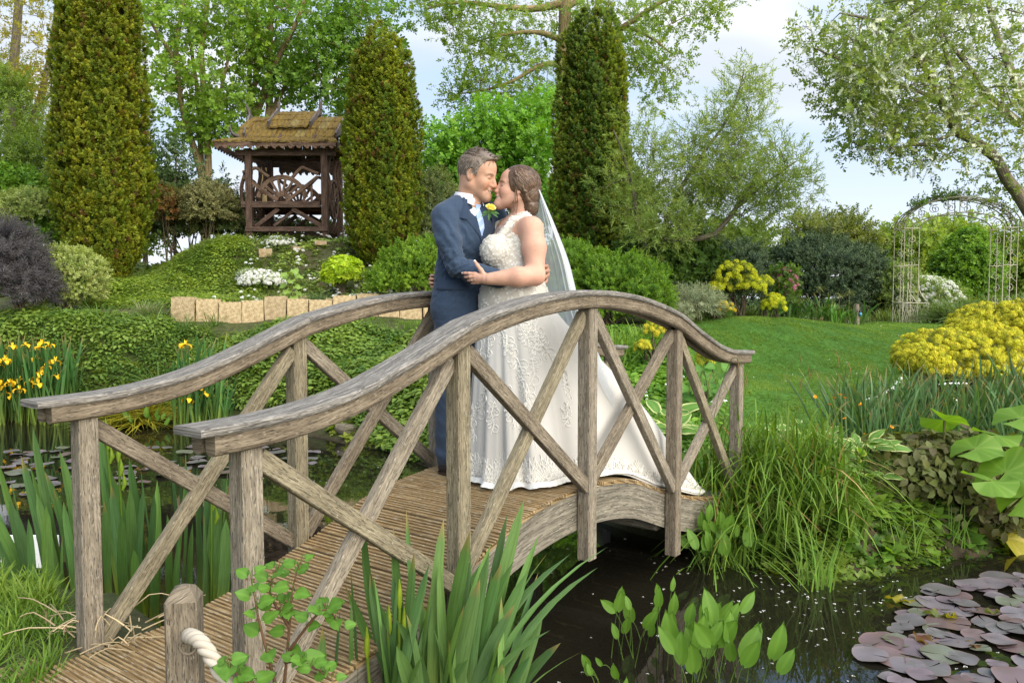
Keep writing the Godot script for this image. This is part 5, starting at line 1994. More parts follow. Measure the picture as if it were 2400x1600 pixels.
# ------------------------------------------------------------------ trees and big shrubs
func make_trees() -> void:
	var o: Node3D
	# the three columnar yews
	rng.seed = 301
	o = thing("yew_tree", "large columnar yew at the far left, tallest of the three, with a golden tinge", "yew tree", on(-7.528, -15), 0, "columnar yews on the mound")
	yew(o, 6.3, [0.0, 0.5, 1.2, 2.1, 3.4, 4.6, 5.6, 6.3], [0.32, 0.60, 0.77, 0.82, 0.76, 0.68, 0.60, 0.50], 0.9, 22, 19000, Color(0.072, 0.125, 0.018), Color(0.250, 0.262, 0.030), 0.45)
	rng.seed = 302
	o = thing("yew_tree", "columnar yew with ragged golden tips beside the wooden swing seat", "yew tree", on(-2.475, -15.5), 0, "columnar yews on the mound")
	yew(o, 4.5, [0.0, 0.4, 1.0, 1.7, 2.6, 3.4, 4.0, 4.5], [0.32, 0.56, 0.66, 0.69, 0.65, 0.59, 0.52, 0.42], 0.95, 19, 14000, Color(0.072, 0.126, 0.018), Color(0.235, 0.258, 0.030), 0.45)
	rng.seed = 303
	o = thing("yew_tree", "dark green columnar yew just right of the bride, with a two-peaked top", "yew tree", on(1.551, -16), 0, "columnar yews on the mound")
	yew(o, 4.85, [0.0, 0.4, 1.0, 1.8, 2.8, 3.6, 4.3, 4.85], [0.42, 0.64, 0.72, 0.74, 0.68, 0.62, 0.56, 0.46], 0.95, 19, 14000, Color(0.060, 0.118, 0.026), Color(0.205, 0.240, 0.036), 0.38)

	# bare, yellow-green tree at the far left
	rng.seed = 310
	o = thing("tree", "sparse yellow-green tree with bare twigs at the far left edge", "tree", on(-11.317, -19), 0, "trees behind the garden")
	tree(o, [[[Vector3(-11.533, 2.957, -19), Vector3(-11.419, 4.864, -19), Vector3(-11.643, 6.407, -19.2), Vector3(-11.349, 7.93, -19), Vector3(-11.324, 9.297, -19)], 0.17, 0.07], [[Vector3(-11.419, 4.864, -19), Vector3(-10.934, 5.859, -19), Vector3(-10.478, 7.18, -18.8), Vector3(-10.176, 8.557, -18.6)], 0.10, 0.03], [[Vector3(-11.525, 6.255, -19), Vector3(-12.093, 7.242, -19), Vector3(-12.342, 8.713, -19)], 0.08, 0.03], [[Vector3(-11.041, 5.66, -19), Vector3(-10.458, 5.982, -18.7), Vector3(-10.035, 6.51, -18.5)], 0.05, 0.015]],
		[[Vector3(-11.191, 7.242, -19), Vector3(0.919, 1.532, 1.2), 90], [Vector3(-10.616, 5.909, -18.8), Vector3(0.455, 1.112, 0.8), 36], [Vector3(-11.642, 5.759, -19), Vector3(0.511, 0.919, 0.9), 30]], L.broad, M.leaf, Color(0.19, 0.19, 0.035), Color(0.29, 0.26, 0.05), 8, 0.15, 0.45, M.bark)
	# ivy-clad lower tree mass at the left edge
	rng.seed = 311
	o = thing("tree", "broad dark green leafy tree on the left edge, under the bare twigs", "tree", on(-10.635, -17.5), 0, "trees behind the garden")
	tree(o, [[[Vector3(-10.728, 2.454, -17.5), Vector3(-10.691, 3.568, -17.5), Vector3(-10.695, 4.858, -17.5), Vector3(-10.714, 5.682, -17.5)], 0.2, 0.08]],
		[[Vector3(-10.75, 4.582, -17.5), Vector3(0.706, 1.223, 1), 60], [Vector3(-10.009, 3.952, -17), Vector3(0.64, 0.64, 0.8), 50], [Vector3(-10.772, 5.798, -17.6), Vector3(0.284, 0.568, 0.5), 14], [Vector3(-9.708, 4.545, -17.3), Vector3(0.372, 0.744, 0.6), 16]], L.small, M.leaf, Color(0.065, 0.125, 0.022), Color(0.17, 0.24, 0.055), 24, 0.18, 0.40, M.bark)
	# multi-stemmed field maple between the big yew and the swing seat
	rng.seed = 312
	o = thing("tree", "multi-stemmed maple with tan forking trunks right of the tallest yew", "tree", on(-7.512, -20), 0, "trees behind the garden")
	tree(o, [[[Vector3(-7.54, 3.257, -20), Vector3(-7.556, 4.05, -20), Vector3(-7.421, 4.42, -20), Vector3(-7.463, 5.471, -20), Vector3(-7.515, 6.558, -20), Vector3(-7.539, 7.452, -20), Vector3(-7.349, 8.485, -20), Vector3(-7.309, 9.411, -20)], 0.115, 0.05],
		[[Vector3(-7.545, 4.05, -20), Vector3(-7.643, 4.635, -19.9), Vector3(-7.792, 5.222, -19.8), Vector3(-7.917, 5.821, -19.7), Vector3(-8.018, 6.901, -19.6), Vector3(-8.355, 7.49, -19.5), Vector3(-8.645, 8.07, -19.4)], 0.095, 0.035], [[Vector3(-7.604, 4.314, -20), Vector3(-7.686, 5.089, -20.2), Vector3(-7.784, 6.131, -20.4), Vector3(-7.931, 7.363, -20.4), Vector3(-8.107, 8.559, -20.5)], 0.08, 0.03], [[Vector3(-8.018, 6.901, -19.6), Vector3(-7.942, 7.532, -19.6), Vector3(-7.8, 8.342, -19.6), Vector3(-7.731, 9.148, -19.6)], 0.07, 0.03], [[Vector3(-7.463, 5.471, -20), Vector3(-7.164, 6.099, -20), Vector3(-6.936, 6.932, -20), Vector3(-6.76, 7.866, -20)], 0.05, 0.02]],
		[[Vector3(-7.359, 6.932, -20), Vector3(1.183, 1.505, 1.6), 70], [Vector3(-7.854, 5.9, -19.6), Vector3(0.632, 0.79, 1), 34], [Vector3(-7.063, 5.837, -20), Vector3(0.753, 0.806, 1), 48], [Vector3(-8.02, 7.734, -19.6), Vector3(0.632, 0.948, 1), 40], [Vector3(-6.563, 7.827, -20.2), Vector3(0.76, 0.977, 1.2), 40]], L.maple, M.leaf, Color(0.080, 0.165, 0.025), Color(0.20, 0.31, 0.055), 9, 0.19, 0.46, M.bark_tan)
	# second multi-stemmed tree behind the swing seat
	rng.seed = 313
	o = thing("tree", "dense green tree with many tan stems rising behind the mossy roof", "tree", on(-6.372, -21), 0, "trees behind the garden")
	tree(o, [[[Vector3(-6.389, 4.243, -21), Vector3(-6.333, 5.569, -21), Vector3(-6.215, 6.009, -21), Vector3(-6.184, 7.214, -21), Vector3(-6.124, 8.845, -21), Vector3(-6.074, 9.924, -21)], 0.12, 0.06], [[Vector3(-6.422, 5.569, -21), Vector3(-6.672, 5.987, -21), Vector3(-6.508, 7.105, -21), Vector3(-6.341, 7.759, -21), Vector3(-5.927, 8.736, -21)], 0.09, 0.035], [[Vector3(-6.583, 5.954, -21), Vector3(-6.149, 6.86, -20.9), Vector3(-5.778, 7.59, -20.8), Vector3(-5.503, 7.988, -20.7), Vector3(-5.162, 8.701, -20.6)], 0.11, 0.04], [[Vector3(-6.252, 5.789, -21), Vector3(-5.964, 6.393, -21), Vector3(-5.373, 7.269, -21), Vector3(-4.607, 8.194, -21)], 0.08, 0.03], [[Vector3(-6.672, 5.987, -21), Vector3(-6.712, 6.886, -21), Vector3(-6.661, 7.868, -21), Vector3(-6.81, 8.845, -21)], 0.07, 0.03]],
		[[Vector3(-5.332, 8.021, -20.8), Vector3(1.454, 1.23, 1.8), 84], [Vector3(-6.382, 7.977, -21), Vector3(0.79, 1.355, 1.4), 36], [Vector3(-4.465, 7.158, -20.8), Vector3(0.783, 1.118, 1.2), 50], [Vector3(-3.684, 8.236, -20.8), Vector3(0.839, 0.895, 1.2), 52], [Vector3(-5.515, 6.667, -21), Vector3(0.79, 0.508, 1), 30], [Vector3(-4.286, 6.234, -21.5), Vector3(0.462, 0.578, 0.8), 20]], L.maple, M.leaf, Color(0.060, 0.140, 0.026), Color(0.155, 0.265, 0.050), 11, 0.19, 0.46, M.bark_tan)
	# tall open tree behind the couple
	rng.seed = 314
	o = thing("tree", "tall airy tree with one thick trunk behind the couple, branches spread wide", "tree", on(1.34, -22), 0, "trees behind the garden")
	tree(o, [[[Vector3(1.318, 2.751, -22), Vector3(1.335, 4.848, -22), Vector3(1.353, 6.349, -22), Vector3(1.395, 7.838, -22), Vector3(1.414, 8.977, -22), Vector3(1.43, 10.785, -22)], 0.24, 0.15],
		[[Vector3(1.39, 9.147, -22), Vector3(0.62, 8.907, -21.8), Vector3(-0.294, 8.858, -21.5), Vector3(-1.295, 8.862, -21.2), Vector3(-2.168, 8.628, -21)], 0.11, 0.025], [[Vector3(1.324, 8.158, -22), Vector3(0.733, 8.255, -21.7), Vector3(0.045, 8.148, -21.4), Vector3(-0.738, 7.93, -21.2)], 0.09, 0.02], [[Vector3(1.326, 7.553, -22), Vector3(0.738, 7.439, -21.8), Vector3(0.046, 6.99, -21.6), Vector3(-0.632, 6.688, -21.3), Vector3(-1.29, 6.503, -21)], 0.08, 0.015], [[Vector3(1.417, 7.953, -22), Vector3(2.347, 8.118, -21.8), Vector3(3.106, 8.469, -21.5), Vector3(3.764, 8.878, -21.4), Vector3(4.284, 9.026, -21.2)], 0.11, 0.03], [[Vector3(1.414, 8.977, -22), Vector3(2.13, 9.431, -22), Vector3(3.052, 9.883, -22)], 0.1, 0.03], [[Vector3(3.007, 8.391, -21.6), Vector3(3.659, 7.993, -21.4), Vector3(4.189, 7.491, -21.2)], 0.05, 0.015]],
		[[Vector3(-0.741, 8.293, -21.3), Vector3(1.145, 0.63, 1.4), 64], [Vector3(-1.836, 8.574, -21), Vector3(0.847, 0.452, 1.2), 36], [Vector3(-0.182, 7.131, -21.5), Vector3(1.387, 0.751, 1.3), 70], [Vector3(0.447, 6.257, -21.6), Vector3(0.697, 0.581, 1), 30], [Vector3(-0.966, 6.553, -21.2), Vector3(0.798, 0.399, 0.9), 20], [Vector3(3.452, 7.801, -21.5), Vector3(1.04, 0.925, 1.4), 66], [Vector3(3.934, 6.821, -21.6), Vector3(0.523, 0.581, 0.8), 18], [Vector3(2.549, 8.837, -21.6), Vector3(1.277, 0.581, 1.5), 52], [Vector3(4.734, 8.752, -21.2), Vector3(1.083, 0.399, 1), 36], [Vector3(0.878, 8.57, -22.5), Vector3(1.21, 0.847, 1.2), 36]], L.broad, M.leaf, Color(0.085, 0.165, 0.032), Color(0.205, 0.285, 0.065), 9, 0.18, 0.50, M.bark_tan, 0.15)
	# fresh green maple behind the couple's heads
	rng.seed = 315
	o = thing("tree", "bright fresh green maple directly behind the couple's heads", "tree", on(-0.468, -19), 0, "trees behind the garden")
	tree(o, [[[Vector3(-0.468, 1.945, -19), Vector3(-0.467, 3.159, -19), Vector3(-0.485, 4.364, -19), Vector3(-0.514, 5.362, -19)], 0.12, 0.04], [[Vector3(-0.467, 3.159, -19), Vector3(-1.062, 3.935, -18.8), Vector3(-1.542, 4.691, -18.6)], 0.07, 0.02], [[Vector3(-0.466, 3.461, -19), Vector3(0.241, 4.348, -18.9), Vector3(0.542, 5.242, -18.9)], 0.07, 0.02]],
		[[Vector3(-1.452, 4.611, -18.7), Vector3(0.553, 0.603, 0.9), 46], [Vector3(-0.464, 4.963, -19), Vector3(0.613, 0.919, 1), 76], [Vector3(0.344, 4.564, -19), Vector3(0.664, 1.124, 1), 80], [Vector3(-0.762, 3.736, -18.8), Vector3(1.112, 0.708, 1), 90], [Vector3(0.649, 3.461, -19), Vector3(0.613, 0.613, 0.8), 36], [Vector3(0.753, 5.706, -19.2), Vector3(0.413, 0.413, 0.6), 10]], L.maple, M.leaf, Color(0.075, 0.20, 0.026), Color(0.180, 0.340, 0.055), 15, 0.18, 0.38, M.bark)
	# grey-green cotoneaster arching behind his shoulder
	rng.seed = 316
	o = thing("shrub", "gray-green arching shrub with pale small leaves behind the man's shoulder", "shrub", on(-1.555, -16.5))
	bush(o, [[Vector3(-1.549, 3.176, -16.5), Vector3(0.399, 0.665, 0.6), 1100], [Vector3(-1.795, 2.548, -16.3), Vector3(0.394, 0.438, 0.5), 700], [Vector3(-1.2, 2.564, -16.5), Vector3(0.355, 0.488, 0.5), 450]], L.small, M.leaf, Color(0.050, 0.085, 0.035), Color(0.17, 0.20, 0.10), 0.13, 0.4, 0.3, 0.4)
	# silver-leaved pear right of the dark yew
	rng.seed = 317
	o = thing("tree", "willow-leaved tree with low twisting boughs and a thin pointed top", "tree", on(2.47, -14), 0)
	tree(o, [[[Vector3(2.434, 1.476, -14), Vector3(2.459, 1.925, -14), Vector3(2.577, 2.149, -14), Vector3(3.077, 2.305, -13.9), Vector3(3.423, 2.357, -13.8), Vector3(3.786, 2.796, -13.8), Vector3(4.066, 3.248, -13.9)], 0.085, 0.03], [[Vector3(2.577, 2.149, -14), Vector3(2.685, 2.614, -14.2), Vector3(2.927, 3.153, -14.3), Vector3(3.301, 3.757, -14.3), Vector3(3.822, 4.507, -14.3), Vector3(4.038, 5.253, -14.3)], 0.06, 0.012], [[Vector3(2.459, 1.925, -14), Vector3(2.201, 2.372, -14), Vector3(2.082, 3.114, -14), Vector3(1.877, 3.761, -13.9), Vector3(1.715, 4.106, -13.8)], 0.05, 0.012], [[Vector3(3.786, 2.796, -13.8), Vector3(4.232, 3.206, -13.6), Vector3(4.697, 3.548, -13.5)], 0.03, 0.01]],
		[[Vector3(3.944, 4.596, -14.2), Vector3(0.496, 0.573, 0.6), 44], [Vector3(3.501, 3.963, -14.2), Vector3(0.687, 0.458, 0.8), 60], [Vector3(3.996, 3.453, -13.8), Vector3(0.816, 0.482, 0.9), 90], [Vector3(2.905, 3.29, -14.2), Vector3(0.725, 0.573, 0.9), 80], [Vector3(4.523, 3.134, -13.6), Vector3(0.439, 0.402, 0.6), 34], [Vector3(3.466, 2.892, -14), Vector3(0.828, 0.414, 0.8), 60], [Vector3(2.173, 3.761, -13.9), Vector3(0.411, 0.523, 0.6), 26], [Vector3(1.855, 3.075, -13.7), Vector3(0.368, 0.442, 0.5), 20], [Vector3(2.518, 2.495, -13.7), Vector3(0.589, 0.442, 0.7), 56], [Vector3(4.056, 5.067, -14.3), Vector3(0.192, 0.308, 0.3), 10], [Vector3(4.598, 2.65, -13.8), Vector3(0.297, 0.297, 0.5), 12]], L.willow, M.leaf, Color(0.115, 0.180, 0.055), Color(0.25, 0.32, 0.11), 7, 0.18, 0.36, M.bark)
	# bird cherry in flower at the top right
	rng.seed = 318
	o = thing("tree", "flowering tree hung with white blossom, leaning in from the upper right", "tree", on(7.684, -11.5))
	tree(o, [[[Vector3(7.945, 0.827, -11.5), Vector3(7.464, 2.052, -11.4), Vector3(7.045, 2.675, -11.3), Vector3(6.733, 2.988, -11.2), Vector3(6.637, 3.195, -11.2), Vector3(6.275, 3.411, -11.1), Vector3(5.981, 3.507, -11)], 0.11, 0.055], [[Vector3(5.981, 3.507, -11), Vector3(5.714, 3.858, -10.9), Vector3(5.449, 4.285, -10.8), Vector3(5.16, 4.702, -10.7), Vector3(4.877, 5.108, -10.6)], 0.06, 0.02], [[Vector3(5.981, 3.507, -11), Vector3(5.995, 3.905, -11.1), Vector3(5.892, 4.426, -11.1), Vector3(5.698, 5.059, -11.1)], 0.055, 0.02], [[Vector3(7.073, 3.707, -11.4), Vector3(6.549, 4.07, -11.3), Vector3(6.243, 4.396, -11.2), Vector3(5.701, 4.944, -11.1)], 0.06, 0.02], [[Vector3(7.688, 2.926, -11.6), Vector3(7.144, 4.412, -11.7), Vector3(6.877, 5.02, -11.7), Vector3(6.669, 5.744, -11.7)], 0.07, 0.03], [[Vector3(5.683, 3.915, -10.9), Vector3(4.96, 4.064, -10.6), Vector3(4.269, 4.201, -10.3), Vector3(3.701, 4.354, -10.1)], 0.03, 0.008], [[Vector3(5.981, 3.507, -11), Vector3(5.418, 3.326, -10.8), Vector3(4.868, 3.232, -10.6), Vector3(4.544, 3.187, -10.5)], 0.025, 0.006], [[Vector3(5.449, 4.285, -10.8), Vector3(4.729, 4.747, -10.5), Vector3(4.092, 4.841, -10.3)], 0.035, 0.01]],
		[[Vector3(5.102, 4.757, -10.7), Vector3(0.748, 0.489, 1.1), 110], [Vector3(4.266, 4.361, -10.3), Vector3(0.498, 0.471, 0.8), 64], [Vector3(6.11, 4.861, -11.2), Vector3(0.843, 0.542, 1.2), 84], [Vector3(5.008, 4.035, -10.7), Vector3(0.69, 0.403, 1), 84], [Vector3(4.115, 3.771, -10.3), Vector3(0.332, 0.277, 0.5), 26], [Vector3(5.969, 3.939, -11), Vector3(0.651, 0.414, 1), 56], [Vector3(5.022, 3.475, -10.7), Vector3(0.633, 0.288, 0.8), 56], [Vector3(5.645, 3.23, -10.9), Vector3(0.645, 0.147, 0.7), 26], [Vector3(6.915, 3.916, -11.4), Vector3(0.368, 0.735, 0.9), 46], [Vector3(6.823, 3.003, -11.3), Vector3(0.304, 0.365, 0.5), 18], [Vector3(3.593, 4.459, -10.1), Vector3(0.163, 0.19, 0.3), 8], [Vector3(4.541, 3.325, -10.5), Vector3(0.226, 0.226, 0.4), 10]], L.broad, M.leaf, Color(0.100, 0.165, 0.055), Color(0.24, 0.30, 0.12), 7, 0.125, 0.30, M.bark, 0.2, [0.24, Color(0.72, 0.75, 0.62)])
	# far trees seen under the arch
	rng.seed = 319
	for s in [[on(11.65, -24), [Vector3(11.616, 2.499, -24), Vector3(0.774, 0.774, 1.2), 60], "pale green tree far behind the left leg of the arch"], [on(13.612, -25), [Vector3(13.565, 2.816, -25), Vector3(0.941, 0.739, 1.3), 64], "yellow-green tree far behind, framed by the garden arch"], [on(14.743, -24), [Vector3(14.7, 2.499, -24), Vector3(0.645, 0.71, 1.2), 46], "rounded green tree far behind the right leg of the arch"]]:
		o = thing("tree", s[2], "tree", s[0], 0, "trees behind the garden")
		var c: Vector3 = s[1][0]
		tree(o, [[[o.position, o.position.lerp(c, 0.6), c], 0.12, 0.04]], [s[1], [c + Vector3(0, -0.9, 0.2), s[1][1] * 0.9, 24]], L.broad, M.leaf, Color(0.11, 0.19, 0.035), Color(0.24, 0.31, 0.075), 26, 0.30, 0.5, M.bark)
	# dark evergreen shrubs behind the lawn
	rng.seed = 320
	for s in [[1880, 690, 17, 105, 80, "wide dark blue-green evergreen shrub behind the lawn", 2600], [1985, 700, 17.5, 45, 75, "narrow dark evergreen shrub at the right end of the dark row", 1000], [1690, 680, 17, 75, 70, "dark evergreen shrub behind the tall yellow spurge", 1400], [1600, 690, 17.5, 60, 90, "shadowy evergreen shrub under the willow-leaved tree", 1100]]:
		o = thing("shrub", s[5], "shrub", on((s[0] - 1176) / 1860.0 * s[2], -s[2]))
		var k: float = s[2] / 1860.0
		var cy: float = 1.3 + (683 - s[1] + s[4] * 0.75) * k
		var cx: float = (s[0] - 1176) * k
		bush(o, [[Vector3(cx, cy, -s[2]), Vector3(s[3] * k, s[4] * k, 0.7), s[6]], [Vector3(cx - s[3] * k * 0.5, cy + 0.12, -s[2] + 0.1), Vector3(s[3] * k * 0.5, s[4] * k * 0.85, 0.5), s[6] / 3], [Vector3(cx, o.position.y + 0.25, -s[2]), Vector3(s[3] * k * 0.95, 0.42, 0.6), s[6] / 3]], L.small, M.leaf_dull, Color(0.022, 0.048, 0.028), Color(0.068, 0.105, 0.058), 0.16, 0.35, 0.3)
	rng.seed = 321
	o = thing("shrub", "feathery olive shrub whose long shoots stick up behind the dark evergreens", "shrub", on(7.093, -18.5))
	tree(o, [[[Vector3(7.091, 1.334, -18.5), Vector3(7.124, 2.126, -18.5), Vector3(7.165, 2.52, -18.5)], 0.05, 0.03]], [[Vector3(7.109, 2.815, -18.5), Vector3(0.746, 0.348, 0.7), 40], [Vector3(7.801, 2.527, -18.6), Vector3(0.5, 0.4, 0.7), 20]], L.small, M.leaf, Color(0.075, 0.105, 0.035), Color(0.17, 0.20, 0.075), 14, 0.26, 0.3, M.bark)
	# hornbeam cut as a rounded cone, and the white-flowering hawthorn by the arch
	rng.seed = 322
	o = thing("tree", "dense bright green hornbeam clipped to a rounded cone, seen through the arch", "tree", on(10.051, -18))
	bush(o, [[Vector3(10.076, 1.719, -18), Vector3(0.639, 0.823, 0.65), 2600], [Vector3(10.107, 2.295, -18), Vector3(0.348, 0.435, 0.4), 800], [Vector3(9.596, 1.238, -17.8), Vector3(0.574, 0.431, 0.5), 800]], L.broad, M.leaf, Color(0.060, 0.140, 0.016), Color(0.155, 0.27, 0.040), 0.17, 0.2, 0.2, 0.0)
	rng.seed = 323
	o = thing("shrub", "low hawthorn covered in white flowers behind the arch", "shrub", on(8.536, -17))
	bush(o, [[Vector3(8.571, 1.24, -17), Vector3(0.731, 0.411, 0.6), 1200], [Vector3(8.065, 1.423, -17), Vector3(0.411, 0.503, 0.5), 700]], L.small, M.leaf, Color(0.085, 0.15, 0.05), Color(0.22, 0.28, 0.13), 0.17, 0.35)
	var fs := Scat.new()
	for i in 620:
		var q := in_ball().normalized()
		if q.y < -0.3: continue
		fs.add((Vector3(8.571, 1.259, -17) - o.position) + q * Vector3(0.76, 0.46, 0.62) * rf(0.95, 1.1), q + Vector3(0, 0.4, 0), rf(0.05, 0.09), rf(0, TAU), Color(0.72, 0.74, 0.68) * rf(0.8, 1.1))
	scatter("blossom", fs, L.bloom[0], M.petal, o)
	rng.seed = 324
	for s in [[on(-2.258, -24), [Vector3(-3.146, 4.537, -24), Vector3(0.774, 0.774, 1.2), 40], "hazy green tree far behind, left of the man's head"], [on(2.876, -24), [Vector3(3.124, 4.029, -24), Vector3(0.903, 0.903, 1.2), 44], "green tree far behind the dark yew on its right"], [on(-10.83, -24), [Vector3(-10.824, 4.41, -24), Vector3(0.774, 0.774, 1.2), 36], "distant green tree low between the tallest yew and the maple stems"], [on(5.707, -24), [Vector3(5.957, 2.883, -24), Vector3(1.548, 0.645, 1.2), 50], "green tree line bush far behind the willow-leaved tree"]]:
		o = thing("tree", s[2], "tree", s[0], 0, "trees behind the garden")
		var c: Vector3 = s[1][0]
		tree(o, [[[o.position, o.position.lerp(c, 0.6), c], 0.12, 0.04]], [s[1], [c + Vector3(0, -0.8, 0.2), s[1][1], 24]], L.broad, M.leaf, Color(0.060, 0.115, 0.028), Color(0.14, 0.20, 0.05), 22, 0.30, 0.5, M.bark)

# ------------------------------------------------------------------ swing seat, garden arch, stone edging, posts, sign
func bars(parent: Node3D, called: String, list: Array, mt: Material) -> void:
	for s in list:      # [a, b, thickness across, thickness up]
		var b := MB.new()
		var a: Vector3 = s[0]
		var e: Vector3 = s[1]
		var d := (e - a).normalized()
		var across := Vector3(0, 0, 1)
		if absf(d.z) > 0.8: across = Vector3(1, 0, 0)
		b.bar(a, e, across, s[2], s[3], 0.005, rf(0, 5))
		put(called, b.mesh(), mt, parent)

func scallop_board(parent: Node3D, a: Vector3, e: Vector3, drop: float, teeth: int, mt: Material) -> void:
	# a board whose lower edge is cut in hooked waves
	var b := MB.new()
	var d := e - a
	var th := d.normalized().cross(Vector3.UP) * 0.011
	var n := teeth * 10
	var front := []
	for i in n + 1:
		var t := float(i) / n
		var f := fposmod(t * teeth, 1.0)
		var low := 0.55 + 0.45 * (sin(f * PI) if f < 0.62 else 0.93 * (1.0 - (f - 0.62) * 1.5) * (0.6 + 0.4 * cos((f - 0.62) * 26.0)))
		front.append([a + d * t, a + d * t - Vector3(0, drop * low, 0)])
	for s in [-1, 1]:
		var rows := []
		for p in front: rows.append(PackedVector3Array([p[0] + th * s, p[1] + th * s]))
		b.grid(rows)
	for k in [0, 1]:
		var rows := []
		for p in front: rows.append(PackedVector3Array([p[k] - th, p[k] + th]))
		b.grid(rows)
	put("scalloped_board", b.mesh(), mt, parent)

func make_swing_seat() -> void:
	rng.seed = 401
	var dk := grain_tex(220, Color(0.040, 0.024, 0.017), Color(0.105, 0.066, 0.048), Color(0.018, 0.012, 0.010), Color(0.17, 0.14, 0.12), 0.7, 0.76)
	var dark := woodmat("seat_wood", dk, Vector3(1.2, 2.5, 1), Color.WHITE, 0.2)
	var worn := woodmat("seat_worn", dk, Vector3(1.2, 2.5, 1), Color(1.5, 1.5, 1.4), 0.2)
	var red := woodmat("seat_red", dk, Vector3(1.2, 2.5, 1), Color(1.35, 0.85, 0.75), 0.2)
	var ms := speckle_tex(230, Color(0.075, 0.046, 0.014), Color(0.19, 0.125, 0.022), Color(0.24, 0.215, 0.185), 0.03, 0.11, 0.70)
	var moss := stonemat("moss_tiles", ms, 1.5, 3.0, 0.95)
	var bare := stonemat("bare_tiles", ms, 1.5, 2.0, 0.9, Color(1.1, 1.25, 1.6))
	var slate := woodmat("roof_edge", dk, Vector3(1, 2, 1), Color(1.5, 2.0, 2.5), 0.2)
	var at: Vector3 = Vector3(-4.47, 2.572, -17.2)
	var t := thing("swing_bench", "dark timber swing seat under a mossy tiled roof with carved eaves", "swing seat", at)
	var zf := 0.72
	var zb := -0.72
	# posts and sills
	for z in [zf, zb]:
		bars(t, "post", [[Vector3(-0.838, -0.041, 0) + Vector3(0, 0, z), Vector3(-0.838, 1.72, 0) + Vector3(0, 0, z), 0.12, 0.12], [Vector3(0.687, -0.041, 0) + Vector3(0, 0, z), Vector3(0.687, 1.72, 0) + Vector3(0, 0, z), 0.12, 0.12]], dark)
		bars(t, "sill", [[Vector3(-0.907, 0.106, 0) + Vector3(0, 0, z * 1.06), Vector3(0.757, 0.106, 0) + Vector3(0, 0, z * 1.06), 0.09, 0.095]], dark)
		bars(t, "seat_rail", [[Vector3(-0.999, 0.605, 0) + Vector3(0, 0, z * 0.98), Vector3(0.593, 0.605, 0) + Vector3(0, 0, z * 0.98), 0.10, 0.125]], dark if z > 0 else red)
		bars(t, "brace", [[Vector3(-0.727, 0.167, 0) + Vector3(0, 0, z * 0.95), Vector3(-0.256, 0.522, 0) + Vector3(0, 0, z * 0.95), 0.05, 0.085], [Vector3(-0.367, 0.181, 0) + Vector3(0, 0, z * 0.90), Vector3(0.049, 0.5, 0) + Vector3(0, 0, z * 0.90), 0.05, 0.06], [Vector3(0.022, 0.522, 0) + Vector3(0, 0, z * 0.95), Vector3(0.632, 0.167, 0) + Vector3(0, 0, z * 0.95), 0.05, 0.085]], dark)
		# fan back: half wheel with spokes
		var zz: float = z * 0.93
		var hub := Vector3(-0.186, 0.661, 0) + Vector3(0, 0, zz)
		var arc := []
		for i in 17:
			var a := PI * (0.06 + 0.88 * i / 16.0)
			arc.append(hub + Vector3(cos(a) * 0.485, sin(a) * 0.50, 0))
		var b := MB.new()
		b.sweep(arc, Vector3(0, 0, 1), box_profile(-0.03, 0.03, -0.045, 0.045, 0.006))
		put("wheel_rim", b.mesh(), worn, t)
		for i in 8:
			var a := PI * (0.14 + 0.72 * i / 7.0)
			bars(t, "spoke", [[hub + Vector3(cos(a) * 0.07, sin(a) * 0.07 + 0.04, 0.004 * i), hub + Vector3(cos(a) * 0.455, sin(a) * 0.46, 0.004 * i), 0.035, 0.05]], worn)
		bars(t, "back_stay", [[Vector3(-0.949, 1.165, 0) + Vector3(0, 0, zz * 1.05), Vector3(-0.269, 0.68, 0) + Vector3(0, 0, zz * 1.05), 0.045, 0.075], [Vector3(0.549, 1.165, 0) + Vector3(0, 0, zz * 1.05), Vector3(-0.089, 0.666, 0) + Vector3(0, 0, zz * 1.05), 0.045, 0.065]], worn)
		for pts in [[Vector3(-0.977, 1.262, 0), Vector3(-0.866, 1.282, 0), Vector3(-0.713, 1.346, 0), Vector3(-0.588, 1.262, 0), Vector3(-0.45, 1.165, 0)], [Vector3(0.022, 1.151, 0), Vector3(0.133, 1.276, 0), Vector3(0.23, 1.354, 0), Vector3(0.354, 1.304, 0), Vector3(0.554, 1.226, 0)]]:
			var q := []
			for p in pts: q.append(p + Vector3(0, 0, zz))
			var rb := MB.new()
			rb.tube(curve(q, 14), [0.035], 7)
			put("top_rail", rb.mesh(), worn, t)
		for x in [725, 780]: bars(t, "baluster", [[Vector3(-1.753, 0.999, 0) + Vector3(0.002773 * x, 0, zz), Vector3(-1.753, 0.666, 0) + Vector3(0.002773 * x, 0, zz), 0.03, 0.045]], worn)
		# seat boards behind each fan
		for k in 4: bars(t, "seat_board", [[Vector3(-0.949, 0.722, 0) + Vector3(0, -0.06, zz - signf(z) * (0.08 + 0.11 * k)), Vector3(0.562, 0.722, 0) + Vector3(0, -0.06, zz - signf(z) * (0.08 + 0.11 * k)), 0.10, 0.03]], dark)
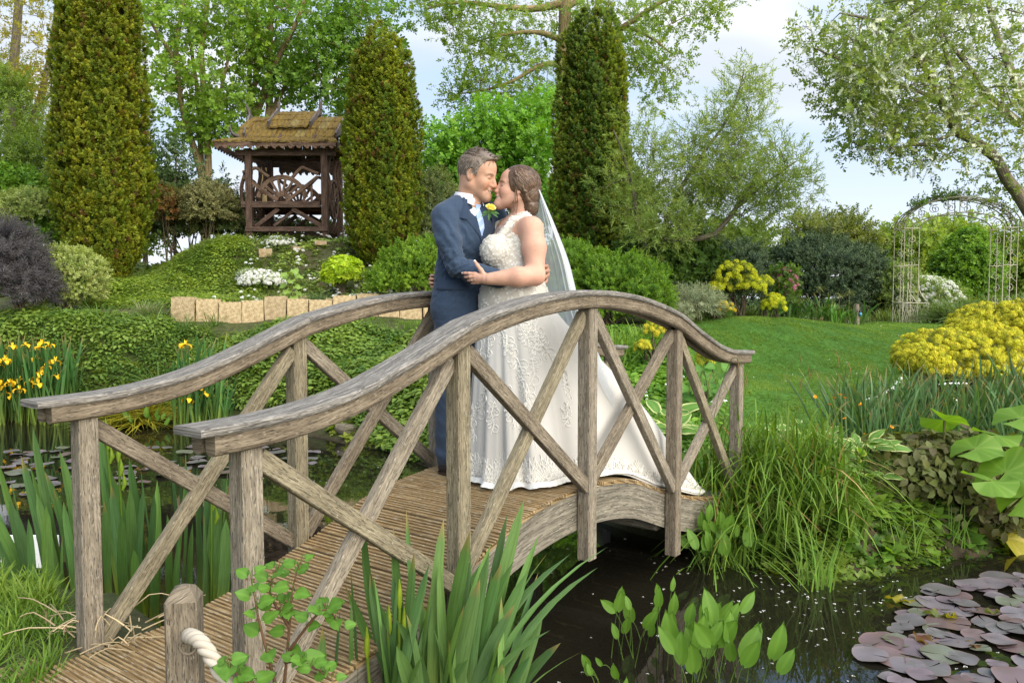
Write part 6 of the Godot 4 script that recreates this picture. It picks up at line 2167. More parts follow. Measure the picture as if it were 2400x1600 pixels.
	# bowed side frames: wheel-like ends on the left and the right
	for s in [[-0.93, -1.0], [0.66, 1.0]]:
		for z in [0.62, 0.30, -0.30, -0.62]:
			var bow: float = 0.16 * s[1] * (1.0 if absf(z) > 0.5 else 0.6)
			var pts := curve([Vector3(s[0] + 0.04 * s[1], 1.64, z), Vector3(s[0] - bow * 0.1, 1.35, z), Vector3(s[0] - bow * -0.55, 1.0, z), Vector3(s[0] + bow * 0.5, 0.68, z), Vector3(s[0] - 0.02 * s[1], 0.30, z), Vector3(s[0] - 0.10 * s[1], 0.12, z)], 14)
			var b := MB.new()
			b.sweep(Array(pts), Vector3(0, 0, 1), box_profile(-0.03, 0.03, -0.032, 0.032, 0.008))
			put("bowed_stay", b.mesh(), dark, t)
		var ring := []
		for i in 25: ring.append(Vector3(s[0] + 0.05 * s[1], 0.78 + 0.40 * sin(TAU * i / 24), 0.40 * cos(TAU * i / 24)))
		var rb := MB.new()
		rb.tube(ring, [0.030], 6, false)
		put("side_wheel", rb.mesh(), dark, t)
		for i in 6:
			var a := PI * i / 6.0 + 0.2
			bars(t, "wheel_spoke", [[Vector3(s[0] + 0.05 * s[1], 0.78 + 0.39 * sin(a), 0.39 * cos(a)), Vector3(s[0] + 0.05 * s[1], 0.78 - 0.39 * sin(a), -0.39 * cos(a)), 0.035, 0.035]], dark)
	# plates under the roof, eaves boards
	for z in [zf, zb]: bars(t, "wall_plate", [[Vector3(-1.101, 1.637, 0) + Vector3(0, 0, z), Vector3(0.909, 1.637, 0) + Vector3(0, 0, z), 0.08, 0.12]], dark)
	var ex0 := -1.47
	var ex1 := 1.02
	var ez := 1.02
	var ey := 1.80
	scallop_board(t, Vector3(ex0 + 0.03, ey + 0.02, ez - 0.03), Vector3(ex1 - 0.03, ey + 0.02, ez - 0.03), 0.145, 15, worn)
	scallop_board(t, Vector3(ex1 - 0.03, ey + 0.02, -ez + 0.03), Vector3(ex0 + 0.03, ey + 0.02, -ez + 0.03), 0.145, 15, dark)
	scallop_board(t, Vector3(ex0 + 0.03, ey + 0.02, -ez + 0.06), Vector3(ex0 + 0.03, ey + 0.02, ez - 0.06), 0.145, 12, dark)
	scallop_board(t, Vector3(ex1 - 0.03, ey + 0.02, ez - 0.06), Vector3(ex1 - 0.03, ey + 0.02, -ez + 0.06), 0.145, 12, dark)
	scallop_board(t, Vector3(-0.62, 1.58, zb + 0.06), Vector3(0.60, 1.58, zb + 0.06), 0.19, 9, dark)
	# roof: each course of mossy tiles is a slab of its own
	var roof := func(x0: float, x1: float, x2: float, x3: float, y0: float, z0: float, y1: float, z1: float, part: String) -> void:
		for s in [1, -1]:
			var tiles := maxi(3, int((x1 - x0) / 0.19))
			for q in tiles:
				var b := MB.new()
				var rows := []
				var th := 0.035
				var lift := rf(-0.008, 0.012)
				var slip := rf(-0.018, 0.018)
				for i in 2:
					var row := PackedVector3Array()
					for k in 6:
						var u := (q + 0.015 + 0.97 * k / 5.0) / tiles
						row.append(Vector3(lerpf(lerpf(x0, x1, u), lerpf(x2, x3, u), i), lerpf(y0, y1, i) + lift * (1 - i) + rf(-0.010, 0.012), (lerpf(z0, z1, i) + (slip + rf(-0.010, 0.010)) * (1 - i)) * s))
					rows.append(row)
				var under := []
				for r in rows:
					var row := PackedVector3Array()
					for p in r: row.append(p - Vector3(0, th, 0))
					under.append(row)
				b.grid(rows)
				b.grid(under)
				b.grid([rows[0], under[0]])
				b.grid([rows[1], under[1]])
				for e in [0, 5]: b.face([rows[0][e], rows[1][e], under[1][e], under[0][e]])
				put("tile", b.mesh(), moss if rng.randf() > 0.12 else bare, t)
	roof.call(ex0, ex1, -1.13, 0.90, ey + 0.035, ez, 1.955, 0.70, "eaves_course")
	roof.call(-1.12, 0.885, -1.06, 0.92, 1.955, 0.72, 2.16, 0.545, "tile_course")
	roof.call(-1.06, 0.92, -1.00, 0.95, 2.165, 0.56, 2.335, 0.355, "tile_course")
	roof.call(-1.00, 0.95, -0.94, 0.985, 2.34, 0.37, 2.505, 0.02, "tile_course")
	roof.call(-0.465, 0.335, -0.44, 0.38, 2.19, 0.62, 2.36, 0.42, "raised_course")
	roof.call(-0.44, 0.38, -0.41, 0.42, 2.365, 0.44, 2.50, 0.22, "raised_course")
	roof.call(-0.41, 0.42, -0.36, 0.44, 2.505, 0.235, 2.615, 0.02, "raised_course")
	for x in [-0.9, -0.2, 0.5]: bars(t, "rafter", [[Vector3(x, 1.78, 0.95), Vector3(x, 2.44, 0.05), 0.05, 0.06], [Vector3(x, 1.78, -0.95), Vector3(x, 2.44, -0.05), 0.05, 0.06]], dark)
	# barge boards that end in horns
	for s in [[-1.02, 2.50, 0.0, -0.10], [0.985, 2.50, 0.0, 0.06], [-0.43, 2.61, -0.38, 0.03], [0.44, 2.61, -0.38, 0.05]]:
		for side in [1, -1]:
			var x: float = s[0]
			var hi: float = s[1]
			var low := 1.95 if s[2] == 0.0 else 2.20
			var zl := 0.74 if s[2] == 0.0 else 0.64
			var pts := []
			for i in 12:
				var u := i / 11.0
				pts.append(Vector3(x - s[3] * (1.0 - u), lerpf(low, hi, u) + 0.035, lerpf(zl, 0.0, u) * side))
			pts.append(Vector3(x + s[3] * 0.4, hi + 0.20, -0.02 * side))
			var b := MB.new()
			b.sweep(pts, Vector3(1, 0, 0), box_profile(-0.017, 0.017, -0.06, 0.05, 0.004))
			put("barge_board", b.mesh(), slate, t)
			var f := MB.new()
			f.tube(curve([Vector3(x + s[3] * 0.2, hi + 0.06, 0), Vector3(x + s[3] * 0.6, hi + 0.18, 0), Vector3(x + s[3] * 1.0, hi + 0.33, 0)], 6), [0.04, 0.036, 0.03, 0.022, 0.013, 0.004], 5)
			if side == 1: put("horn", f.mesh(), slate, t)
		if s[2] == 0.0:
			var h := MB.new()
			h.tube(curve([Vector3(s[0], 1.96, 0.74), Vector3(s[0] + s[3] * 1.2, 2.02, 0.80), Vector3(s[0] + s[3] * 1.4, 2.18, 0.84)], 6), [0.035, 0.04, 0.035, 0.03, 0.018, 0.005], 5)
			put("horn", h.mesh(), slate, t)

func scroll(c: Vector3, r: float, hand_: float, turns := 1.3, start := 0.0) -> Array:
	var p := []
	for i in 16:
		var u := i / 15.0
		var a := start + hand_ * TAU * turns * u
		p.append(c + Vector3(cos(a), sin(a), 0) * r * (1.0 - 0.82 * u))
	return p

func make_arch() -> void:
	rng.seed = 402
	var cream := speckle_tex(240, Color(0.30, 0.29, 0.20), Color(0.44, 0.42, 0.30), Color(0.26, 0.17, 0.09), 0.03, 0.12, 0.74)
	var m := stonemat("cream_iron", cream, 3.0, 0.0, 0.6)
	var dullm := stonemat("dull_iron", cream, 3.0, 0.0, 0.7, Color(0.42, 0.42, 0.40))
	var at := Vector3(8.183, 0.853, -15)
	at.y = gh(at.x, at.z)
	var t := thing("garden_arch", "cream wrought iron garden arch with scrolls and a seat at its left foot", "garden arch", at, -0.10)
	var rod := func(called: String, pts: Array, r: float, mm: Material) -> void:
		var b := MB.new()
		b.tube(pts, [r], 6)
		put(called, b.mesh(), mm, t)
	for side in [-1, 1]:
		var xo := -1.0 if side == -1 else 0.96
		var xi := -0.74 if side == -1 else 0.72
		for z in [-0.25, 0.25]:
			for x in [xo, lerpf(xo, xi, 0.5), xi]:
				rod.call("upright", [Vector3(x, -0.1, z), Vector3(x, 0.9, z), Vector3(x, 1.74, z)], 0.008, m)
			for y in [0.36, 1.05, 1.72]:
				rod.call("cross_rod", [Vector3(xo, y, z), Vector3(xi, y, z)], 0.009, m)
			for k in 7:
				var y := 0.2 + 0.22 * k
				rod.call("scroll", scroll(Vector3(lerpf(xo, xi, 0.5), y, z), 0.075, 1.0 if k % 2 else -1.0, 1.3, PI / 2), 0.0055, m)
		for k in 4:
			rod.call("side_bar", [Vector3(xo, 0.3 + 0.44 * k, -0.25), Vector3(xo, 0.42 + 0.44 * k, 0.0), Vector3(xo, 0.3 + 0.44 * k, 0.25)], 0.007, m)
	# flared seat at the foot of the left side
	for z in [-0.25, 0.25]:
		rod.call("seat_arm", curve([Vector3(-0.74, 0.95, z), Vector3(-0.72, 0.62, z), Vector3(-0.64, 0.46, z), Vector3(-0.55, 0.36, z)], 10), 0.011, m)
		rod.call("seat_leg", [Vector3(-0.56, -0.1, z), Vector3(-0.56, 0.36, z)], 0.0125, m)
		for k in 6:
			rod.call("lattice", [Vector3(-1.0 + 0.075 * k, 0.0, z), Vector3(-0.93 + 0.075 * k, 0.33, z)], 0.005, m)
			rod.call("lattice", [Vector3(-0.93 + 0.075 * k, 0.0, z), Vector3(-1.0 + 0.075 * k, 0.33, z)], 0.005, m)
		rod.call("seat_edge", [Vector3(-1.0, 0.36, z), Vector3(-0.55, 0.36, z)], 0.011, m)
	for k in 5: rod.call("seat_slat", [Vector3(-1.0 + 0.1 * k, 0.36, -0.25), Vector3(-1.0 + 0.1 * k, 0.36, 0.25)], 0.009, m)
	for z in [-0.25, -0.08, 0.08, 0.25]:
		var outer := []
		var inner := []
		for i in 25:
			var a := PI * i / 24.0
			outer.append(Vector3(0.01 - cos(a) * 1.02, 1.72 + sin(a) * 0.56, z))
			inner.append(Vector3(0.01 - cos(a) * 0.74, 1.70 + sin(a) * 0.30, z))
		rod.call("arch_rod", outer, 0.012, dullm)
		if absf(z) > 0.2:
			rod.call("arch_rod", inner, 0.011, dullm)
			for x in [-0.05, 0.07]: rod.call("king_rod", [Vector3(x, 2.0, z), Vector3(x, 2.28, z)], 0.008, dullm)
			for k in 9:
				var a := PI * (0.1 + 0.8 * k / 8.0)
				rod.call("scroll", scroll(Vector3(0.01 - cos(a) * 0.88, 1.71 + sin(a) * 0.43, z), 0.085, 1.0 if k < 4 else -1.0, 1.4, a), 0.006, dullm)
	for k in 13:
		var a := PI * k / 12.0
		rod.call("tie_rod", [Vector3(0.01 - cos(a) * 1.02, 1.72 + sin(a) * 0.56, -0.25), Vector3(0.01 - cos(a) * 1.02, 1.72 + sin(a) * 0.56, 0.25)], 0.007, dullm)
	rod.call("scroll", scroll(Vector3(1.12, 1.75, 0.25), 0.09, -1.0, 1.4, PI), 0.009, dullm)
	rod.call("scroll", scroll(Vector3(-1.10, 1.75, 0.25), 0.09, 1.0, 1.4, 0.0), 0.009, dullm)
	# a young climber over it
	var o := thing("climber", "thin climbing rose trained over the top of the iron arch", "climbing plant", at + Vector3(0, 1.7, 0))
	var mix := Mix.new(2)
	var sm := MB.new()
	for k in 9:
		var a0 := rf(0.15, 2.3)
		var pts := []
		for i in 8:
			var a := a0 + 0.1 * i
			pts.append(Vector3(-cos(a) * (1.02 + rf(0, 0.05)), sin(a) * 0.58 + rf(0.0, 0.08), rf(-0.22, 0.22)))
		pts.append(pts[-1] + Vector3(rf(-0.15, 0.15), rf(0.1, 0.28), 0))
		var c := curve(pts, 24)
		sm.col = Color(0.12, 0.09, 0.05)
		sm.tube(Array(c), [0.007, 0.006, 0.005, 0.004], 4, false)
		for p in c:
			for j in (1 if rng.randf() < 0.7 else 0): mix.s[rng.randi_range(0, 1)].add(p + in_ball() * 0.05, (in_ball() + Vector3(0, 0.5, 0)).normalized(), rf(0.09, 0.15), rf(0, TAU), jitter(Color(0.06, 0.11, 0.035), 0.3))
	for s in [-1, 1]:
		for k in 46: mix.s[k % 2].add(Vector3(s * 0.95 + rf(-0.12, 0.12), rf(-1.2, 0.15), rf(-0.26, 0.26)), (in_ball() + Vector3(0, 0.5, 0)).normalized(), rf(0.07, 0.12), rf(0, TAU), jitter(Color(0.08, 0.14, 0.04), 0.3))
	put("stems", sm.mesh(), M.stem, o).set_meta("kind", "stuff")
	mixed("foliage", mix, L.broad.slice(0, 2), M.leaf, o)

func stone_block(w: float, h: float, d: float, sd: int) -> ArrayMesh:
	# a hewn block with worn edges
	var n := FastNoiseLite.new()
	n.seed = sd
	n.frequency = 6.0
	var b := MB.new()
	var g := 6
	for f in 6:
		var rows := []
		for i in g + 1:
			var row := PackedVector3Array()
			for k in g + 1:
				var u := 2.0 * i / g - 1.0
				var v := 2.0 * k / g - 1.0
				var p: Vector3 = [Vector3(1, u, v), Vector3(-1, v, u), Vector3(u, 1, -v), Vector3(v, -1, -u), Vector3(-u, v, 1), Vector3(-v, u, -1)][f]
				var q := p.normalized() * 1.35
				p = p.lerp(q, 0.10 * smoothstep(1.1, 1.75, p.length()))
				p = p * Vector3(w, h, d) * 0.5
				p += p.normalized() * n.get_noise_3dv(p) * 0.016
				row.append(p)
			rows.append(row)
		b.grid(rows)
	return b.mesh()

func make_stones() -> void:
	rng.seed = 403
	var st := speckle_tex(250, Color(0.36, 0.26, 0.14), Color(0.56, 0.44, 0.26), Color(0.10, 0.085, 0.06), 0.02, 0.10, 0.76)
	var m := stonemat("sandstone", st, 2.4, 1.2)
	var m2 := stonemat("sandstone_gray", st, 2.1, 1.2, 0.9, Color(0.82, 0.82, 0.84))
	var t := thing("stone_edging", "row of upright sandstone blocks that holds back the planted mound", "stone edging", Vector3(-3.2, 0.9, -12.95))
	var x := -5.4
	var k := 0
	while x < -0.7:
		var w := rf(0.32, 0.37)
		var h := rf(0.43, 0.50)
		var o := put("block", stone_block(w, h, 0.17, 600 + k), m if k % 4 else m2, t)
		o.position = Vector3(x + w / 2 + 3.2, gh(x + w / 2, -12.85) - 0.9 + h / 2 - 0.12 + 0.012 * sin(k * 2.0), 0.05 * sin(x * 0.8) + rf(-0.015, 0.015))
		o.rotation = Vector3(rf(-0.04, 0.0), rf(-0.05, 0.05), rf(-0.02, 0.02))
		x += w + rf(0.012, 0.03)
		k += 1
	for s in [[Vector3(-4.744, 2.104, -15.6), 0.24, 0.15, "rounded brown stone above the white flowers on the mound"], [Vector3(-4.195, 2.132, -15.8), 0.20, 0.09, "flat pale stone on the mound below the swing seat"], [Vector3(-3.753, 2.179, -15.9), 0.22, 0.09, "low gray stone on the mound under the swing seat's right post"], [Vector3(-2.908, 1.468, -13.35), 0.42, 0.14, "long brown stone behind the sandstone edging"], [Vector3(-3.601, 1.504, -13.4), 0.34, 0.16, "gray stone slab behind the maple seedling"], [Vector3(-3.933, 1.382, -13.3), 0.5, 0.10, "flat stone lying along the top of the edging"]]:
		var o := put("rock", stone_block(s[1], s[2], s[1] * 0.8, 700 + k), m2)
		k += 1
		o.position = s[0]
		o.position.y = gh(o.position.x, o.position.z) + s[2] * 0.22
		o.rotation = Vector3(rf(-0.2, 0.2), rf(0, 3), rf(-0.15, 0.15))
		tag(o, s[3], "rock", "rockery stones")
	for s in [[on(5.292, -14.6), 0.62, "flat pinkish paving slab set at the far edge of the lawn"], [on(5.017, -15.2), 0.42, "small paving slab in the bed left of the far lawn edge"]]:
		var o := put("paving_slab", stone_block(s[1], 0.10, 0.34, 720 + k), m2)
		k += 1
		o.position = s[0] + Vector3(0, 0.07, 0)
		tag(o, s[2], "paving slab")

func make_small_things() -> void:
	rng.seed = 404
	# rope post by the bridge
	var t := thing("rope_post", "short square oak post with a pointed top and a hole for a rope", "post", Vector3(-0.905, -0.10, -2.19), 0.16)
	var b := MB.new()
	var w := 0.043
	b.sweep([Vector3(0, -0.1, 0), Vector3(0, 0.575, 0)], Vector3(0, 0, 1), box_profile(-w, w, -w, w, 0.006), 0.3, false)
	var ring := []
	for s in [[0.575, 1.0], [0.602, 0.62], [0.612, 0.16]]:
		var row := PackedVector3Array()
		for q in box_profile(-w * s[1], w * s[1], -w * s[1], w * s[1], 0.006 * s[1]): row.append(Vector3(q.y, s[0], q.x))
		ring.append(row)
	b.grid(ring, true)
	b.face(Array(ring[2]))
	put("shaft", b.mesh(), M.oak_dark, t)
	var hb := MB.new()
	var hr := []
	for i in 13: hr.append(Vector3(0.018 + cos(TAU * i / 12) * 0.021, 0.455 + sin(TAU * i / 12) * 0.021, 0.0435))
	hb.tube(hr, [0.004], 5, false)
	put("hole_rim", hb.mesh(), M.oak_dark, t)
	var rope := mat("rope", Color(0.40, 0.355, 0.29), 0.9, 0.2)
	var c := curve([Vector3(-0.885, 0.35, -2.21), Vector3(-0.870, 0.39, -2.138), Vector3(-0.815, 0.385, -2.09), Vector3(-0.735, 0.285, -2.05), Vector3(-0.66, 0.14, -1.99), Vector3(-0.52, -0.13, -1.90), Vector3(-0.2, -0.22, -1.75)], 90)
	var ro := thing("rope", "thick twisted white rope hanging from the short oak post", "rope", c[0])
	for k in 3:
		var pts := []
		for i in c.size():
			var d := (c[mini(i + 1, 89)] - c[maxi(i - 1, 0)]).normalized()
			var s := d.cross(Vector3.UP).normalized()
			var a := i * 0.52 + TAU * k / 3
			pts.append(c[i] - c[0] + (s * cos(a) + s.cross(d) * sin(a)) * 0.0105)
		var rb := MB.new()
		rb.tube(pts, [0.0110], 8)
		put("strand", rb.mesh(), rope, ro)
	# white notice by the water
	var so := thing("sign", "white notice board with black lettering standing in the pond behind the irises", "sign", Vector3(-3.00, -0.40, -4.80))
	var white := mat("sign_white", Color(0.82, 0.82, 0.80), 0.4, 0.5)
	var sb := MB.new()
	sb.bar(Vector3(-0.27, 0.175, 0), Vector3(0.27, 0.175, 0), Vector3(0, 0, 1), 0.012, 0.20, 0.002)
	put("board", sb.mesh(), white, so)
	var sl := MB.new()
	for x in [-0.2, 0.2]: sl.bar(Vector3(x, -0.4, -0.02), Vector3(x, 0.26, -0.02), Vector3(0, 0, 1), 0.03, 0.03, 0.003)
	put("stake", sl.mesh(), M.oak_dark, so)
	var black := mat("sign_ink", Color(0.02, 0.02, 0.022), 0.6, 0.3)
	for s in [["N", -0.005, 0.205], ["I", 0.06, 0.205], ["D", -0.115, 0.12], ["L", -0.075, 0.12]]:
		var tm := TextMesh.new()
		tm.text = s[0]
		tm.font_size = 32
		tm.pixel_size = 0.0021
		tm.depth = 0.002
		var o := put("letter", tm, black, so)
		o.position = Vector3(s[1], s[2], 0.0075)
	# little stump post with a blue ornament by the far bed
	var po := thing("stump_post", "weathered stump post with a small blue ornament beside the far lawn", "post", on(6.287, -14.8))
	var pb := MB.new()
	pb.tube([Vector3(0, -0.1, 0), Vector3(0.005, 0.2, 0), Vector3(-0.005, 0.40, 0)], [0.065, 0.06, 0.055], 9)
	put("stump", pb.mesh(), M.oak, po)
	var orn := MB.new()
	orn.egg_ring(Vector3(0.055, 0.22, 0.06), 0.032, 1.2)
	put("ornament", orn.mesh(), mat("blue_glaze", Color(0.04, 0.28, 0.52), 0.25, 0.6), po)
	var cap := MB.new()
	cap.egg_ring(Vector3(0.055, 0.275, 0.06), 0.026, 0.9)
	put("ornament_cap", cap.mesh(), mat("black_glaze", Color(0.02, 0.02, 0.03), 0.3, 0.5), po)
	# the old log lying at the waterside behind the bridge
	var lo := thing("log", "rotting brown log at the water's edge behind the far handrail", "log", Vector3(-1.817, -0.36, -9.693))
	var lb := MB.new()
	lb.tube(curve([Vector3(-0.30, 0.10, 0.0), Vector3(-0.08, 0.06, 0.05), Vector3(0.10, 0.04, 0.02), Vector3(0.22, -0.1, -0.02)], 9), [0.05, 0.075, 0.085, 0.09, 0.09, 0.085, 0.08, 0.07, 0.06], 9)
	put("wood", lb.mesh(), M.bark, lo)

# ------------------------------------------------------------------ borders, banks and water plants
func strap_mesh(length: float, width: float, bend: float, twist: float, seg: int, c0: Color, c1: Color, sd := 0.0) -> ArrayMesh:
	# a sword-shaped leaf: rises along +y, leans along +x; pale at the foot as irises are
	var b := MB.new()
	for i in seg + 1:
		var t := float(i) / seg
		var p := Vector3(bend * length * t * t, length * (t - 0.30 * absf(bend) * t * t * t), 0.02 * sin(sd + t * 4.0) * length)
		var w := width * 0.5 * (0.62 + 0.75 * t - 0.30 * t * t) * (1.0 if t < 0.55 else sqrt(maxf(0.0, 1.0 - pow((t - 0.55) / 0.45, 1.7))))
		var a := twist * t + sd
		var s := Vector3(sin(a) * 0.5, 0, cos(a)).normalized() if false else Vector3(cos(a), 0, sin(a))
		var n := Vector3(-s.z, 0, s.x)
		b.col = c0.lerp(c1, smoothstep(0.0, 0.55, t)) * (0.94 + 0.12 * sin(sd * 7.0 + t * 3.0))
		if t > 0.92 and sin(sd * 13.0) > 0.35: b.col = Color(0.30, 0.22, 0.10)
		for k in 5:
			var u := (k - 2) / 2.0
			b.pt(p + s * u * w + n * (0.22 * w * (1.0 - absf(u)) + 0.05 * w * (1 if k % 2 else 0)), Vector2(t * length, u * width))
	for i in seg:
		for k in 4: b.quad(i * 5 + k, i * 5 + k + 1, (i + 1) * 5 + k + 1, (i + 1) * 5 + k)
	return b.mesh()

# places a leaf so that it runs from a to about e
func lay_strap(o: Node3D, a: Vector3, e: Vector3, width: float, bend: float, seed_: float, tone: Color, called := "leaf") -> void:
	var d := e - a
	var flat := Vector3(d.x, 0, d.z)
	var yaw := atan2(-d.z, d.x)
	var len := d.length() * (1.0 + 0.15 * bend * bend)
	var m := strap_mesh(1.0, width / len, bend, 0.35 * sin(seed_ * 3.0), 10, Color(0.30, 0.36, 0.055), tone, 0.5 * sin(seed_))
	var n := put(called, m, M.blade, o)
	# the leaf's own tip, before turning
	var tip := Vector3(bend, 1.0 - 0.30 * absf(bend), 0)
	var tilt := atan2(flat.length(), d.y) - atan2(tip.x, tip.y)
	n.transform = Transform3D(Basis(Vector3.UP, yaw) * Basis(Vector3(0, 0, 1), -tilt), a - o.position).scaled_local(Vector3.ONE * d.length() / tip.length())

func make_irises() -> void:
	rng.seed = 501
	var g0 := Color(0.082, 0.175, 0.080)
	var g1 := Color(0.140, 0.275, 0.085)
	var o := thing("iris", "big clump of sword-leaved irises in front of the near handrail", "iris", Vector3(-0.19, -0.42, -2.88))
	for s in [[Vector3(0.045, 0.555, -2.95), 1075, 0.038, 0.10], [Vector3(-0.013, 0.49, -2.98), 1060, 0.026, 0.05], [Vector3(-0.374, 0.52, -2.95), 930, 0.034, 0.02], [Vector3(-0.24, 0.499, -2.9), 985, 0.032, 0.12], [Vector3(-0.153, 0.485, -2.8), 1010, 0.042, 0.05], [Vector3(0.101, 0.422, -2.95), 1090, 0.036, 0.12], [Vector3(0.365, 0.36, -3), 1080, 0.030, 0.75], [Vector3(0.217, 0.364, -2.9), 1070, 0.032, 0.6], [Vector3(-0.437, 0.458, -2.95), 935, 0.026, -0.06], [Vector3(-0.532, 0.512, -2.9), 950, 0.034, -0.20], [Vector3(-0.512, 0.311, -2.9), 930, 0.032, -0.1], [Vector3(-0.572, 0.336, -2.85), 800, 0.024, 0.02], [Vector3(0.117, 0.165, -2.85), 1120, 0.030, 0.10], [Vector3(0.169, 0.079, -2.8), 1110, 0.032, 0.25], [Vector3(0.102, 0.283, -2.95), 1100, 0.034, 0.15], [Vector3(-0.244, 0.365, -2.85), 1010, 0.034, 0.0], [Vector3(-0.151, 0.416, -2.98), 1050, 0.028, 0.05], [Vector3(0.059, 0.328, -2.82), 1060, 0.040, 0.15], [Vector3(-0.358, 0.392, -2.85), 940, 0.036, 0.05], [Vector3(-0.302, 0.26, -2.8), 960, 0.030, 0.1], [Vector3(0.06, 0.055, -2.75), 1110, 0.030, 0.2], [Vector3(-0.31, 0.1, -2.65), 900, 0.032, 0.25], [Vector3(-0.072, 0.42, -2.85), 1030, 0.042, 0.2], [Vector3(-0.454, 0.217, -2.8), 880, 0.026, 0.0], [Vector3(-0.616, 0.202, -2.8), 760, 0.022, -0.05], [Vector3(-0.573, 0.241, -2.78), 830, 0.026, -0.1], [Vector3(-0.114, 0.329, -2.75), 1040, 0.044, 0.12], [Vector3(-0.173, 0.248, -2.72), 1000, 0.040, 0.15], [Vector3(-0.415, 0.329, -2.75), 905, 0.030, -0.05], [Vector3(-0.666, 0.16, -2.75), 770, 0.028, -0.12], [Vector3(0.006, 0.237, -2.75), 1070, 0.036, 0.25], [Vector3(-0.043, 0.34, -3), 1070, 0.026, 0.1], [Vector3(0.139, 0.334, -3.02), 1105, 0.022, 0.5]]:
		var base := Vector3((s[1] - 1176) / 1860.0 * 2.85 + rf(-0.01, 0.01), -0.42, -2.85 + rf(-0.10, 0.08))
		lay_strap(o, base, s[0], s[2] * 1.5, s[3], rf(0, 6), jitter(g0.lerp(g1, rng.randf()), 0.15))
	for i in 38:      # the fan's inner and lower leaves
		var x := rf(-0.42, -0.04)
		var lean := rf(-0.10, 0.34) + (x + 0.2) * 0.8
		var hh := rf(0.45, 0.86)
		lay_strap(o, Vector3(x, -0.42, rf(-2.96, -2.72)), Vector3(x + lean, -0.42 + hh, rf(-2.98, -2.66)), rf(0.034, 0.058), rf(0.0, 0.3) + (0.5 if lean > 0.25 else 0.0), rf(0, 6), jitter(g0.lerp(g1, rng.randf()), 0.18))
	for s in [[Vector3(-0.408, 0.283, -2.88), 905, 0.0], [Vector3(-0.444, 0.194, -2.86), 900, 0.0], [Vector3(-0.02, 0.206, -2.85), 1095, 0.1], [Vector3(-0.513, 0.139, -2.8), 850, 0.0], [Vector3(-0.39, 0.182, -2.87), 915, 0.0]]:      # buds
		var base := Vector3((s[1] - 1176) / 1860.0 * 2.85, -0.42, -2.85)
		var b := MB.new()
		b.col = Color(0.16, 0.27, 0.03)
		var e: Vector3 = s[0] - o.position
		var a := base - o.position
		b.tube(curve([a, a.lerp(e, 0.5), e - Vector3(0, 0.10, 0)], 6), [0.007, 0.006], 6)
		b.col = Color(0.24, 0.34, 0.03)
		b.tube([e - Vector3(0, 0.11, 0), e - Vector3(0, 0.085, 0), e - Vector3(0, 0.045, 0), e], [0.005, 0.011, 0.010, 0.002], 7)
		put("bud", b.mesh(), M.blade, o)
	rng.seed = 502
	o = thing("iris", "tall iris leaves between the two left end posts of the bridge", "iris", Vector3(-1.932, -0.4, -4.214))
	for s in [[Vector3(-2.041, 0.643, -3.95), 258], [Vector3(-1.948, 0.395, -3.9), 275], [Vector3(-1.877, 0.376, -3.9), 300], [Vector3(-1.784, 0.388, -3.85), 322], [Vector3(-1.745, 0.403, -3.95), 330], [Vector3(-1.445, 0.441, -4.1), 468], [Vector3(-1.615, 0.404, -3.9), 385], [Vector3(-1.717, 0.473, -4.05), 365], [Vector3(-2.03, 0.549, -4), 262], [Vector3(-1.717, 0.378, -3.8), 345], [Vector3(-1.925, 0.496, -4.05), 300], [Vector3(-1.679, 0.499, -4.15), 405], [Vector3(-1.489, 0.318, -4.05), 462], [Vector3(-1.5, 0.247, -3.9), 455], [Vector3(-1.544, 0.218, -3.85), 430], [Vector3(-1.851, 0.287, -3.75), 290], [Vector3(-1.636, 0.287, -3.75), 372], [Vector3(-1.567, 0.184, -3.75), 405], [Vector3(-1.43, 0.198, -4), 480], [Vector3(-1.77, 0.137, -3.7), 318], [Vector3(-1.671, 0.082, -3.68), 350], [Vector3(-1.952, 0.337, -3.8), 268], [Vector3(-1.633, 0.397, -4.2), 430], [Vector3(-1.558, 0.362, -4.15), 450], [Vector3(-1.883, 0.43, -4.1), 330], [Vector3(-2.026, 0.429, -4.05), 280]]:
		var base := Vector3((s[1] - 1176) / 1860.0 * 3.95 + rf(-0.02, 0.02), -0.42, -3.95 + rf(-0.12, 0.12))
		lay_strap(o, base, s[0], rf(0.055, 0.078), rf(-0.08, 0.10), rf(0, 6), jitter(g0.lerp(g1, rng.randf()), 0.15))
	for s in [[Vector3(-1.997, 0.624, -3.95), 268], [Vector3(-1.914, 0.504, -3.9), 275], [Vector3(-1.504, 0.308, -4), 470]]:
		var b := MB.new()
		var e: Vector3 = s[0] - o.position
		var a := Vector3((s[1] - 1176) / 1860.0 * 3.95, -0.42, -3.95) - o.position
		b.col = Color(0.13, 0.25, 0.035)
		b.tube(curve([a, a.lerp(e, 0.5), e], 6), [0.008, 0.006], 6)
		b.col = Color(0.20, 0.32, 0.035)
		for k in 3: b.tube([e - Vector3(-0.008 * k, 0.07 * k, 0), e - Vector3(-0.014 * k, 0.07 * k - 0.035, 0), e - Vector3(-0.010 * k, 0.07 * k - 0.085, 0)], [0.006, 0.012, 0.002], 6)
		put("bud", b.mesh(), M.blade, o)
	rng.seed = 503
	o = thing("iris", "iris leaves at the left edge, in front of the white notice board", "iris", Vector3(-2.55, -0.38, -4.283))
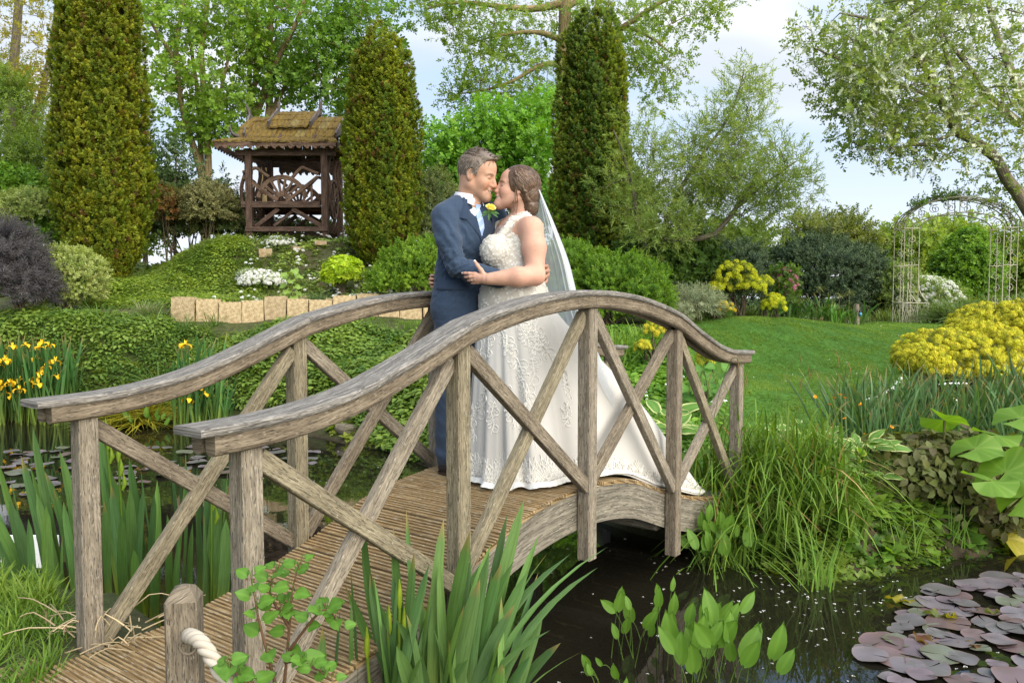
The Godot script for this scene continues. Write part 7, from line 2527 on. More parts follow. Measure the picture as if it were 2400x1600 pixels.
	for s in [[Vector3(-2.412, 0.657, -4.05), 118], [Vector3(-2.563, 0.503, -4), 80], [Vector3(-2.559, 0.475, -4.2), 95], [Vector3(-2.453, 0.441, -4.1), 112], [Vector3(-2.26, 0.543, -4), 160], [Vector3(-2.454, 0.311, -3.9), 70], [Vector3(-2.284, 0.29, -3.9), 125], [Vector3(-2.297, 0.352, -4), 150], [Vector3(-2.206, 0.299, -3.95), 165], [Vector3(-2.508, 0.26, -3.85), 60], [Vector3(-2.341, 0.239, -3.85), 100], [Vector3(-2.176, 0.154, -3.85), 150], [Vector3(-2.553, 0.396, -4.1), 85], [Vector3(-2.579, 0.376, -3.9), 40], [Vector3(-2.472, 0.063, -3.8), 62], [Vector3(-2.443, 0.397, -4.2), 135], [Vector3(-2.374, 0.33, -4), 128]]:
		var base := Vector3((s[1] - 1176) / 1860.0 * 4.0 + rf(-0.02, 0.02), -0.42, -4.0 + rf(-0.12, 0.10))
		lay_strap(o, base, s[0], rf(0.052, 0.075), rf(-0.06, 0.12), rf(0, 6), jitter(g0.lerp(g1, rng.randf()), 0.15))
	# flowering yellow flags on the far bank
	var lm := []
	for k in 6: lm.append(strap_mesh(1.0, rf(0.028, 0.036), rf(-0.15, 0.35), rf(-0.5, 0.5), 7, Color(0.16, 0.24, 0.05), Color.WHITE * 0.0 + Color(0.055, 0.155, 0.045), k))
	var fm := flag_flower()
	for s in [[Vector3(-6.707, -0.4, -11.053), 260, 0.62, 27, "large stand of yellow flag irises in flower on the far bank at left", 1.15], [Vector3(-4.099, -0.4, -10.425), 60, 0.28, 5, "small group of yellow flag irises below the far handrail", 1.25], [Vector3(-3.873, -0.4, -10.425), 50, 0.22, 0, "iris tuft without flowers at the far waterline, left of the second post", 0.75]]:
		rng.seed = 504 + int(s[1])
		o = thing("yellow_flag", s[4], "iris", s[0])
		var mix := Mix.new(6)
		for i in s[1]:
			var p = Vector3(rf(-1, 1), 0, rf(-1, 1) * 0.55) * s[2]
			mix.s[i % 6].add(p, Vector3(rf(-0.16, 0.16), 1, rf(-0.12, 0.12)), s[5] * rf(0.6, 1.1), rf(0, TAU), Color.WHITE * rf(0.75, 1.3))
		mixed("leaves", mix, lm, M.blade, o)
		for i in s[3]:
			var fx: float = rf(-0.4, 0.95) * s[2] if s[3] > 10 else rf(-0.8, 0.8) * s[2]
			var f := put("flower", fm, M.petal, o)
			f.position = Vector3(fx, s[5] * rf(0.32, 0.98), rf(0.2, 0.6) * s[2])
			f.rotation = Vector3(rf(-0.25, 0.25), rf(0, TAU), rf(-0.25, 0.25))
			f.scale = Vector3.ONE * rf(1.1, 1.5)
			var sb := MB.new()
			sb.col = Color(0.07, 0.16, 0.04)
			sb.tube([Vector3(0, 0, 0), Vector3(0.01, -0.3, -0.02)], [0.006], 4, false)
			put("stalk", sb.mesh(), M.blade, f)

func flag_flower() -> ArrayMesh:
	var b := MB.new()
	for k in 3:
		var a := TAU * k / 3
		var d := Vector3(cos(a), 0, sin(a))
		b.col = Color(0.85, 0.50, 0.015)
		# a fall that arches out and down
		var rows := []
		for i in 6:
			var u := i / 5.0
			var w := 0.024 * sin(PI * (0.12 + 0.80 * u))
			var p := d * (0.055 * sin(u * 1.9)) + Vector3(0, 0.022 * sin(u * 2.2) - 0.055 * u * u, 0)
			var s := Vector3(-sin(a), 0, cos(a))
			rows.append(PackedVector3Array([p - s * w - Vector3(0, w * 0.25, 0), p, p + s * w - Vector3(0, w * 0.25, 0)]))
		b.grid(rows)
		b.col = Color(0.90, 0.60, 0.03)
		b.leaf(Vector3(0, 0, 0), (d.rotated(Vector3.UP, PI / 3) * 0.35 + Vector3.UP).normalized(), d, 0.045, 0.016, 0.2, 0.1, 3)
	b.col = Color(0.10, 0.20, 0.04)
	b.tube([Vector3(0, -0.05, 0), Vector3(0, -0.02, 0), Vector3(0, 0.004, 0)], [0.004, 0.008, 0.005], 5)
	return b.mesh()

func broad_leaf(length: float, width: float, bend: float, c: Color, edge: Color, wave: float, seg := 8, round_ := 1.0) -> ArrayMesh:
	# a large leaf along +x from its stalk, with a pale rib and an edge of its own colour
	var b := MB.new()
	for i in seg + 1:
		var t := float(i) / seg
		var w := width * 0.5 * pow(sin(PI * clampf(0.04 + 0.96 * pow(t, 0.8 * round_), 0, 1)), 0.72)
		var p := Vector3(length * t, -bend * length * t * t, 0)
		for k in 7:
			var u := (k - 3) / 3.0
			b.col = edge if absi(k - 3) == 3 else c.lerp(c * 1.35, 0.6 if k == 3 else 0.0)
			b.pt(p + Vector3(-0.10 * width * u * u, width * (0.10 * u * u + wave * sin(t * 11.0 + u * 2.0) * absf(u) + (0.018 if k % 2 else 0.0)), u * w))
	for i in seg:
		for k in 6: b.quad(i * 7 + k, i * 7 + k + 1, (i + 1) * 7 + k + 1, (i + 1) * 7 + k)
	return b.mesh()

func leaf_at(o: Node3D, m: ArrayMesh, at: Vector3, dir: Vector3, up: Vector3, s: float, mt: Material, foot := Vector3.ZERO, stalk := 0.0, sc := Color(0.10, 0.18, 0.04)) -> void:
	var x := dir.normalized()
	var z := x.cross(up).normalized()
	var n := put("leaf", m, mt, o)
	n.transform = Transform3D(Basis(x * s, z.cross(x) * s, z * s), at)
	if stalk > 0.0:
		var b := MB.new()
		b.col = sc
		b.tube(curve([foot, foot.lerp(at, 0.6) + Vector3(0, 0.02, 0), at], 6), [stalk, stalk * 0.8, stalk * 0.6], 5, false)
		var k := put("stalk", b.mesh(), M.blade, n)
		k.transform = n.transform.affine_inverse()

func make_foreground() -> void:
	# alder sapling at the bottom
	rng.seed = 511
	var o := thing("sapling", "young alder with round toothed leaves in front of the near left post", "sapling", Vector3(-0.62, -0.35, -2.12))
	var round_leaf := []
	for k in 4: round_leaf.append(broad_leaf(1.0, 0.82, rf(0.05, 0.25), Color(0.085, 0.185, 0.038), Color(0.078, 0.17, 0.036), 0.05, 7, 0.85))
	var sm := MB.new()
	sm.col = Color(0.11, 0.06, 0.035)
	for st in [[Vector3(-0.624, 0.215, -2.15), Vector3(-0.604, 0.409, -2.15), Vector3(-0.596, 0.513, -2.16), Vector3(-0.576, 0.582, -2.17)], [Vector3(-0.627, 0.23, -2.12), Vector3(-0.67, 0.409, -2.12), Vector3(-0.686, 0.492, -2.12), Vector3(-0.7, 0.56, -2.13)], [Vector3(-0.607, 0.341, -2.14), Vector3(-0.525, 0.453, -2.1), Vector3(-0.485, 0.476, -2.1), Vector3(-0.456, 0.429, -2.1)], [Vector3(-0.609, 0.25, -2.08), Vector3(-0.696, 0.312, -2.05), Vector3(-0.736, 0.362, -2.04)], [Vector3(-0.602, 0.335, -2.1), Vector3(-0.539, 0.353, -2.06), Vector3(-0.467, 0.316, -2.04)], [Vector3(-0.604, 0.409, -2.15), Vector3(-0.661, 0.497, -2.17), Vector3(-0.639, 0.566, -2.18)]]:
		var c := curve(st, 14)
		var l := []
		for p in c: l.append(p - o.position)
		sm.tube(l, [0.006, 0.005, 0.0045, 0.004, 0.004, 0.0035, 0.003, 0.003, 0.0025, 0.002], 5, false)
		for i in range(3, 14):
			var a := i * 2.4 + rf(-0.4, 0.4)
			var d := Vector3(cos(a), rf(-0.1, 0.6), sin(a) * 0.8).normalized()
			var up := (Vector3(rf(-0.3, 0.3), 0.8, 0.7)).normalized()
			var at: Vector3 = l[i] + d * 0.014
			var s := rf(0.036, 0.060) * (0.75 if i > 11 else 1.0)
			leaf_at(o, pick(round_leaf), at, d, up, s, M.leaf, l[i], 0.0015)
			if rng.randf() < 0.5: sm.egg_ring(l[i] + in_ball() * 0.02, 0.004)
	put("stems", sm.mesh(), M.stem, o)
	# rough grass in the bottom left corner, and dry reed litter
	patch("rough_grass", "long bright grass in the bottom left corner by the bridge end", [[-3.0, -3.85], [-2.2, -3.75], [-1.78, -3.25], [-1.60, -2.75], [-1.35, -2.0], [-3.2, -2.0]], 700, L.tuft, M.blade, Color(0.085, 0.19, 0.022), Color(0.19, 0.30, 0.042), 0.08, 0.19, 512, [], 0.5, 0.02)
	rng.seed = 513
	o = thing("reed_litter", "dry bent reed stalks lying round the foot of the left end post", "dry reeds", Vector3(-1.568, -0.016, -3.05), 0)
	tag(o, "", "", "", "stuff")
	var rb := MB.new()
	for k in 46:
		var a := rf(0, TAU)
		var p := Vector3(rf(-0.22, 0.16), rf(-0.02, 0.10), rf(-0.12, 0.12))
		rb.col = Color(0.42, 0.33, 0.20) * rf(0.6, 1.25)
		var d := Vector3(cos(a), rf(-0.35, 0.45), sin(a) * 0.6) * rf(0.06, 0.24)
		rb.tube(curve([p, p + d * 0.6 + Vector3(0, rf(0.0, 0.05), 0), p + d], 5), [0.0035, 0.003, 0.0025, 0.002], 4, false)
	put("stalks", rb.mesh(), M.stem, o)

func make_waterside() -> void:
	# lily pads
	rng.seed = 521
	var pads := []
	for k in 6: pads.append(pad_mesh(k))
	var pm := mat("lily_pad", Color.WHITE, 0.32, 0.5)
	for s in [[[[2.02, -4.12], [2.30, -4.50], [2.62, -4.72], [3.0, -4.86], [3.5, -4.8], [3.3, -3.2], [1.62, -3.15], [1.56, -3.55], [1.72, -3.85]], 300, 0.062, 0.112, "purple-brown water lily whose pads crowd the bottom right corner"], [[[-6.6, -8.9], [-4.0, -9.2], [-2.2, -9.0], [-1.9, -8.2], [-2.6, -7.6], [-4.2, -6.9], [-5.6, -6.8]], 110, 0.07, 0.12, "water lily with small purple pads on the far left water"]]:
		var poly := PackedVector2Array()
		for p in s[0]: poly.append(Vector2(p[0], p[1]))
		var o := thing("water_lily", s[4], "water lily", Vector3(s[0][0][0], -0.40, s[0][0][1]))
		var got := []
		var tries := 0
		while got.size() < s[1] and tries < 12000:
			tries += 1
			var q := Vector2(rf(-7, 5), rf(-9.3, -2.9))
			if not Geometry2D.is_point_in_polygon(q, poly): continue
			var r := rf(s[2], s[3]) * (0.6 if rng.randf() < 0.25 else 1.0)
			var ok := true
			for g in got:
				if q.distance_to(Vector2(g.x, g.y)) < (r + g.z) * (0.47 if s[1] > 200 else 1.0):
					ok = false
					break
			if not ok: continue
			got.append(Vector3(q.x, q.y, r))
			var n := put("pad", pads[rng.randi_range(0, 5)], pm, o)
			n.position = Vector3(q.x, -0.392 + 0.0022 * (got.size() % 7), q.y) - o.position
			n.rotation = Vector3(rf(-0.09, 0.09), rf(0, TAU), rf(-0.09, 0.09))
			n.scale = Vector3(r, r, r)
		for k in (14 if s[1] > 200 else 5):      # pads that stand up, curled and yellowing
			var g: Vector3 = pick(got)
			var m := broad_leaf(1.0, 0.5, rf(-0.3, 0.4), pick([Color(0.22, 0.20, 0.03), Color(0.10, 0.05, 0.03), Color(0.09, 0.12, 0.04)]), Color(0.12, 0.10, 0.03), 0.25)
			leaf_at(o, m, Vector3(g.x, -0.385, g.y) - o.position, Vector3(rf(-1, 1), 0.12, rf(-1, 1)), Vector3.UP, rf(0.10, 0.16), M.leaf)
	# petals and seed fluff afloat
	rng.seed = 522
	var sc := Scat.new()
	var n2 := FastNoiseLite.new()
	n2.seed = 8
	n2.frequency = 1.4
	for i in 9000:
		var x := rf(-6, 3.6)
		var z := rf(-9.5, -2.6)
		if pond_side(x, z) > -0.05: continue
		var near := exp(-pow((Vector2(x, z) - Vector2(1.75, -4.62)).length() / 0.75, 2))
		if rng.randf() > near + 0.035 + 0.25 * maxf(0.0, n2.get_noise_2d(x, z)) * (1.0 if x < 0 else 0.25): continue
		sc.add(Vector3(x, -0.3975, z), Vector3(rf(-0.2, 0.2), 1, rf(-0.2, 0.2)), rf(0.004, 0.012), rf(0, TAU), Color(0.62, 0.60, 0.55) * rf(0.6, 1.2))
	var fb := MB.new()
	for k in 3: fb.leaf(Vector3(0, 0.1, 0), Vector3(cos(TAU * k / 3), 0.1, sin(TAU * k / 3)), Vector3.UP, 1.0, 0.9, 0.2, 0.1, 2)
	tag(scatter("floating_petals", sc, fb.mesh(), M.petal), "white petals and fluff floating on the dark pond", "petals", "", "stuff")
	# water plantains
	var wl := []
	for k in 4: wl.append(broad_leaf(1.0, rf(0.40, 0.52), rf(0.05, 0.3), Color(0.085, 0.175, 0.032), Color(0.08, 0.165, 0.03), 0.03, 7, 1.0))
	for s in [[Vector3(0.759, -0.4, -3.792), 34, 0.30, 0.24, "broad-leaved water plantain standing in the pond at the bottom right", 0.105], [Vector3(0.91, -0.4, -3.445), 18, 0.20, 0.22, "water plantain with three tall pale leaves at the bottom edge", 0.15], [Vector3(1.312, -0.4, -5.01), 24, 0.16, 0.26, "water plantain at the foot of the bridge's far right post", 0.13], [Vector3(0.504, -0.4, -3.465), 7, 0.14, 0.08, "few thin plantain shoots at the bottom edge, right of the irises", 0.07], [Vector3(-4.692, -0.4, -10.425), 9, 0.20, 0.16, "small water plantain under the far handrail's left end", 0.14]]:
		rng.seed = 530 + int(s[1])
		var o := thing("water_plantain", s[4], "water plant", s[0])
		for i in s[1]:
			var q = Vector3(rf(-1, 1), 0, rf(-0.7, 0.7)) * s[2]
			var h: float = s[3] * rf(0.35, 1.15)
			var lean := Vector3(rf(-0.35, 0.35) + q.x * 0.6, 0, rf(-0.2, 0.4))
			var at = q + Vector3(lean.x * 0.2, h, lean.z * 0.1)
			var d := Vector3(lean.x * 1.3, rf(0.5, 1.0), lean.z * 0.6).normalized()
			leaf_at(o, pick(wl), at, d, Vector3(rf(-0.5, 0.5), 0.2, 1), s[5] * rf(0.65, 1.15), M.leaf, q, 0.003)
	# pendulous sedge on the right bank
	rng.seed = 541
	var o := thing("sedge", "big arching sedge clump with drooping spikes at the right end of the bridge", "sedge", on(1.74, -5.50))
	var gb := MB.new()
	var bb := MB.new()
	for i in 1250:
		var q := Vector3(rf(-0.52, 0.50), 0, rf(-0.30, 0.48))
		q.y = gh(o.position.x + q.x, o.position.z + q.z) - o.position.y
		var a := rf(0, TAU)
		if rng.randf() < 0.35: a = rf(0.6, 2.5)
		var out := Vector3(cos(a), 0, sin(a))
		var l := rf(0.50, 1.02)
		var arch := rf(0.15, 0.72)
		var path := []
		var ws := []
		var w := rf(0.010, 0.022)
		for k in 7:
			var t := k / 6.0
			path.append(q + out * l * arch * t * (0.35 + 0.65 * t) + Vector3.UP * l * (t * (1.15 - 0.35 * arch) - (0.35 + 0.75 * arch) * t * t))
			ws.append(w * (1.0 - 0.85 * t * t))
		if rng.randf() < 0.05:
			bb.col = Color(0.36, 0.25, 0.12) * rf(0.6, 1.3)
			bb.strap(path, ws, out)
		else:
			gb.col = jitter(Color(0.085, 0.185, 0.025).lerp(Color(0.20, 0.33, 0.06), rng.randf()), 0.2)
			gb.strap(path, ws, out)
	put("leaves", gb.mesh(), M.blade, o).set_meta("kind", "stuff")
	put("dry_leaves", bb.mesh(), M.blade, o).set_meta("kind", "stuff")
	var sp := MB.new()
	for i in 9:
		var q := Vector3(rf(-0.5, 0.6), 0.0, rf(-0.25, 0.25))
		var a := rf(0, TAU)
		var out := Vector3(cos(a), 0, sin(a))
		var h := rf(0.65, 1.0)
		sp.col = Color(0.14, 0.20, 0.06)
		var c := curve([q, q + out * 0.10 + Vector3(0, h * 0.6, 0), q + out * 0.28 + Vector3(0, h, 0), q + out * 0.42 + Vector3(0, h * 0.92, 0)], 10)
		sp.tube(Array(c), [0.0035, 0.003, 0.002], 4, false)
		sp.col = Color(0.24, 0.17, 0.08) * rf(0.8, 1.3)
		for k in 2: sp.tube([c[9 - k * 2], c[9 - k * 2] + out * 0.02 + Vector3(0, -0.05, 0), c[9 - k * 2] + out * 0.03 + Vector3(0, -0.12, 0)], [0.002, 0.0035, 0.001], 5)
	put("flower_spikes", sp.mesh(), M.blade, o).set_meta("kind", "stuff")
	# rushes standing in the shallows
	rng.seed = 542
	for s in [[Vector3(1.773, -0.4, -4.666), "thin green rushes in the shallows below the sedge clump", 26, 0.42], [Vector3(2.509, -0.4, -5.137), "slender rushes in the shallows under the purple-leaved plant", 20, 0.42], [Vector3(2.958, -0.4, -5.315), "upright rush shoots in the shallows near the yellow leaf", 16, 0.40], [Vector3(2.691, -0.3, -5.925), "light green sword leaves beside the variegated hosta", 12, 0.50]]:
		o = thing("rush", s[1], "water plant", s[0])
		var b := MB.new()
		for i in s[2]:
			var q := Vector3(rf(-0.10, 0.10), -0.05, rf(-0.07, 0.07))
			var h: float = s[3] * rf(0.5, 1.15)
			var lean := Vector3(rf(-0.35, 0.35), 0, rf(-0.2, 0.2))
			b.col = jitter(Color(0.13, 0.25, 0.04), 0.25)
			b.strap([q, q + lean * h * 0.3 + Vector3(0, h * 0.5, 0), q + lean * h + Vector3(0, h, 0)], [0.010, 0.009, 0.001], Vector3(0, 0, 1))
		put("shoots", b.mesh(), M.blade, o)
	# variegated hosta
	rng.seed = 543
	var hl := []
	for k in 3: hl.append(broad_leaf(1.0, 0.52, rf(0.25, 0.5), Color(0.10, 0.20, 0.055), Color(0.62, 0.62, 0.42), 0.05, 8, 1.0))
	for s in [[on(2.40, -5.50), 46, 0.15, "white-edged hosta spilling to the water beside the sedge"], [on(2.25, -6.25), 30, 0.15, "white-edged hosta behind the top of the sedge clump"], [on(1.35, -6.9), 14, 0.22, "small variegated hosta seen through the bridge's right cross braces"]]:
		o = thing("hosta", s[3], "hosta", s[0])
		for i in s[1]:
			var a = i * 2.4
			var e := rf(0.15, 0.9)
			var d := Vector3(cos(a) * cos(e), sin(e), sin(a) * cos(e))
			var at := Vector3(cos(a) * rf(0.02, 0.20), rf(0.08, 0.32), sin(a) * rf(0.02, 0.20))
			leaf_at(o, pick(hl), at, d, (Vector3.UP * 0.8 + Vector3(0, 0, 0.6)).normalized(), s[2] * rf(0.7, 1.15), M.leaf, Vector3(at.x * 0.3, 0, at.z * 0.3), 0.004)
	# bronze-leaved astilbe between hosta and butterbur
	rng.seed = 544
	o = thing("astilbe", "bronze-purple leafy clump behind the rushes on the right bank", "perennial", on(3.05, -5.75))
	bush(o, [[on(3.05, -5.75, 0.10), Vector3(0.48, 0.17, 0.28), 330], [on(2.72, -5.62, 0.06), Vector3(0.25, 0.15, 0.2), 130], [on(3.3, -5.6, 0.05), Vector3(0.25, 0.14, 0.2), 130]], L.trifol, M.leaf, Color(0.070, 0.060, 0.034), Color(0.115, 0.150, 0.050), 0.15, 0.7, 0.4)
	# butterbur: big round leaves
	rng.seed = 545
	var bl := []
	for k in 3: bl.append(butterbur_mesh(k))
	o = thing("butterbur", "butterbur with huge round pale green leaves at the right edge", "water plant", on(3.6, -5.55))
	for s in [[Vector3(3.058, 0.305, -5.3), 0.16, Vector3(-0.3, 0.90, 0.25), 0], [Vector3(3.141, 0.189, -5.1), 0.20, Vector3(-0.55, 0.75, 0.35), 1], [Vector3(3.32, 0.358, -5.5), 0.15, Vector3(0.1, 0.95, 0.2), 2], [Vector3(3.013, 0.448, -5.6), 0.15, Vector3(0.25, 0.8, -0.45), 1], [Vector3(2.986, 0.156, -5), 0.16, Vector3(0.1, 0.95, 0.25), 2], [Vector3(3.543, 0.463, -5.6), 0.18, Vector3(-0.2, 0.9, 0.3), 0], [Vector3(3.162, 0.072, -4.95), 0.17, Vector3(-0.6, 0.7, 0.3), 0]]:
		var n := put("leaf", bl[s[3]], M.leaf, o)
		var up: Vector3 = s[2].normalized()
		var x := up.cross(Vector3(0, 0, 1)).normalized()
		n.transform = Transform3D(Basis(x * s[1], up * s[1], x.cross(up) * s[1]), s[0] - o.position)
		var b := MB.new()
		b.col = Color(0.20, 0.22, 0.09)
		var foot := on(3.2 + rf(-0.15, 0.4), -5.6, 0.0) - o.position
		if s[3] == 1 and s[1] < 0.2: foot = Vector3(s[0].x - o.position.x, 0.0, s[0].z - o.position.z)
		b.tube(curve([foot, foot.lerp(s[0] - o.position, 0.6), s[0] - o.position], 7), [0.013, 0.011, 0.009, 0.008], 6, false)
		put("stalk", b.mesh(), M.blade, o)
	var yl := put("fallen_leaf", butterbur_mesh(1, Color(0.24, 0.23, 0.03), Color(0.34, 0.28, 0.08)), M.leaf)
	yl.position = Vector3(3.363, -0.385, -5.409) + Vector3(0, 0.06, 0)
	yl.scale = Vector3.ONE * 0.20
	yl.rotation = Vector3(0.45, 0.5, -0.1)
	tag(yl, "yellowing butterbur leaf drooped onto the water at the right edge", "leaf")

func pad_mesh(k: int) -> ArrayMesh:
	var b := MB.new()
	var base = [Color(0.135, 0.105, 0.120), Color(0.120, 0.110, 0.112), Color(0.110, 0.120, 0.085), Color(0.125, 0.085, 0.085), Color(0.145, 0.125, 0.135), Color(0.105, 0.095, 0.100)][k]
	b.col = base
	var c := b.pt(Vector3(0, 0.02, 0))
	for r in 3:
		var rad: float = [0.45, 0.85, 1.0][r]
		for i in 27:
			var a := 0.06 + (TAU - 0.12) * i / 26.0
			var rr := rad * (1.0 + 0.02 * sin(a * 5.0 + k) + 0.015 * sin(a * 9.0 + k * 2.0))
			b.col = base * (1.0 + 0.12 * sin(a * 13.0 + k) * (r * 0.5)) if r < 2 else base * 0.9 + Color(0.03, 0.01, 0.0)
			b.pt(Vector3(cos(a) * rr, 0.05 * sin(a * 3.0 + k) * rad * rad + (0.02 + 0.03 * sin(a * 2.0 + k * 1.7) if r == 2 else 0.0), sin(a) * rr))
	for i in 26: b.tri(c, c + 1 + i, c + 2 + i)
	for r in 2:
		for i in 26:
			var q := c + 1 + r * 27 + i
			b.quad(q, q + 27, q + 28, q + 1)
	return b.mesh()

func butterbur_mesh(k: int, c0 := Color(0.105, 0.20, 0.035), c1 := Color(0.15, 0.25, 0.06)) -> ArrayMesh:
	# round leaf, stalk in a notch, ribs raying out
	var b := MB.new()
	var n := 41
	b.col = c1
	var c := b.pt(Vector3.ZERO)
	for r in 5:
		var rad: float = [0.2, 0.45, 0.7, 0.9, 1.0][r]
		for i in n:
			var a := 0.35 + (TAU - 0.7) * i / (n - 1)
			var rib := absf(sin(a * 5.5))
			var rr := rad * (1.0 + 0.05 * sin(a * 3.0 + k * 2.0) + (0.02 * sin(a * 17.0) if r == 4 else 0.0))
			b.col = c1.lerp(c0, smoothstep(0.0, 0.5, rib))
			b.pt(Vector3(-cos(a) * rr, 0.20 * rad * rad * sin(a * 2.0 + k) + 0.12 * rad * sin(a * 4.0 + k) * rad + 0.025 * rib * rad - 0.08 * rad * rad, sin(a) * rr))
	for i in n - 1: b.tri(c, c + 1 + i, c + 2 + i)
	for r in 4:
		for i in n - 1:
			var q := c + 1 + r * n + i
			b.quad(q, q + n, q + n + 1, q + 1)
	return b.mesh()

func spurge(label: String, blobs: Array, heads: int, size: float, c1: Color, c2: Color, green: Color, at: Vector3, stem_n := 500) -> void:
	var o := thing("spurge", label, "spurge", at)
	bush(o, blobs, L.needle_stem, M.leaf, green, green * 1.7, size * 2.2, 0.2, 0.35, 0.6)
	var sc := Mix.new(2)
	for bl in blobs:
		for i in heads:
			var d := in_ball().normalized()
			if d.y < -0.15: d.y = -d.y
			var p: Vector3 = bl[0] - o.position + d * bl[1] * rf(0.82, 1.26)
			sc.s[i % 2].add(p, (d + Vector3(0, 0.7, 0)).normalized(), size * rf(0.7, 1.25), rf(0, TAU), jitter(c1.lerp(c2, rng.randf()), 0.15))
	mixed("flower_heads", sc, L.spurge, M.petal, o)

func make_beds() -> void:
	var o: Node3D
	# lawn
	patch("lawn_grass", "short mown lawn grass beyond the bridge", [[1.2, -5.95], [2.1, -5.95], [3.2, -7.4], [4.3, -9.2], [5.9, -11.0], [7.0, -12.6], [8.6, -14.4], [8.5, -15.7], [6.6, -15.5], [6.2, -14.5], [4.9, -14.35], [3.6, -13.6], [2.7, -12.8], [1.5, -11.4], [0.9, -9.6], [1.0, -7.4]], 1500, L.lawn, M.blade, Color(0.095, 0.215, 0.024), Color(0.215, 0.345, 0.062), 0.022, 0.045, 600, [], 0.4, 0.005)
	patch("lawn_grass", "rough grass strip below the stone edging", [[-2.8, -12.75], [-1.0, -12.75], [0.6, -11.8], [0.3, -10.8], [-1.0, -11.6], [-2.6, -12.2]], 220, L.tuft, M.blade, Color(0.075, 0.18, 0.02), Color(0.15, 0.27, 0.035), 0.08, 0.16, 601)
	patch("lawn_grass", "scattered longer tufts and clover in the lawn", [[1.3, -6.2], [2.9, -7.4], [4.1, -9.2], [5.6, -11.0], [6.6, -12.6], [7.9, -14.4], [5.2, -14.2], [3.0, -12.8], [1.7, -11.2], [1.2, -9.6], [1.2, -7.4]], 26, L.tuft, M.blade, Color(0.085, 0.20, 0.03), Color(0.17, 0.29, 0.06), 0.035, 0.075, 602, [0.10, Color(0.75, 0.75, 0.72), 0.012, -0.2], 0.5, 0.0)
	# mound
	patch("mound_plants", "bright green low geranium leaves covering the left of the mound", [[-6.969, -13.3], [-4.951, -13.25], [-4.49, -13.8], [-4.497, -14.8], [-5.357, -16.2], [-6.888, -17.2], [-7.721, -17], [-7.588, -15.6], [-7.65, -14.6]], 520, L.trifol, M.leaf, Color(0.075, 0.145, 0.024), Color(0.200, 0.275, 0.055), 0.06, 0.15, 610)
	patch("mound_plants", "mixed rockery plants with white flowers below the swing seat", [[-5.022, -13.25], [-1.318, -13.2], [-1.477, -14.4], [-2.66, -15.2], [-3.31, -16.4], [-5.335, -16.4], [-4.828, -14.6]], 260, L.cover, M.leaf_dull, Color(0.095, 0.165, 0.038), Color(0.22, 0.29, 0.085), 0.06, 0.16, 611, [0.20, Color(0.75, 0.76, 0.74), 0.05, 0.15], 0.4, 0.02, -0.42)
	patch("mound_grass", "loose grassy tufts among the rockery plants", [[-5.255, -13.3], [-2.97, -13.3], [-3.171, -14.2], [-5.009, -16.2], [-6.832, -16.4], [-6.678, -14.2]], 60, L.fine, M.blade, Color(0.10, 0.18, 0.04), Color(0.22, 0.29, 0.09), 0.20, 0.38, 612)
	patch("mound_plants", "dark green plants behind the mound and under the trees", [[-11.034, -15.5], [-8.372, -15.2], [-7.995, -17], [-5.622, -17], [-3.472, -17.2], [-1.587, -16.8], [1.118, -16.8], [2.783, -16], [3.218, -18.5], [-1.795, -19], [-8.935, -19], [-12.813, -18]], 60, L.cover, M.leaf_dull, Color(0.045, 0.085, 0.022), Color(0.12, 0.165, 0.045), 0.22, 0.50, 613)
	# bank below the edging
	patch("bank_plants", "leafy dark green plants covering the far bank below the stone edging", [[-9.467, -13.2], [-7.489, -12.5], [-4.986, -12.45], [-2.769, -12.4], [-1.087, -11.5], [-0.301, -10], [-0.713, -8], [-0.957, -8.25], [-1.43, -9], [-2.072, -10], [-3.164, -10.6], [-4.582, -11], [-5.921, -11.3], [-6.83, -11.4], [-8.176, -11.4]], 640, L.trifol, M.leaf, Color(0.060, 0.125, 0.030), Color(0.165, 0.245, 0.060), 0.065, 0.165, 620, [], 0.4, 0.03)
	patch("bank_plants", "lighter yellow-green leaves scattered through the far bank", [[-7.489, -12.5], [-4.986, -12.45], [-2.769, -12.4], [-1.087, -11.5], [-0.713, -8], [-1.43, -9], [-3.164, -10.6], [-5.921, -11.3]], 150, L.cover, M.leaf, Color(0.10, 0.15, 0.03), Color(0.20, 0.25, 0.055), 0.08, 0.20, 627, [], 0.4, 0.0, 0.02)
	patch("mound_grass", "loose grass and seedlings along the crest of the mound", [[-7.537, -15], [-5.258, -15.9], [-5.257, -17], [-8.089, -17.2]], 80, L.tuft, M.blade, Color(0.09, 0.17, 0.03), Color(0.20, 0.27, 0.07), 0.14, 0.34, 628)
	patch("bank_grass", "arching grass blades among the leaves of the far bank", [[-6.995, -12.7], [-4.2, -12.7], [-4.546, -11.2], [-6.157, -11.4]], 26, L.fine, M.blade, Color(0.07, 0.16, 0.035), Color(0.15, 0.25, 0.07), 0.38, 0.62, 621)
	patch("bank_plants", "lush green plants behind the bridge at its far end", [[-0.756, -8], [-0.289, -9.6], [0.648, -11.6], [1.546, -11.8], [2.309, -11.2], [2.142, -8.6], [1.645, -6.9], [1.29, -6.6], [0.723, -6.6], [0.247, -7.2]], 480, L.trifol, M.leaf, Color(0.060, 0.155, 0.022), Color(0.150, 0.275, 0.045), 0.08, 0.18, 622, [], 0.4, 0.03)
	patch("bank_grass", "bright green strap-leaved tufts behind the far end of the bridge", [[0.704, -11.5], [2.247, -11.5], [1.954, -10], [1.106, -9.2], [0.397, -10]], 60, L.tuft, M.blade, Color(0.10, 0.23, 0.025), Color(0.20, 0.34, 0.05), 0.32, 0.55, 623)
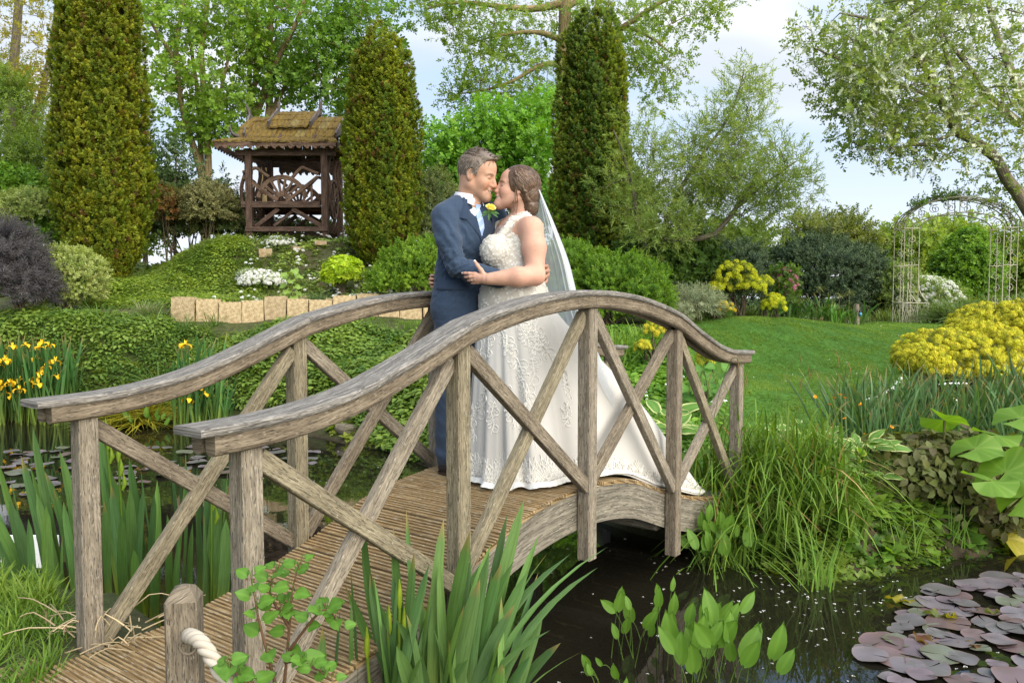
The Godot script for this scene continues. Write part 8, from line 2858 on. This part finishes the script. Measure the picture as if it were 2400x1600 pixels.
	patch("bank_plants", "low green plants along the right bank of the pond", [[1.3, -5.35], [1.9, -4.85], [2.7, -5.15], [3.6, -5.6], [5.5, -6.0], [5.5, -7.0], [3.5, -6.6], [2.2, -6.2], [1.5, -5.9]], 130, L.cover, M.leaf, Color(0.055, 0.135, 0.022), Color(0.155, 0.26, 0.045), 0.13, 0.26, 624)
	patch("bank_plants", "small plants and moss at the waterline below the sedge", [[1.25, -5.38], [1.5, -5.08], [1.85, -4.70], [2.2, -4.83], [2.7, -5.06], [3.1, -5.20], [3.7, -5.5], [3.7, -5.8], [2.9, -5.5], [2.0, -5.2], [1.5, -5.5]], 620, L.cover, M.leaf, Color(0.045, 0.095, 0.020), Color(0.14, 0.21, 0.045), 0.05, 0.13, 629, [], 0.6, 0.0)
	patch("border_grass", "long grasses along the left edge of the lawn", [[2.868, -12.6], [4.327, -13.8], [4.991, -14.9], [2.969, -14.4], [2.024, -12.4]], 60, L.tuft, M.blade, Color(0.07, 0.16, 0.03), Color(0.17, 0.25, 0.06), 0.18, 0.38, 625)
	patch("border_grass", "long grasses along the far edge of the lawn and round the arch", [[4.994, -15.4], [7.403, -15.6], [9.456, -16.4], [9.856, -15], [11.171, -17], [5.512, -17]], 55, L.tuft, M.blade, Color(0.07, 0.15, 0.03), Color(0.18, 0.26, 0.07), 0.15, 0.36, 626)
	# golden sedge tussock and other tufts on the bank
	rng.seed = 630
	for s in [[on(-4.984, -10.75) + Vector3(0, 0.1, 0), 0.72, 70, Color(0.20, 0.24, 0.025), Color(0.40, 0.36, 0.035), "golden grass tussock on the far bank above the handrail"], [on(-5.537, -10.85), 0.6, 34, Color(0.07, 0.15, 0.03), Color(0.13, 0.22, 0.05), "dark green grass tussock left of the golden one"], [on(-4.21, -13.4), 0.45, 20, Color(0.10, 0.17, 0.04), Color(0.22, 0.28, 0.09), "grass tuft with seed heads behind the edging blocks"], [on(-3.207, -13.25), 0.42, 26, Color(0.06, 0.12, 0.055), Color(0.11, 0.18, 0.085), "blue-green grass tuft hanging over the edging"], [on(-5.793, -12.9), 0.50, 22, Color(0.18, 0.24, 0.12), Color(0.34, 0.38, 0.24), "pale striped grass tuft above the far bank"], [on(7.881, -14.6), 0.75, 50, Color(0.10, 0.18, 0.05), Color(0.17, 0.25, 0.08), "upright ornamental grass clump at the right foot of the arch"]]:
		o = thing("grass_tussock", s[5], "grass tussock", s[0])
		var mix := Mix.new(2)
		for i in s[2]:
			var p = Vector3(rf(-1, 1), 0, rf(-1, 1)) * 0.26 * s[1]
			mix.s[i % 2].add(p, Vector3(p.x * 2.2, 1, p.z * 2.2 + 0.1), s[1] * rf(0.75, 1.15), rf(0, TAU), jitter(s[3].lerp(s[4], rng.randf()), 0.15))
		mixed("leaves", mix, L.fine, M.blade, o)
	# shrubs on the left
	rng.seed = 640
	o = thing("elder_shrub", "dark purple cut-leaved elder at the left edge", "shrub", on(-7.507, -12.4))
	bush(o, [[Vector3(-7.615, 1.721, -12.4), Vector3(0.413, 0.633, 0.6), 1500], [Vector3(-7.232, 1.455, -12.3), Vector3(0.251, 0.364, 0.4), 600], [Vector3(-7.899, 2.058, -12.5), Vector3(0.336, 0.437, 0.5), 600]], L.feather, M.leaf_dull, Color(0.026, 0.024, 0.034), Color(0.075, 0.073, 0.092), 0.17, 0.4, 0.4)
	o = thing("euonymus", "rounded cream-variegated shrub between the purple elder and the tallest yew", "shrub", on(-7.277, -13.2))
	bush(o, [[Vector3(-7.178, 1.572, -13.2), Vector3(0.497, 0.483, 0.5), 2200], [Vector3(-7.402, 1.394, -13), Vector3(0.349, 0.349, 0.4), 800]], L.small, M.leaf, Color(0.14, 0.20, 0.05), Color(0.34, 0.38, 0.21), 0.125, 0.3, 0.25)
	o = thing("euonymus", "cream-variegated shrub higher up behind the purple elder", "shrub", on(-9.188, -15.6))
	bush(o, [[Vector3(-9.208, 2.992, -15.6), Vector3(0.503, 0.319, 0.5), 900], [Vector3(-9.512, 2.643, -15.4), Vector3(0.331, 0.331, 0.5), 500]], L.small, M.leaf, Color(0.12, 0.18, 0.05), Color(0.28, 0.33, 0.17), 0.15, 0.35, 0.25)
	o = thing("shrub", "bright green bush below the dark tree at the left edge", "shrub", on(-9.503, -15.9))
	bush(o, [[Vector3(-9.194, 2.349, -15.9), Vector3(0.427, 0.513, 0.5), 900], [Vector3(-10.107, 3.425, -16.4), Vector3(0.617, 0.441, 0.6), 1100]], L.broad, M.leaf, Color(0.055, 0.145, 0.018), Color(0.135, 0.25, 0.035), 0.19, 0.3)
	o = thing("photinia", "small shrub with red young leaves behind the tallest yew", "shrub", on(-7.145, -17))
	bush(o, [[Vector3(-7.15, 3.143, -17), Vector3(0.32, 0.384, 0.4), 420]], L.broad, M.leaf, Color(0.07, 0.11, 0.03), Color(0.20, 0.085, 0.045), 0.14, 0.4, 0.3)
	o = thing("shrub", "rounded gray-olive shrub left of the swing seat", "shrub", on(-6.289, -16.9))
	bush(o, [[Vector3(-6.277, 3.177, -16.9), Vector3(0.472, 0.472, 0.5), 1300]], L.small, M.leaf_dull, Color(0.09, 0.10, 0.04), Color(0.20, 0.20, 0.10), 0.14, 0.3, 0.25)
	o = thing("shrub", "loose dark green undergrowth between the tallest yew and the swing seat", "shrub", on(-7.18, -18))
	bush(o, [[Vector3(-7.844, 3.061, -18), Vector3(0.435, 0.435, 0.5), 800], [Vector3(-6.999, 2.9, -17.8), Vector3(0.574, 0.364, 0.5), 900], [Vector3(-6.072, 2.975, -17.6), Vector3(0.397, 0.426, 0.5), 700], [Vector3(-5.103, 2.766, -18.5), Vector3(1.194, 0.199, 0.4), 700]], L.broad, M.leaf_dull, Color(0.045, 0.080, 0.028), Color(0.13, 0.16, 0.06), 0.17, 0.5, 0.35)
	o = thing("shrub", "slender dark-leaved shrub against the sky behind the tallest yew", "shrub", on(-7.459, -18))
	tree(o, [[[Vector3(-7.459, 3.061, -18), Vector3(-7.423, 3.823, -18), Vector3(-7.379, 4.487, -18)], 0.04, 0.015]], [[Vector3(-7.455, 4.108, -18), Vector3(0.368, 0.629, 0.5), 30], [Vector3(-7.551, 3.252, -18), Vector3(0.387, 0.484, 0.5), 24], [Vector3(-6.441, 3.538, -18), Vector3(0.242, 0.387, 0.4), 10]], L.broad, M.leaf_dull, Color(0.035, 0.075, 0.030), Color(0.085, 0.13, 0.05), 12, 0.18, 0.28, M.bark)
	# evergreen cushions either side of the couple
	o = thing("box_hedge", "low bright green evergreen hedge behind the man", "hedge", on(-1.662, -13.4))
	bush(o, [[Vector3(-1.659, 1.719, -13.4), Vector3(0.468, 0.447, 0.5), 1700], [Vector3(-1.209, 1.834, -13.6), Vector3(0.439, 0.439, 0.5), 1300], [Vector3(-2.025, 1.537, -13.2), Vector3(0.319, 0.213, 0.4), 500]], L.small, M.leaf, Color(0.065, 0.140, 0.016), Color(0.175, 0.28, 0.035), 0.12, 0.45, 0.25)
	o = thing("box_hedge", "large bright green evergreen hedge behind the veil and handrail", "hedge", on(1.518, -12.6))
	bush(o, [[Vector3(1.515, 1.391, -12.6), Vector3(0.779, 0.542, 0.7), 3000], [Vector3(0.919, 1.735, -12.8), Vector3(0.413, 0.413, 0.5), 1200], [Vector3(2.024, 1.257, -12.4), Vector3(0.4, 0.367, 0.5), 1000], [Vector3(0.446, 1.603, -13), Vector3(0.419, 0.419, 0.5), 700]], L.small, M.leaf, Color(0.055, 0.130, 0.016), Color(0.150, 0.26, 0.032), 0.12, 0.45, 0.25)
	o = thing("shrub", "dark green undergrowth below the willow-leaved tree", "shrub", on(2.949, -14.3))
	bush(o, [[Vector3(2.943, 1.786, -14.3), Vector3(0.692, 0.538, 0.6), 1300], [Vector3(2.361, 1.947, -14.5), Vector3(0.468, 0.39, 0.5), 700]], L.broad, M.leaf, Color(0.030, 0.075, 0.018), Color(0.085, 0.15, 0.035), 0.18, 0.4, 0.3)
	# rockery individuals
	o = thing("barrenwort", "lime green leafy cushion below the second yew", "perennial", on(-2.955, -14.2))
	bush(o, [[Vector3(-2.952, 1.797, -14.2), Vector3(0.344, 0.244, 0.32), 420], [Vector3(-3.107, 1.666, -14.1), Vector3(0.212, 0.167, 0.2), 150]], L.cover, M.leaf, Color(0.17, 0.29, 0.018), Color(0.36, 0.46, 0.035), 0.14, 0.2, 0.2)
	for s in [[Vector3(-4.535, 1.956, -14.7), 0.36, 0.22, 420, "large white-flowered cushion on the mound, right of the geranium"], [Vector3(-4.818, 2.084, -14.9), 0.22, 0.16, 160, "small white-flowered cushion left of the rounded stone"], [Vector3(-2.514, 1.489, -13.35), 0.30, 0.14, 170, "white-flowered cushion spilling over the edging near the handrail"], [Vector3(-4.558, 2.433, -15.9), 0.30, 0.14, 130, "white-flowered cushion at the foot of the swing seat"]]:
		o = thing("candytuft", s[4], "flowering plant", on(s[0].x, s[0].z), 0, "candytuft cushions")
		var c := on(s[0].x, s[0].z, s[2] * 0.5)
		bush(o, [[c, Vector3(s[1], s[2], s[1] * 0.7), 260]], L.small, M.leaf, Color(0.08, 0.14, 0.04), Color(0.17, 0.23, 0.08), 0.10, 0.3, 0.25, 0.3, false)
		var sc := Scat.new()
		for i in s[3]:
			var d := in_ball().normalized()
			if d.y < 0.0: d.y = -d.y
			sc.add(c - o.position + d * Vector3(s[1], s[2], s[1] * 0.7) * rf(0.95, 1.2), d + Vector3(0, 0.4, 0.3), rf(0.035, 0.060), rf(0, TAU), Color(0.80, 0.80, 0.79) * rf(0.85, 1.05))
		scatter("flowers", sc, L.bloom[0], M.petal, o)
	rng.seed = 651
	o = thing("maple_seedling", "small maple seedling with pale lobed leaves in front of the mound", "seedling", on(-3.588, -13.15))
	var b := MB.new()
	b.col = Color(0.14, 0.10, 0.05)
	b.tube([Vector3(0, -0.1, 0), Vector3(0.02, 0.3, 0), Vector3(0.0, 0.62, 0)], [0.009, 0.006, 0.004], 5)
	put("stem", b.mesh(), M.stem, o)
	var ml := broad_leaf(1.0, 0.95, 0.3, Color(0.17, 0.26, 0.08), Color(0.15, 0.24, 0.07), 0.10, 6, 0.9)
	for i in 17:
		var a := i * 2.4
		leaf_at(o, ml, Vector3(cos(a) * 0.07, 0.12 + 0.034 * i, sin(a) * 0.07), Vector3(cos(a), rf(-0.4, 0.2), sin(a)), Vector3(0, 0.8, 0.6), rf(0.12, 0.17), M.leaf, Vector3(0.01, 0.10 + 0.032 * i, 0), 0.003)
	o = thing("spire_plant", "upright gray-green spurge spire at the foot of the second yew", "perennial", on(-2.198, -13.3))
	var sc2 := Mix.new(1)
	for i in 9: sc2.s[0].add(Vector3(rf(-0.015, 0.015), 0.06 * i, 0), Vector3(0, 1, 0), 0.26, i * 1.1, jitter(Color(0.10, 0.16, 0.10), 0.1))
	mixed("foliage", sc2, L.needle_stem, M.leaf_dull, o)
	# far beds on the right
	rng.seed = 660
	var y1 := Color(0.46, 0.50, 0.012)
	var y2 := Color(0.62, 0.62, 0.02)
	spurge("tall spurge with three big lime-yellow heads behind the lawn", [[Vector3(3.748, 1.616, -13.6), Vector3(0.292, 0.234, 0.28), 150], [Vector3(3.941, 1.434, -13.5), Vector3(0.218, 0.181, 0.22), 90], [Vector3(3.495, 1.435, -13.6), Vector3(0.183, 0.132, 0.2), 60]], 120, 0.075, y1, y2, Color(0.050, 0.085, 0.050), on(3.833, -13.6))
	spurge("small round lime-yellow spurge head right of the tall one", [[Vector3(4.269, 1.546, -13.7), Vector3(0.103, 0.103, 0.12), 40]], 60, 0.06, y1, y2, Color(0.05, 0.085, 0.05), on(4.281, -13.7))
	spurge("low lime-yellow spurge by the small paving slab", [[Vector3(4.333, 1.145, -13.4), Vector3(0.158, 0.187, 0.2), 60]], 90, 0.06, y1, y2, Color(0.06, 0.12, 0.04), on(4.338, -13.4))
	spurge("yellow-flowered patch left of the tall spurge", [[Vector3(3.346, 1.101, -13), Vector3(0.182, 0.126, 0.2), 60], [Vector3(3.147, 1.218, -13.2), Vector3(0.156, 0.071, 0.15), 30]], 34, 0.05, Color(0.62, 0.46, 0.01), Color(0.72, 0.55, 0.02), Color(0.07, 0.13, 0.04), on(3.314, -13))
	spurge("lime-yellow flowers behind the far end of the bridge", [[Vector3(1.735, 0.871, -9.8), Vector3(0.137, 0.137, 0.16), 50], [Vector3(1.546, 0.698, -9.6), Vector3(0.083, 0.083, 0.12), 24]], 60, 0.05, Color(0.42, 0.40, 0.02), Color(0.58, 0.50, 0.03), Color(0.08, 0.16, 0.03), on(1.713, -9.8))
	spurge("lime-green spurge half hidden under the near handrail's right end", [[Vector3(2.105, 0.622, -8.6), Vector3(0.102, 0.139, 0.16), 60]], 50, 0.045, Color(0.36, 0.36, 0.02), Color(0.50, 0.46, 0.03), Color(0.07, 0.14, 0.03), on(2.109, -8.6))
	rng.seed = 661
	spurge("front mound of yellow spurge at the right edge of the lawn", [[Vector3(4.607, 0.691, -8.6), Vector3(0.393, 0.222, 0.55), 420], [Vector3(4.225, 0.6, -8.3), Vector3(0.201, 0.187, 0.35), 200], [Vector3(5.138, 0.748, -8.8), Vector3(0.284, 0.237, 0.5), 240], [Vector3(4.65, 0.537, -8.5), Vector3(0.411, 0.16, 0.5), 240], [Vector3(5.048, 0.546, -8.4), Vector3(0.271, 0.158, 0.4), 160]], 560, 0.046, Color(0.46, 0.45, 0.015), Color(0.64, 0.58, 0.030), Color(0.10, 0.12, 0.04), on(4.609, -8.5))
	spurge("tall back mound of yellow spurge at the right edge of the photo", [[Vector3(5.872, 0.95, -9.8), Vector3(0.395, 0.237, 0.6), 400], [Vector3(6.117, 0.854, -9.6), Vector3(0.31, 0.361, 0.5), 260], [Vector3(5.502, 0.875, -9.7), Vector3(0.209, 0.156, 0.4), 120]], 620, 0.050, Color(0.44, 0.43, 0.015), Color(0.60, 0.55, 0.030), Color(0.10, 0.13, 0.04), on(5.942, -9.8))
	o = thing("artemisia", "silvery feathery foliage left of the yellow flowers behind the lawn", "perennial", on(2.872, -12.9))
	bush(o, [[Vector3(2.868, 1.186, -12.9), Vector3(0.451, 0.222, 0.35), 620], [Vector3(2.485, 1.017, -12.7), Vector3(0.273, 0.15, 0.3), 300]], L.feather, M.leaf_dull, Color(0.13, 0.17, 0.11), Color(0.26, 0.30, 0.22), 0.16, 0.35, 0.3)
	for s in [[[Vector3(4.885, 1.601, -14.6), Vector3(0.22, 0.22, 0.3), 150], "pink-flowered shrub right of the tall spurge", 34], [[Vector3(3.458, 1.554, -14.2), Vector3(0.229, 0.183, 0.3), 130], "pink-flowered shrub left of the tall spurge", 26]]:
		var c: Vector3 = s[0][0]
		o = thing("weigela", s[1], "shrub", on(c.x, c.z), 0, "pink-flowered shrubs")
		bush(o, [s[0], [c - Vector3(0, 0.3, 0), s[0][1] * 1.1, 120]], L.broad, M.leaf, Color(0.045, 0.10, 0.025), Color(0.11, 0.18, 0.045), 0.15, 0.4, 0.3)
		var sc := Scat.new()
		for i in s[2] * 3:
			var d := in_ball().normalized()
			if d.z < -0.2: continue
			sc.add(c - o.position + d * s[0][1] * 1.1, d, rf(0.03, 0.055), rf(0, TAU), jitter(Color(0.62, 0.20, 0.34), 0.2))
		scatter("flowers", sc, L.bloom[0], M.petal, o)
	rng.seed = 662
	var straps := []
	for k in 4: straps.append(strap_mesh(1.0, 0.075, rf(0.3, 0.7), rf(-0.4, 0.4), 6, Color(0.08, 0.16, 0.04), Color(0.06, 0.145, 0.032), k))
	for s in [[on(5.257, -14.4), 70, 0.55, 0.42, "glossy strap-leaved clump at the middle of the far bed"], [on(4.818, -14.6), 36, 0.5, 0.3, "strap-leaved clump behind the low spurge"], [on(5.955, -14.5), 40, 0.5, 0.3, "strap-leaved clump left of the stump post"], [on(5.667, -14.2), 26, 0.42, 0.10, "pale spiky lily clump in front of the far bed", 2.4]]:
		o = thing("lily_clump", s[4], "perennial", s[0])
		var mix := Mix.new(4)
		for i in s[1]: mix.s[i % 4].add(Vector3(rf(-1, 1), 0, rf(-0.5, 0.5)) * s[3], Vector3(rf(-0.5, 0.5), 1, rf(-0.3, 0.5)), s[2] * rf(0.6, 1.1), rf(0, TAU), Color.WHITE * rf(0.8, 1.3) * (1.9 if s.size() > 5 else 1.0))
		mixed("leaves", mix, straps, M.blade, o)
	for s in [[on(5.526, -14.6), "fritillary stalk topped with a pale leaf tuft, tallest of the three", 0.66], [on(5.839, -14.5), "fritillary stalk topped with a pale leaf tuft above the spiky clump", 0.56], [on(6.06, -14.6), "fritillary stalk topped with a pale leaf tuft nearest the stump post", 0.60]]:
		o = thing("fritillary", s[1], "flower", s[0])
		var sb := MB.new()
		sb.col = Color(0.20, 0.22, 0.09)
		sb.tube([Vector3.ZERO, Vector3(0.02, s[2], 0)], [0.010, 0.008], 5)
		for k in 18: sb.leaf(Vector3(0.02, s[2], 0), Vector3(cos(k * 2.4), rf(-0.5, 0.9), sin(k * 2.4)).normalized(), Vector3.UP, rf(0.10, 0.16), 0.022, 0.2, 0.3, 2)
		put("stalk", sb.mesh(), M.blade, o)
	# blue-green iris band, white bleeding hearts and orange avens in front of it
	rng.seed = 670
	var nar := []
	for k in 5: nar.append(strap_mesh(1.0, rf(0.024, 0.034), rf(-0.1, 0.35), rf(-0.5, 0.5), 6, Color(0.12, 0.20, 0.08), Color(0.085, 0.175, 0.082), k))
	for s in [[on(3.754, -6.7), 700, 1.05, 0.45, 0.74, "dense band of blue-green iris leaves below the yellow spurge"], [on(3.018, -6.3), 260, 0.42, 0.30, 0.56, "blue-green iris leaves left of the dense band, behind the sedge"], [on(3.939, -6.2), 110, 0.30, 0.30, 0.60, "fresh green sword leaves at the right edge above the butterbur"]]:
		o = thing("siberian_iris", s[5], "iris", s[0])
		var mix := Mix.new(5)
		for i in s[1]:
			var p := Vector3(rf(-1, 1) * s[2], 0, rf(-1, 1) * s[3])
			p.y = gh(o.position.x + p.x, o.position.z + p.z) - o.position.y
			mix.s[i % 5].add(p, Vector3(rf(-0.3, 0.3), 1, rf(-0.2, 0.2)), s[4] * rf(0.6, 1.12), rf(0, TAU), Color.WHITE * rf(0.8, 1.45))
		mixed("leaves", mix, nar, M.blade, o)
	var heart := MB.new()
	for k in 4: heart.leaf(Vector3.ZERO, Vector3(cos(TAU * k / 4) * 0.5, -0.8, sin(TAU * k / 4) * 0.5).normalized(), Vector3(cos(TAU * k / 4), 0.3, sin(TAU * k / 4)), 1.0, 0.7, 0.3, -0.3, 3)
	var hm := heart.mesh()
	for s in [[Vector3(3.275, 0.55, -6.9), Vector3(3.147, 0.475, -6.9), Vector3(3.036, 0.438, -6.9), "arching spray of white bleeding hearts by the lawn edge", 9], [Vector3(3.377, 0.615, -7), Vector3(3.334, 0.558, -7), Vector3(3.286, 0.501, -7), "upright spray of white bleeding hearts above the iris leaves", 7], [Vector3(3.666, 0.569, -6.9), Vector3(3.777, 0.58, -6.9), Vector3(3.889, 0.576, -6.9), "long row of white bleeding hearts below the yellow spurge", 11], [Vector3(3.652, 0.487, -6.8), Vector3(3.745, 0.45, -6.8), Vector3(3.783, 0.413, -6.8), "short spray of white bleeding hearts among the iris leaves", 6], [Vector3(3.18, 0.346, -6.5), Vector3(3.25, 0.357, -6.5), Vector3(3.285, 0.336, -6.5), "small low spray of white bleeding hearts beside the sedge", 5], [Vector3(1.291, 0.496, -8), Vector3(1.327, 0.387, -8), Vector3(1.345, 0.279, -8), "hanging spray of white bleeding hearts behind the bridge's braces", 8], [Vector3(1.529, 0.452, -8), Vector3(1.637, 0.496, -8), Vector3(1.701, 0.53, -8), "white bleeding hearts left of the bridge's fourth post", 7], [Vector3(1.475, 0.288, -7.6), Vector3(1.537, 0.309, -7.6), Vector3(1.578, 0.297, -7.6), "low white bleeding hearts seen through the last cross brace", 5], [Vector3(1.89, 0.33, -7.6), Vector3(1.968, 0.35, -7.6), Vector3(2.021, 0.338, -7.6), "white bleeding hearts beside the bridge's last post", 6]]:
		var c := curve([s[0], s[1], s[2]], 14)
		o = thing("bleeding_heart", s[3], "flower", on(s[1].x, s[1].z), 0, "white bleeding hearts")
		var sb := MB.new()
		sb.col = Color(0.14, 0.22, 0.06)
		var l := [Vector3(0.0, 0, -0.05)]
		for p in c: l.append(p - o.position + Vector3(0, 0.02, 0))
		sb.tube(l, [0.003], 4, false)
		put("stem", sb.mesh(), M.stem, o)
		for i in s[4]:
			var f := put("flower", hm, M.petal, o)
			f.position = c[int(13.0 * i / maxf(1, s[4] - 1))] - o.position
			f.rotation.y = i * 1.1
			f.scale = Vector3.ONE * rf(0.020, 0.028)
	var avens := MB.new()
	for k in 6:
		avens.col = Color(0.85, 0.33, 0.01) * rf(0.85, 1.1)
		avens.leaf(Vector3.ZERO, Vector3(cos(TAU * k / 6), 0.45, sin(TAU * k / 6)).normalized(), Vector3.UP, 1.0, 0.95, 0.2, -0.2, 3)
	avens.col = Color(0.30, 0.10, 0.02)
	avens.egg_ring(Vector3(0, 0.05, 0), 0.25)
	var am := avens.mesh()
	var i2 := 0
	for p in [Vector3(2.37, 0.523, -6.3), Vector3(2.444, 0.475, -6.2), Vector3(2.567, 0.537, -6.3), Vector3(2.563, 0.525, -6.2), Vector3(2.645, 0.488, -6.1), Vector3(2.487, 0.397, -6), Vector3(2.786, 0.348, -5.9), Vector3(2.589, 0.29, -5.9), Vector3(2.52, 0.513, -6.3)]:
		o = thing("avens", ["leftmost orange avens flower above the sedge", "orange avens flower second from the left", "orange avens flower highest of the middle pair", "orange avens flower close right of the highest one", "orange avens flower apart on the right, level with the group", "yellow-orange avens flower below the middle group", "orange avens flower farthest right, low by the astilbe", "lowest orange avens flower, among the iris leaves", "small orange avens flower between the two left ones"][i2], "flower", on(p.x, p.z + 0.1), 0, "orange avens above the sedge")
		var sb := MB.new()
		sb.col = Color(0.13, 0.17, 0.06)
		sb.tube(curve([Vector3(0, 0, 0), (p - o.position) * 0.6, p - o.position], 6), [0.0028], 4, false)
		put("stem", sb.mesh(), M.stem, o)
		var f := put("flower", am, M.petal, o)
		f.position = p - o.position
		f.rotation = Vector3(rf(0.2, 0.9), i2, rf(-0.4, 0.4))
		f.scale = Vector3.ONE * rf(0.018, 0.025)
		i2 += 1
	# heart-leaved plant by the last post
	rng.seed = 671
	o = thing("heart_leaf_plant", "heart-leaved plant under the near handrail's right end", "perennial", on(1.834, -8))
	var hl := broad_leaf(1.0, 0.85, 0.35, Color(0.085, 0.19, 0.045), Color(0.08, 0.18, 0.045), 0.04, 6, 0.75)
	for i in 44:
		var a := i * 2.4
		var p := Vector3(rf(-0.28, 0.28), rf(0.10, 0.62), rf(-0.15, 0.25))
		leaf_at(o, hl, p, Vector3(cos(a), rf(-0.6, 0.1), sin(a) + 0.4), Vector3(0, 0.7, 0.8), rf(0.10, 0.17), M.leaf)
	# bark mulch of the far bed
	var mu := put("bark_mulch", mulch_mesh(), M.bark)
	tag(mu, "dark bark mulch of the far bed between the paving slabs", "mulch", "", "stuff")

func mulch_mesh() -> ArrayMesh:
	rng.seed = 680
	var b := MB.new()
	for i in 900:
		var x := rf(4.6, 6.0)
		var z := rf(-15.4, -14.5)
		var a := rf(0, TAU)
		var p := on(x, z, 0.02 + rf(0, 0.02))
		var d := Vector3(cos(a), rf(-0.3, 0.3), sin(a)) * rf(0.02, 0.045)
		var s := Vector3(-sin(a), 0.2, cos(a)) * rf(0.008, 0.018)
		b.face([p - d - s, p + d - s, p + d + s, p - d + s])
	return b.mesh()

func _ready() -> void:
	var t0 := Time.get_ticks_msec()
	make_view()
	make_ground()
	make_water()
	plant_mats()
	make_leaf_meshes()
	make_bridge()
	print('b ', Time.get_ticks_msec() - t0)
	if true: make_people()
	print('p ', Time.get_ticks_msec() - t0)
	make_trees()
	print('t ', Time.get_ticks_msec() - t0)
	make_swing_seat()
	make_arch()
	make_stones()
	make_small_things()
	make_beds()
	make_irises()
	make_foreground()
	make_waterside()
	print("ms ", Time.get_ticks_msec() - t0)
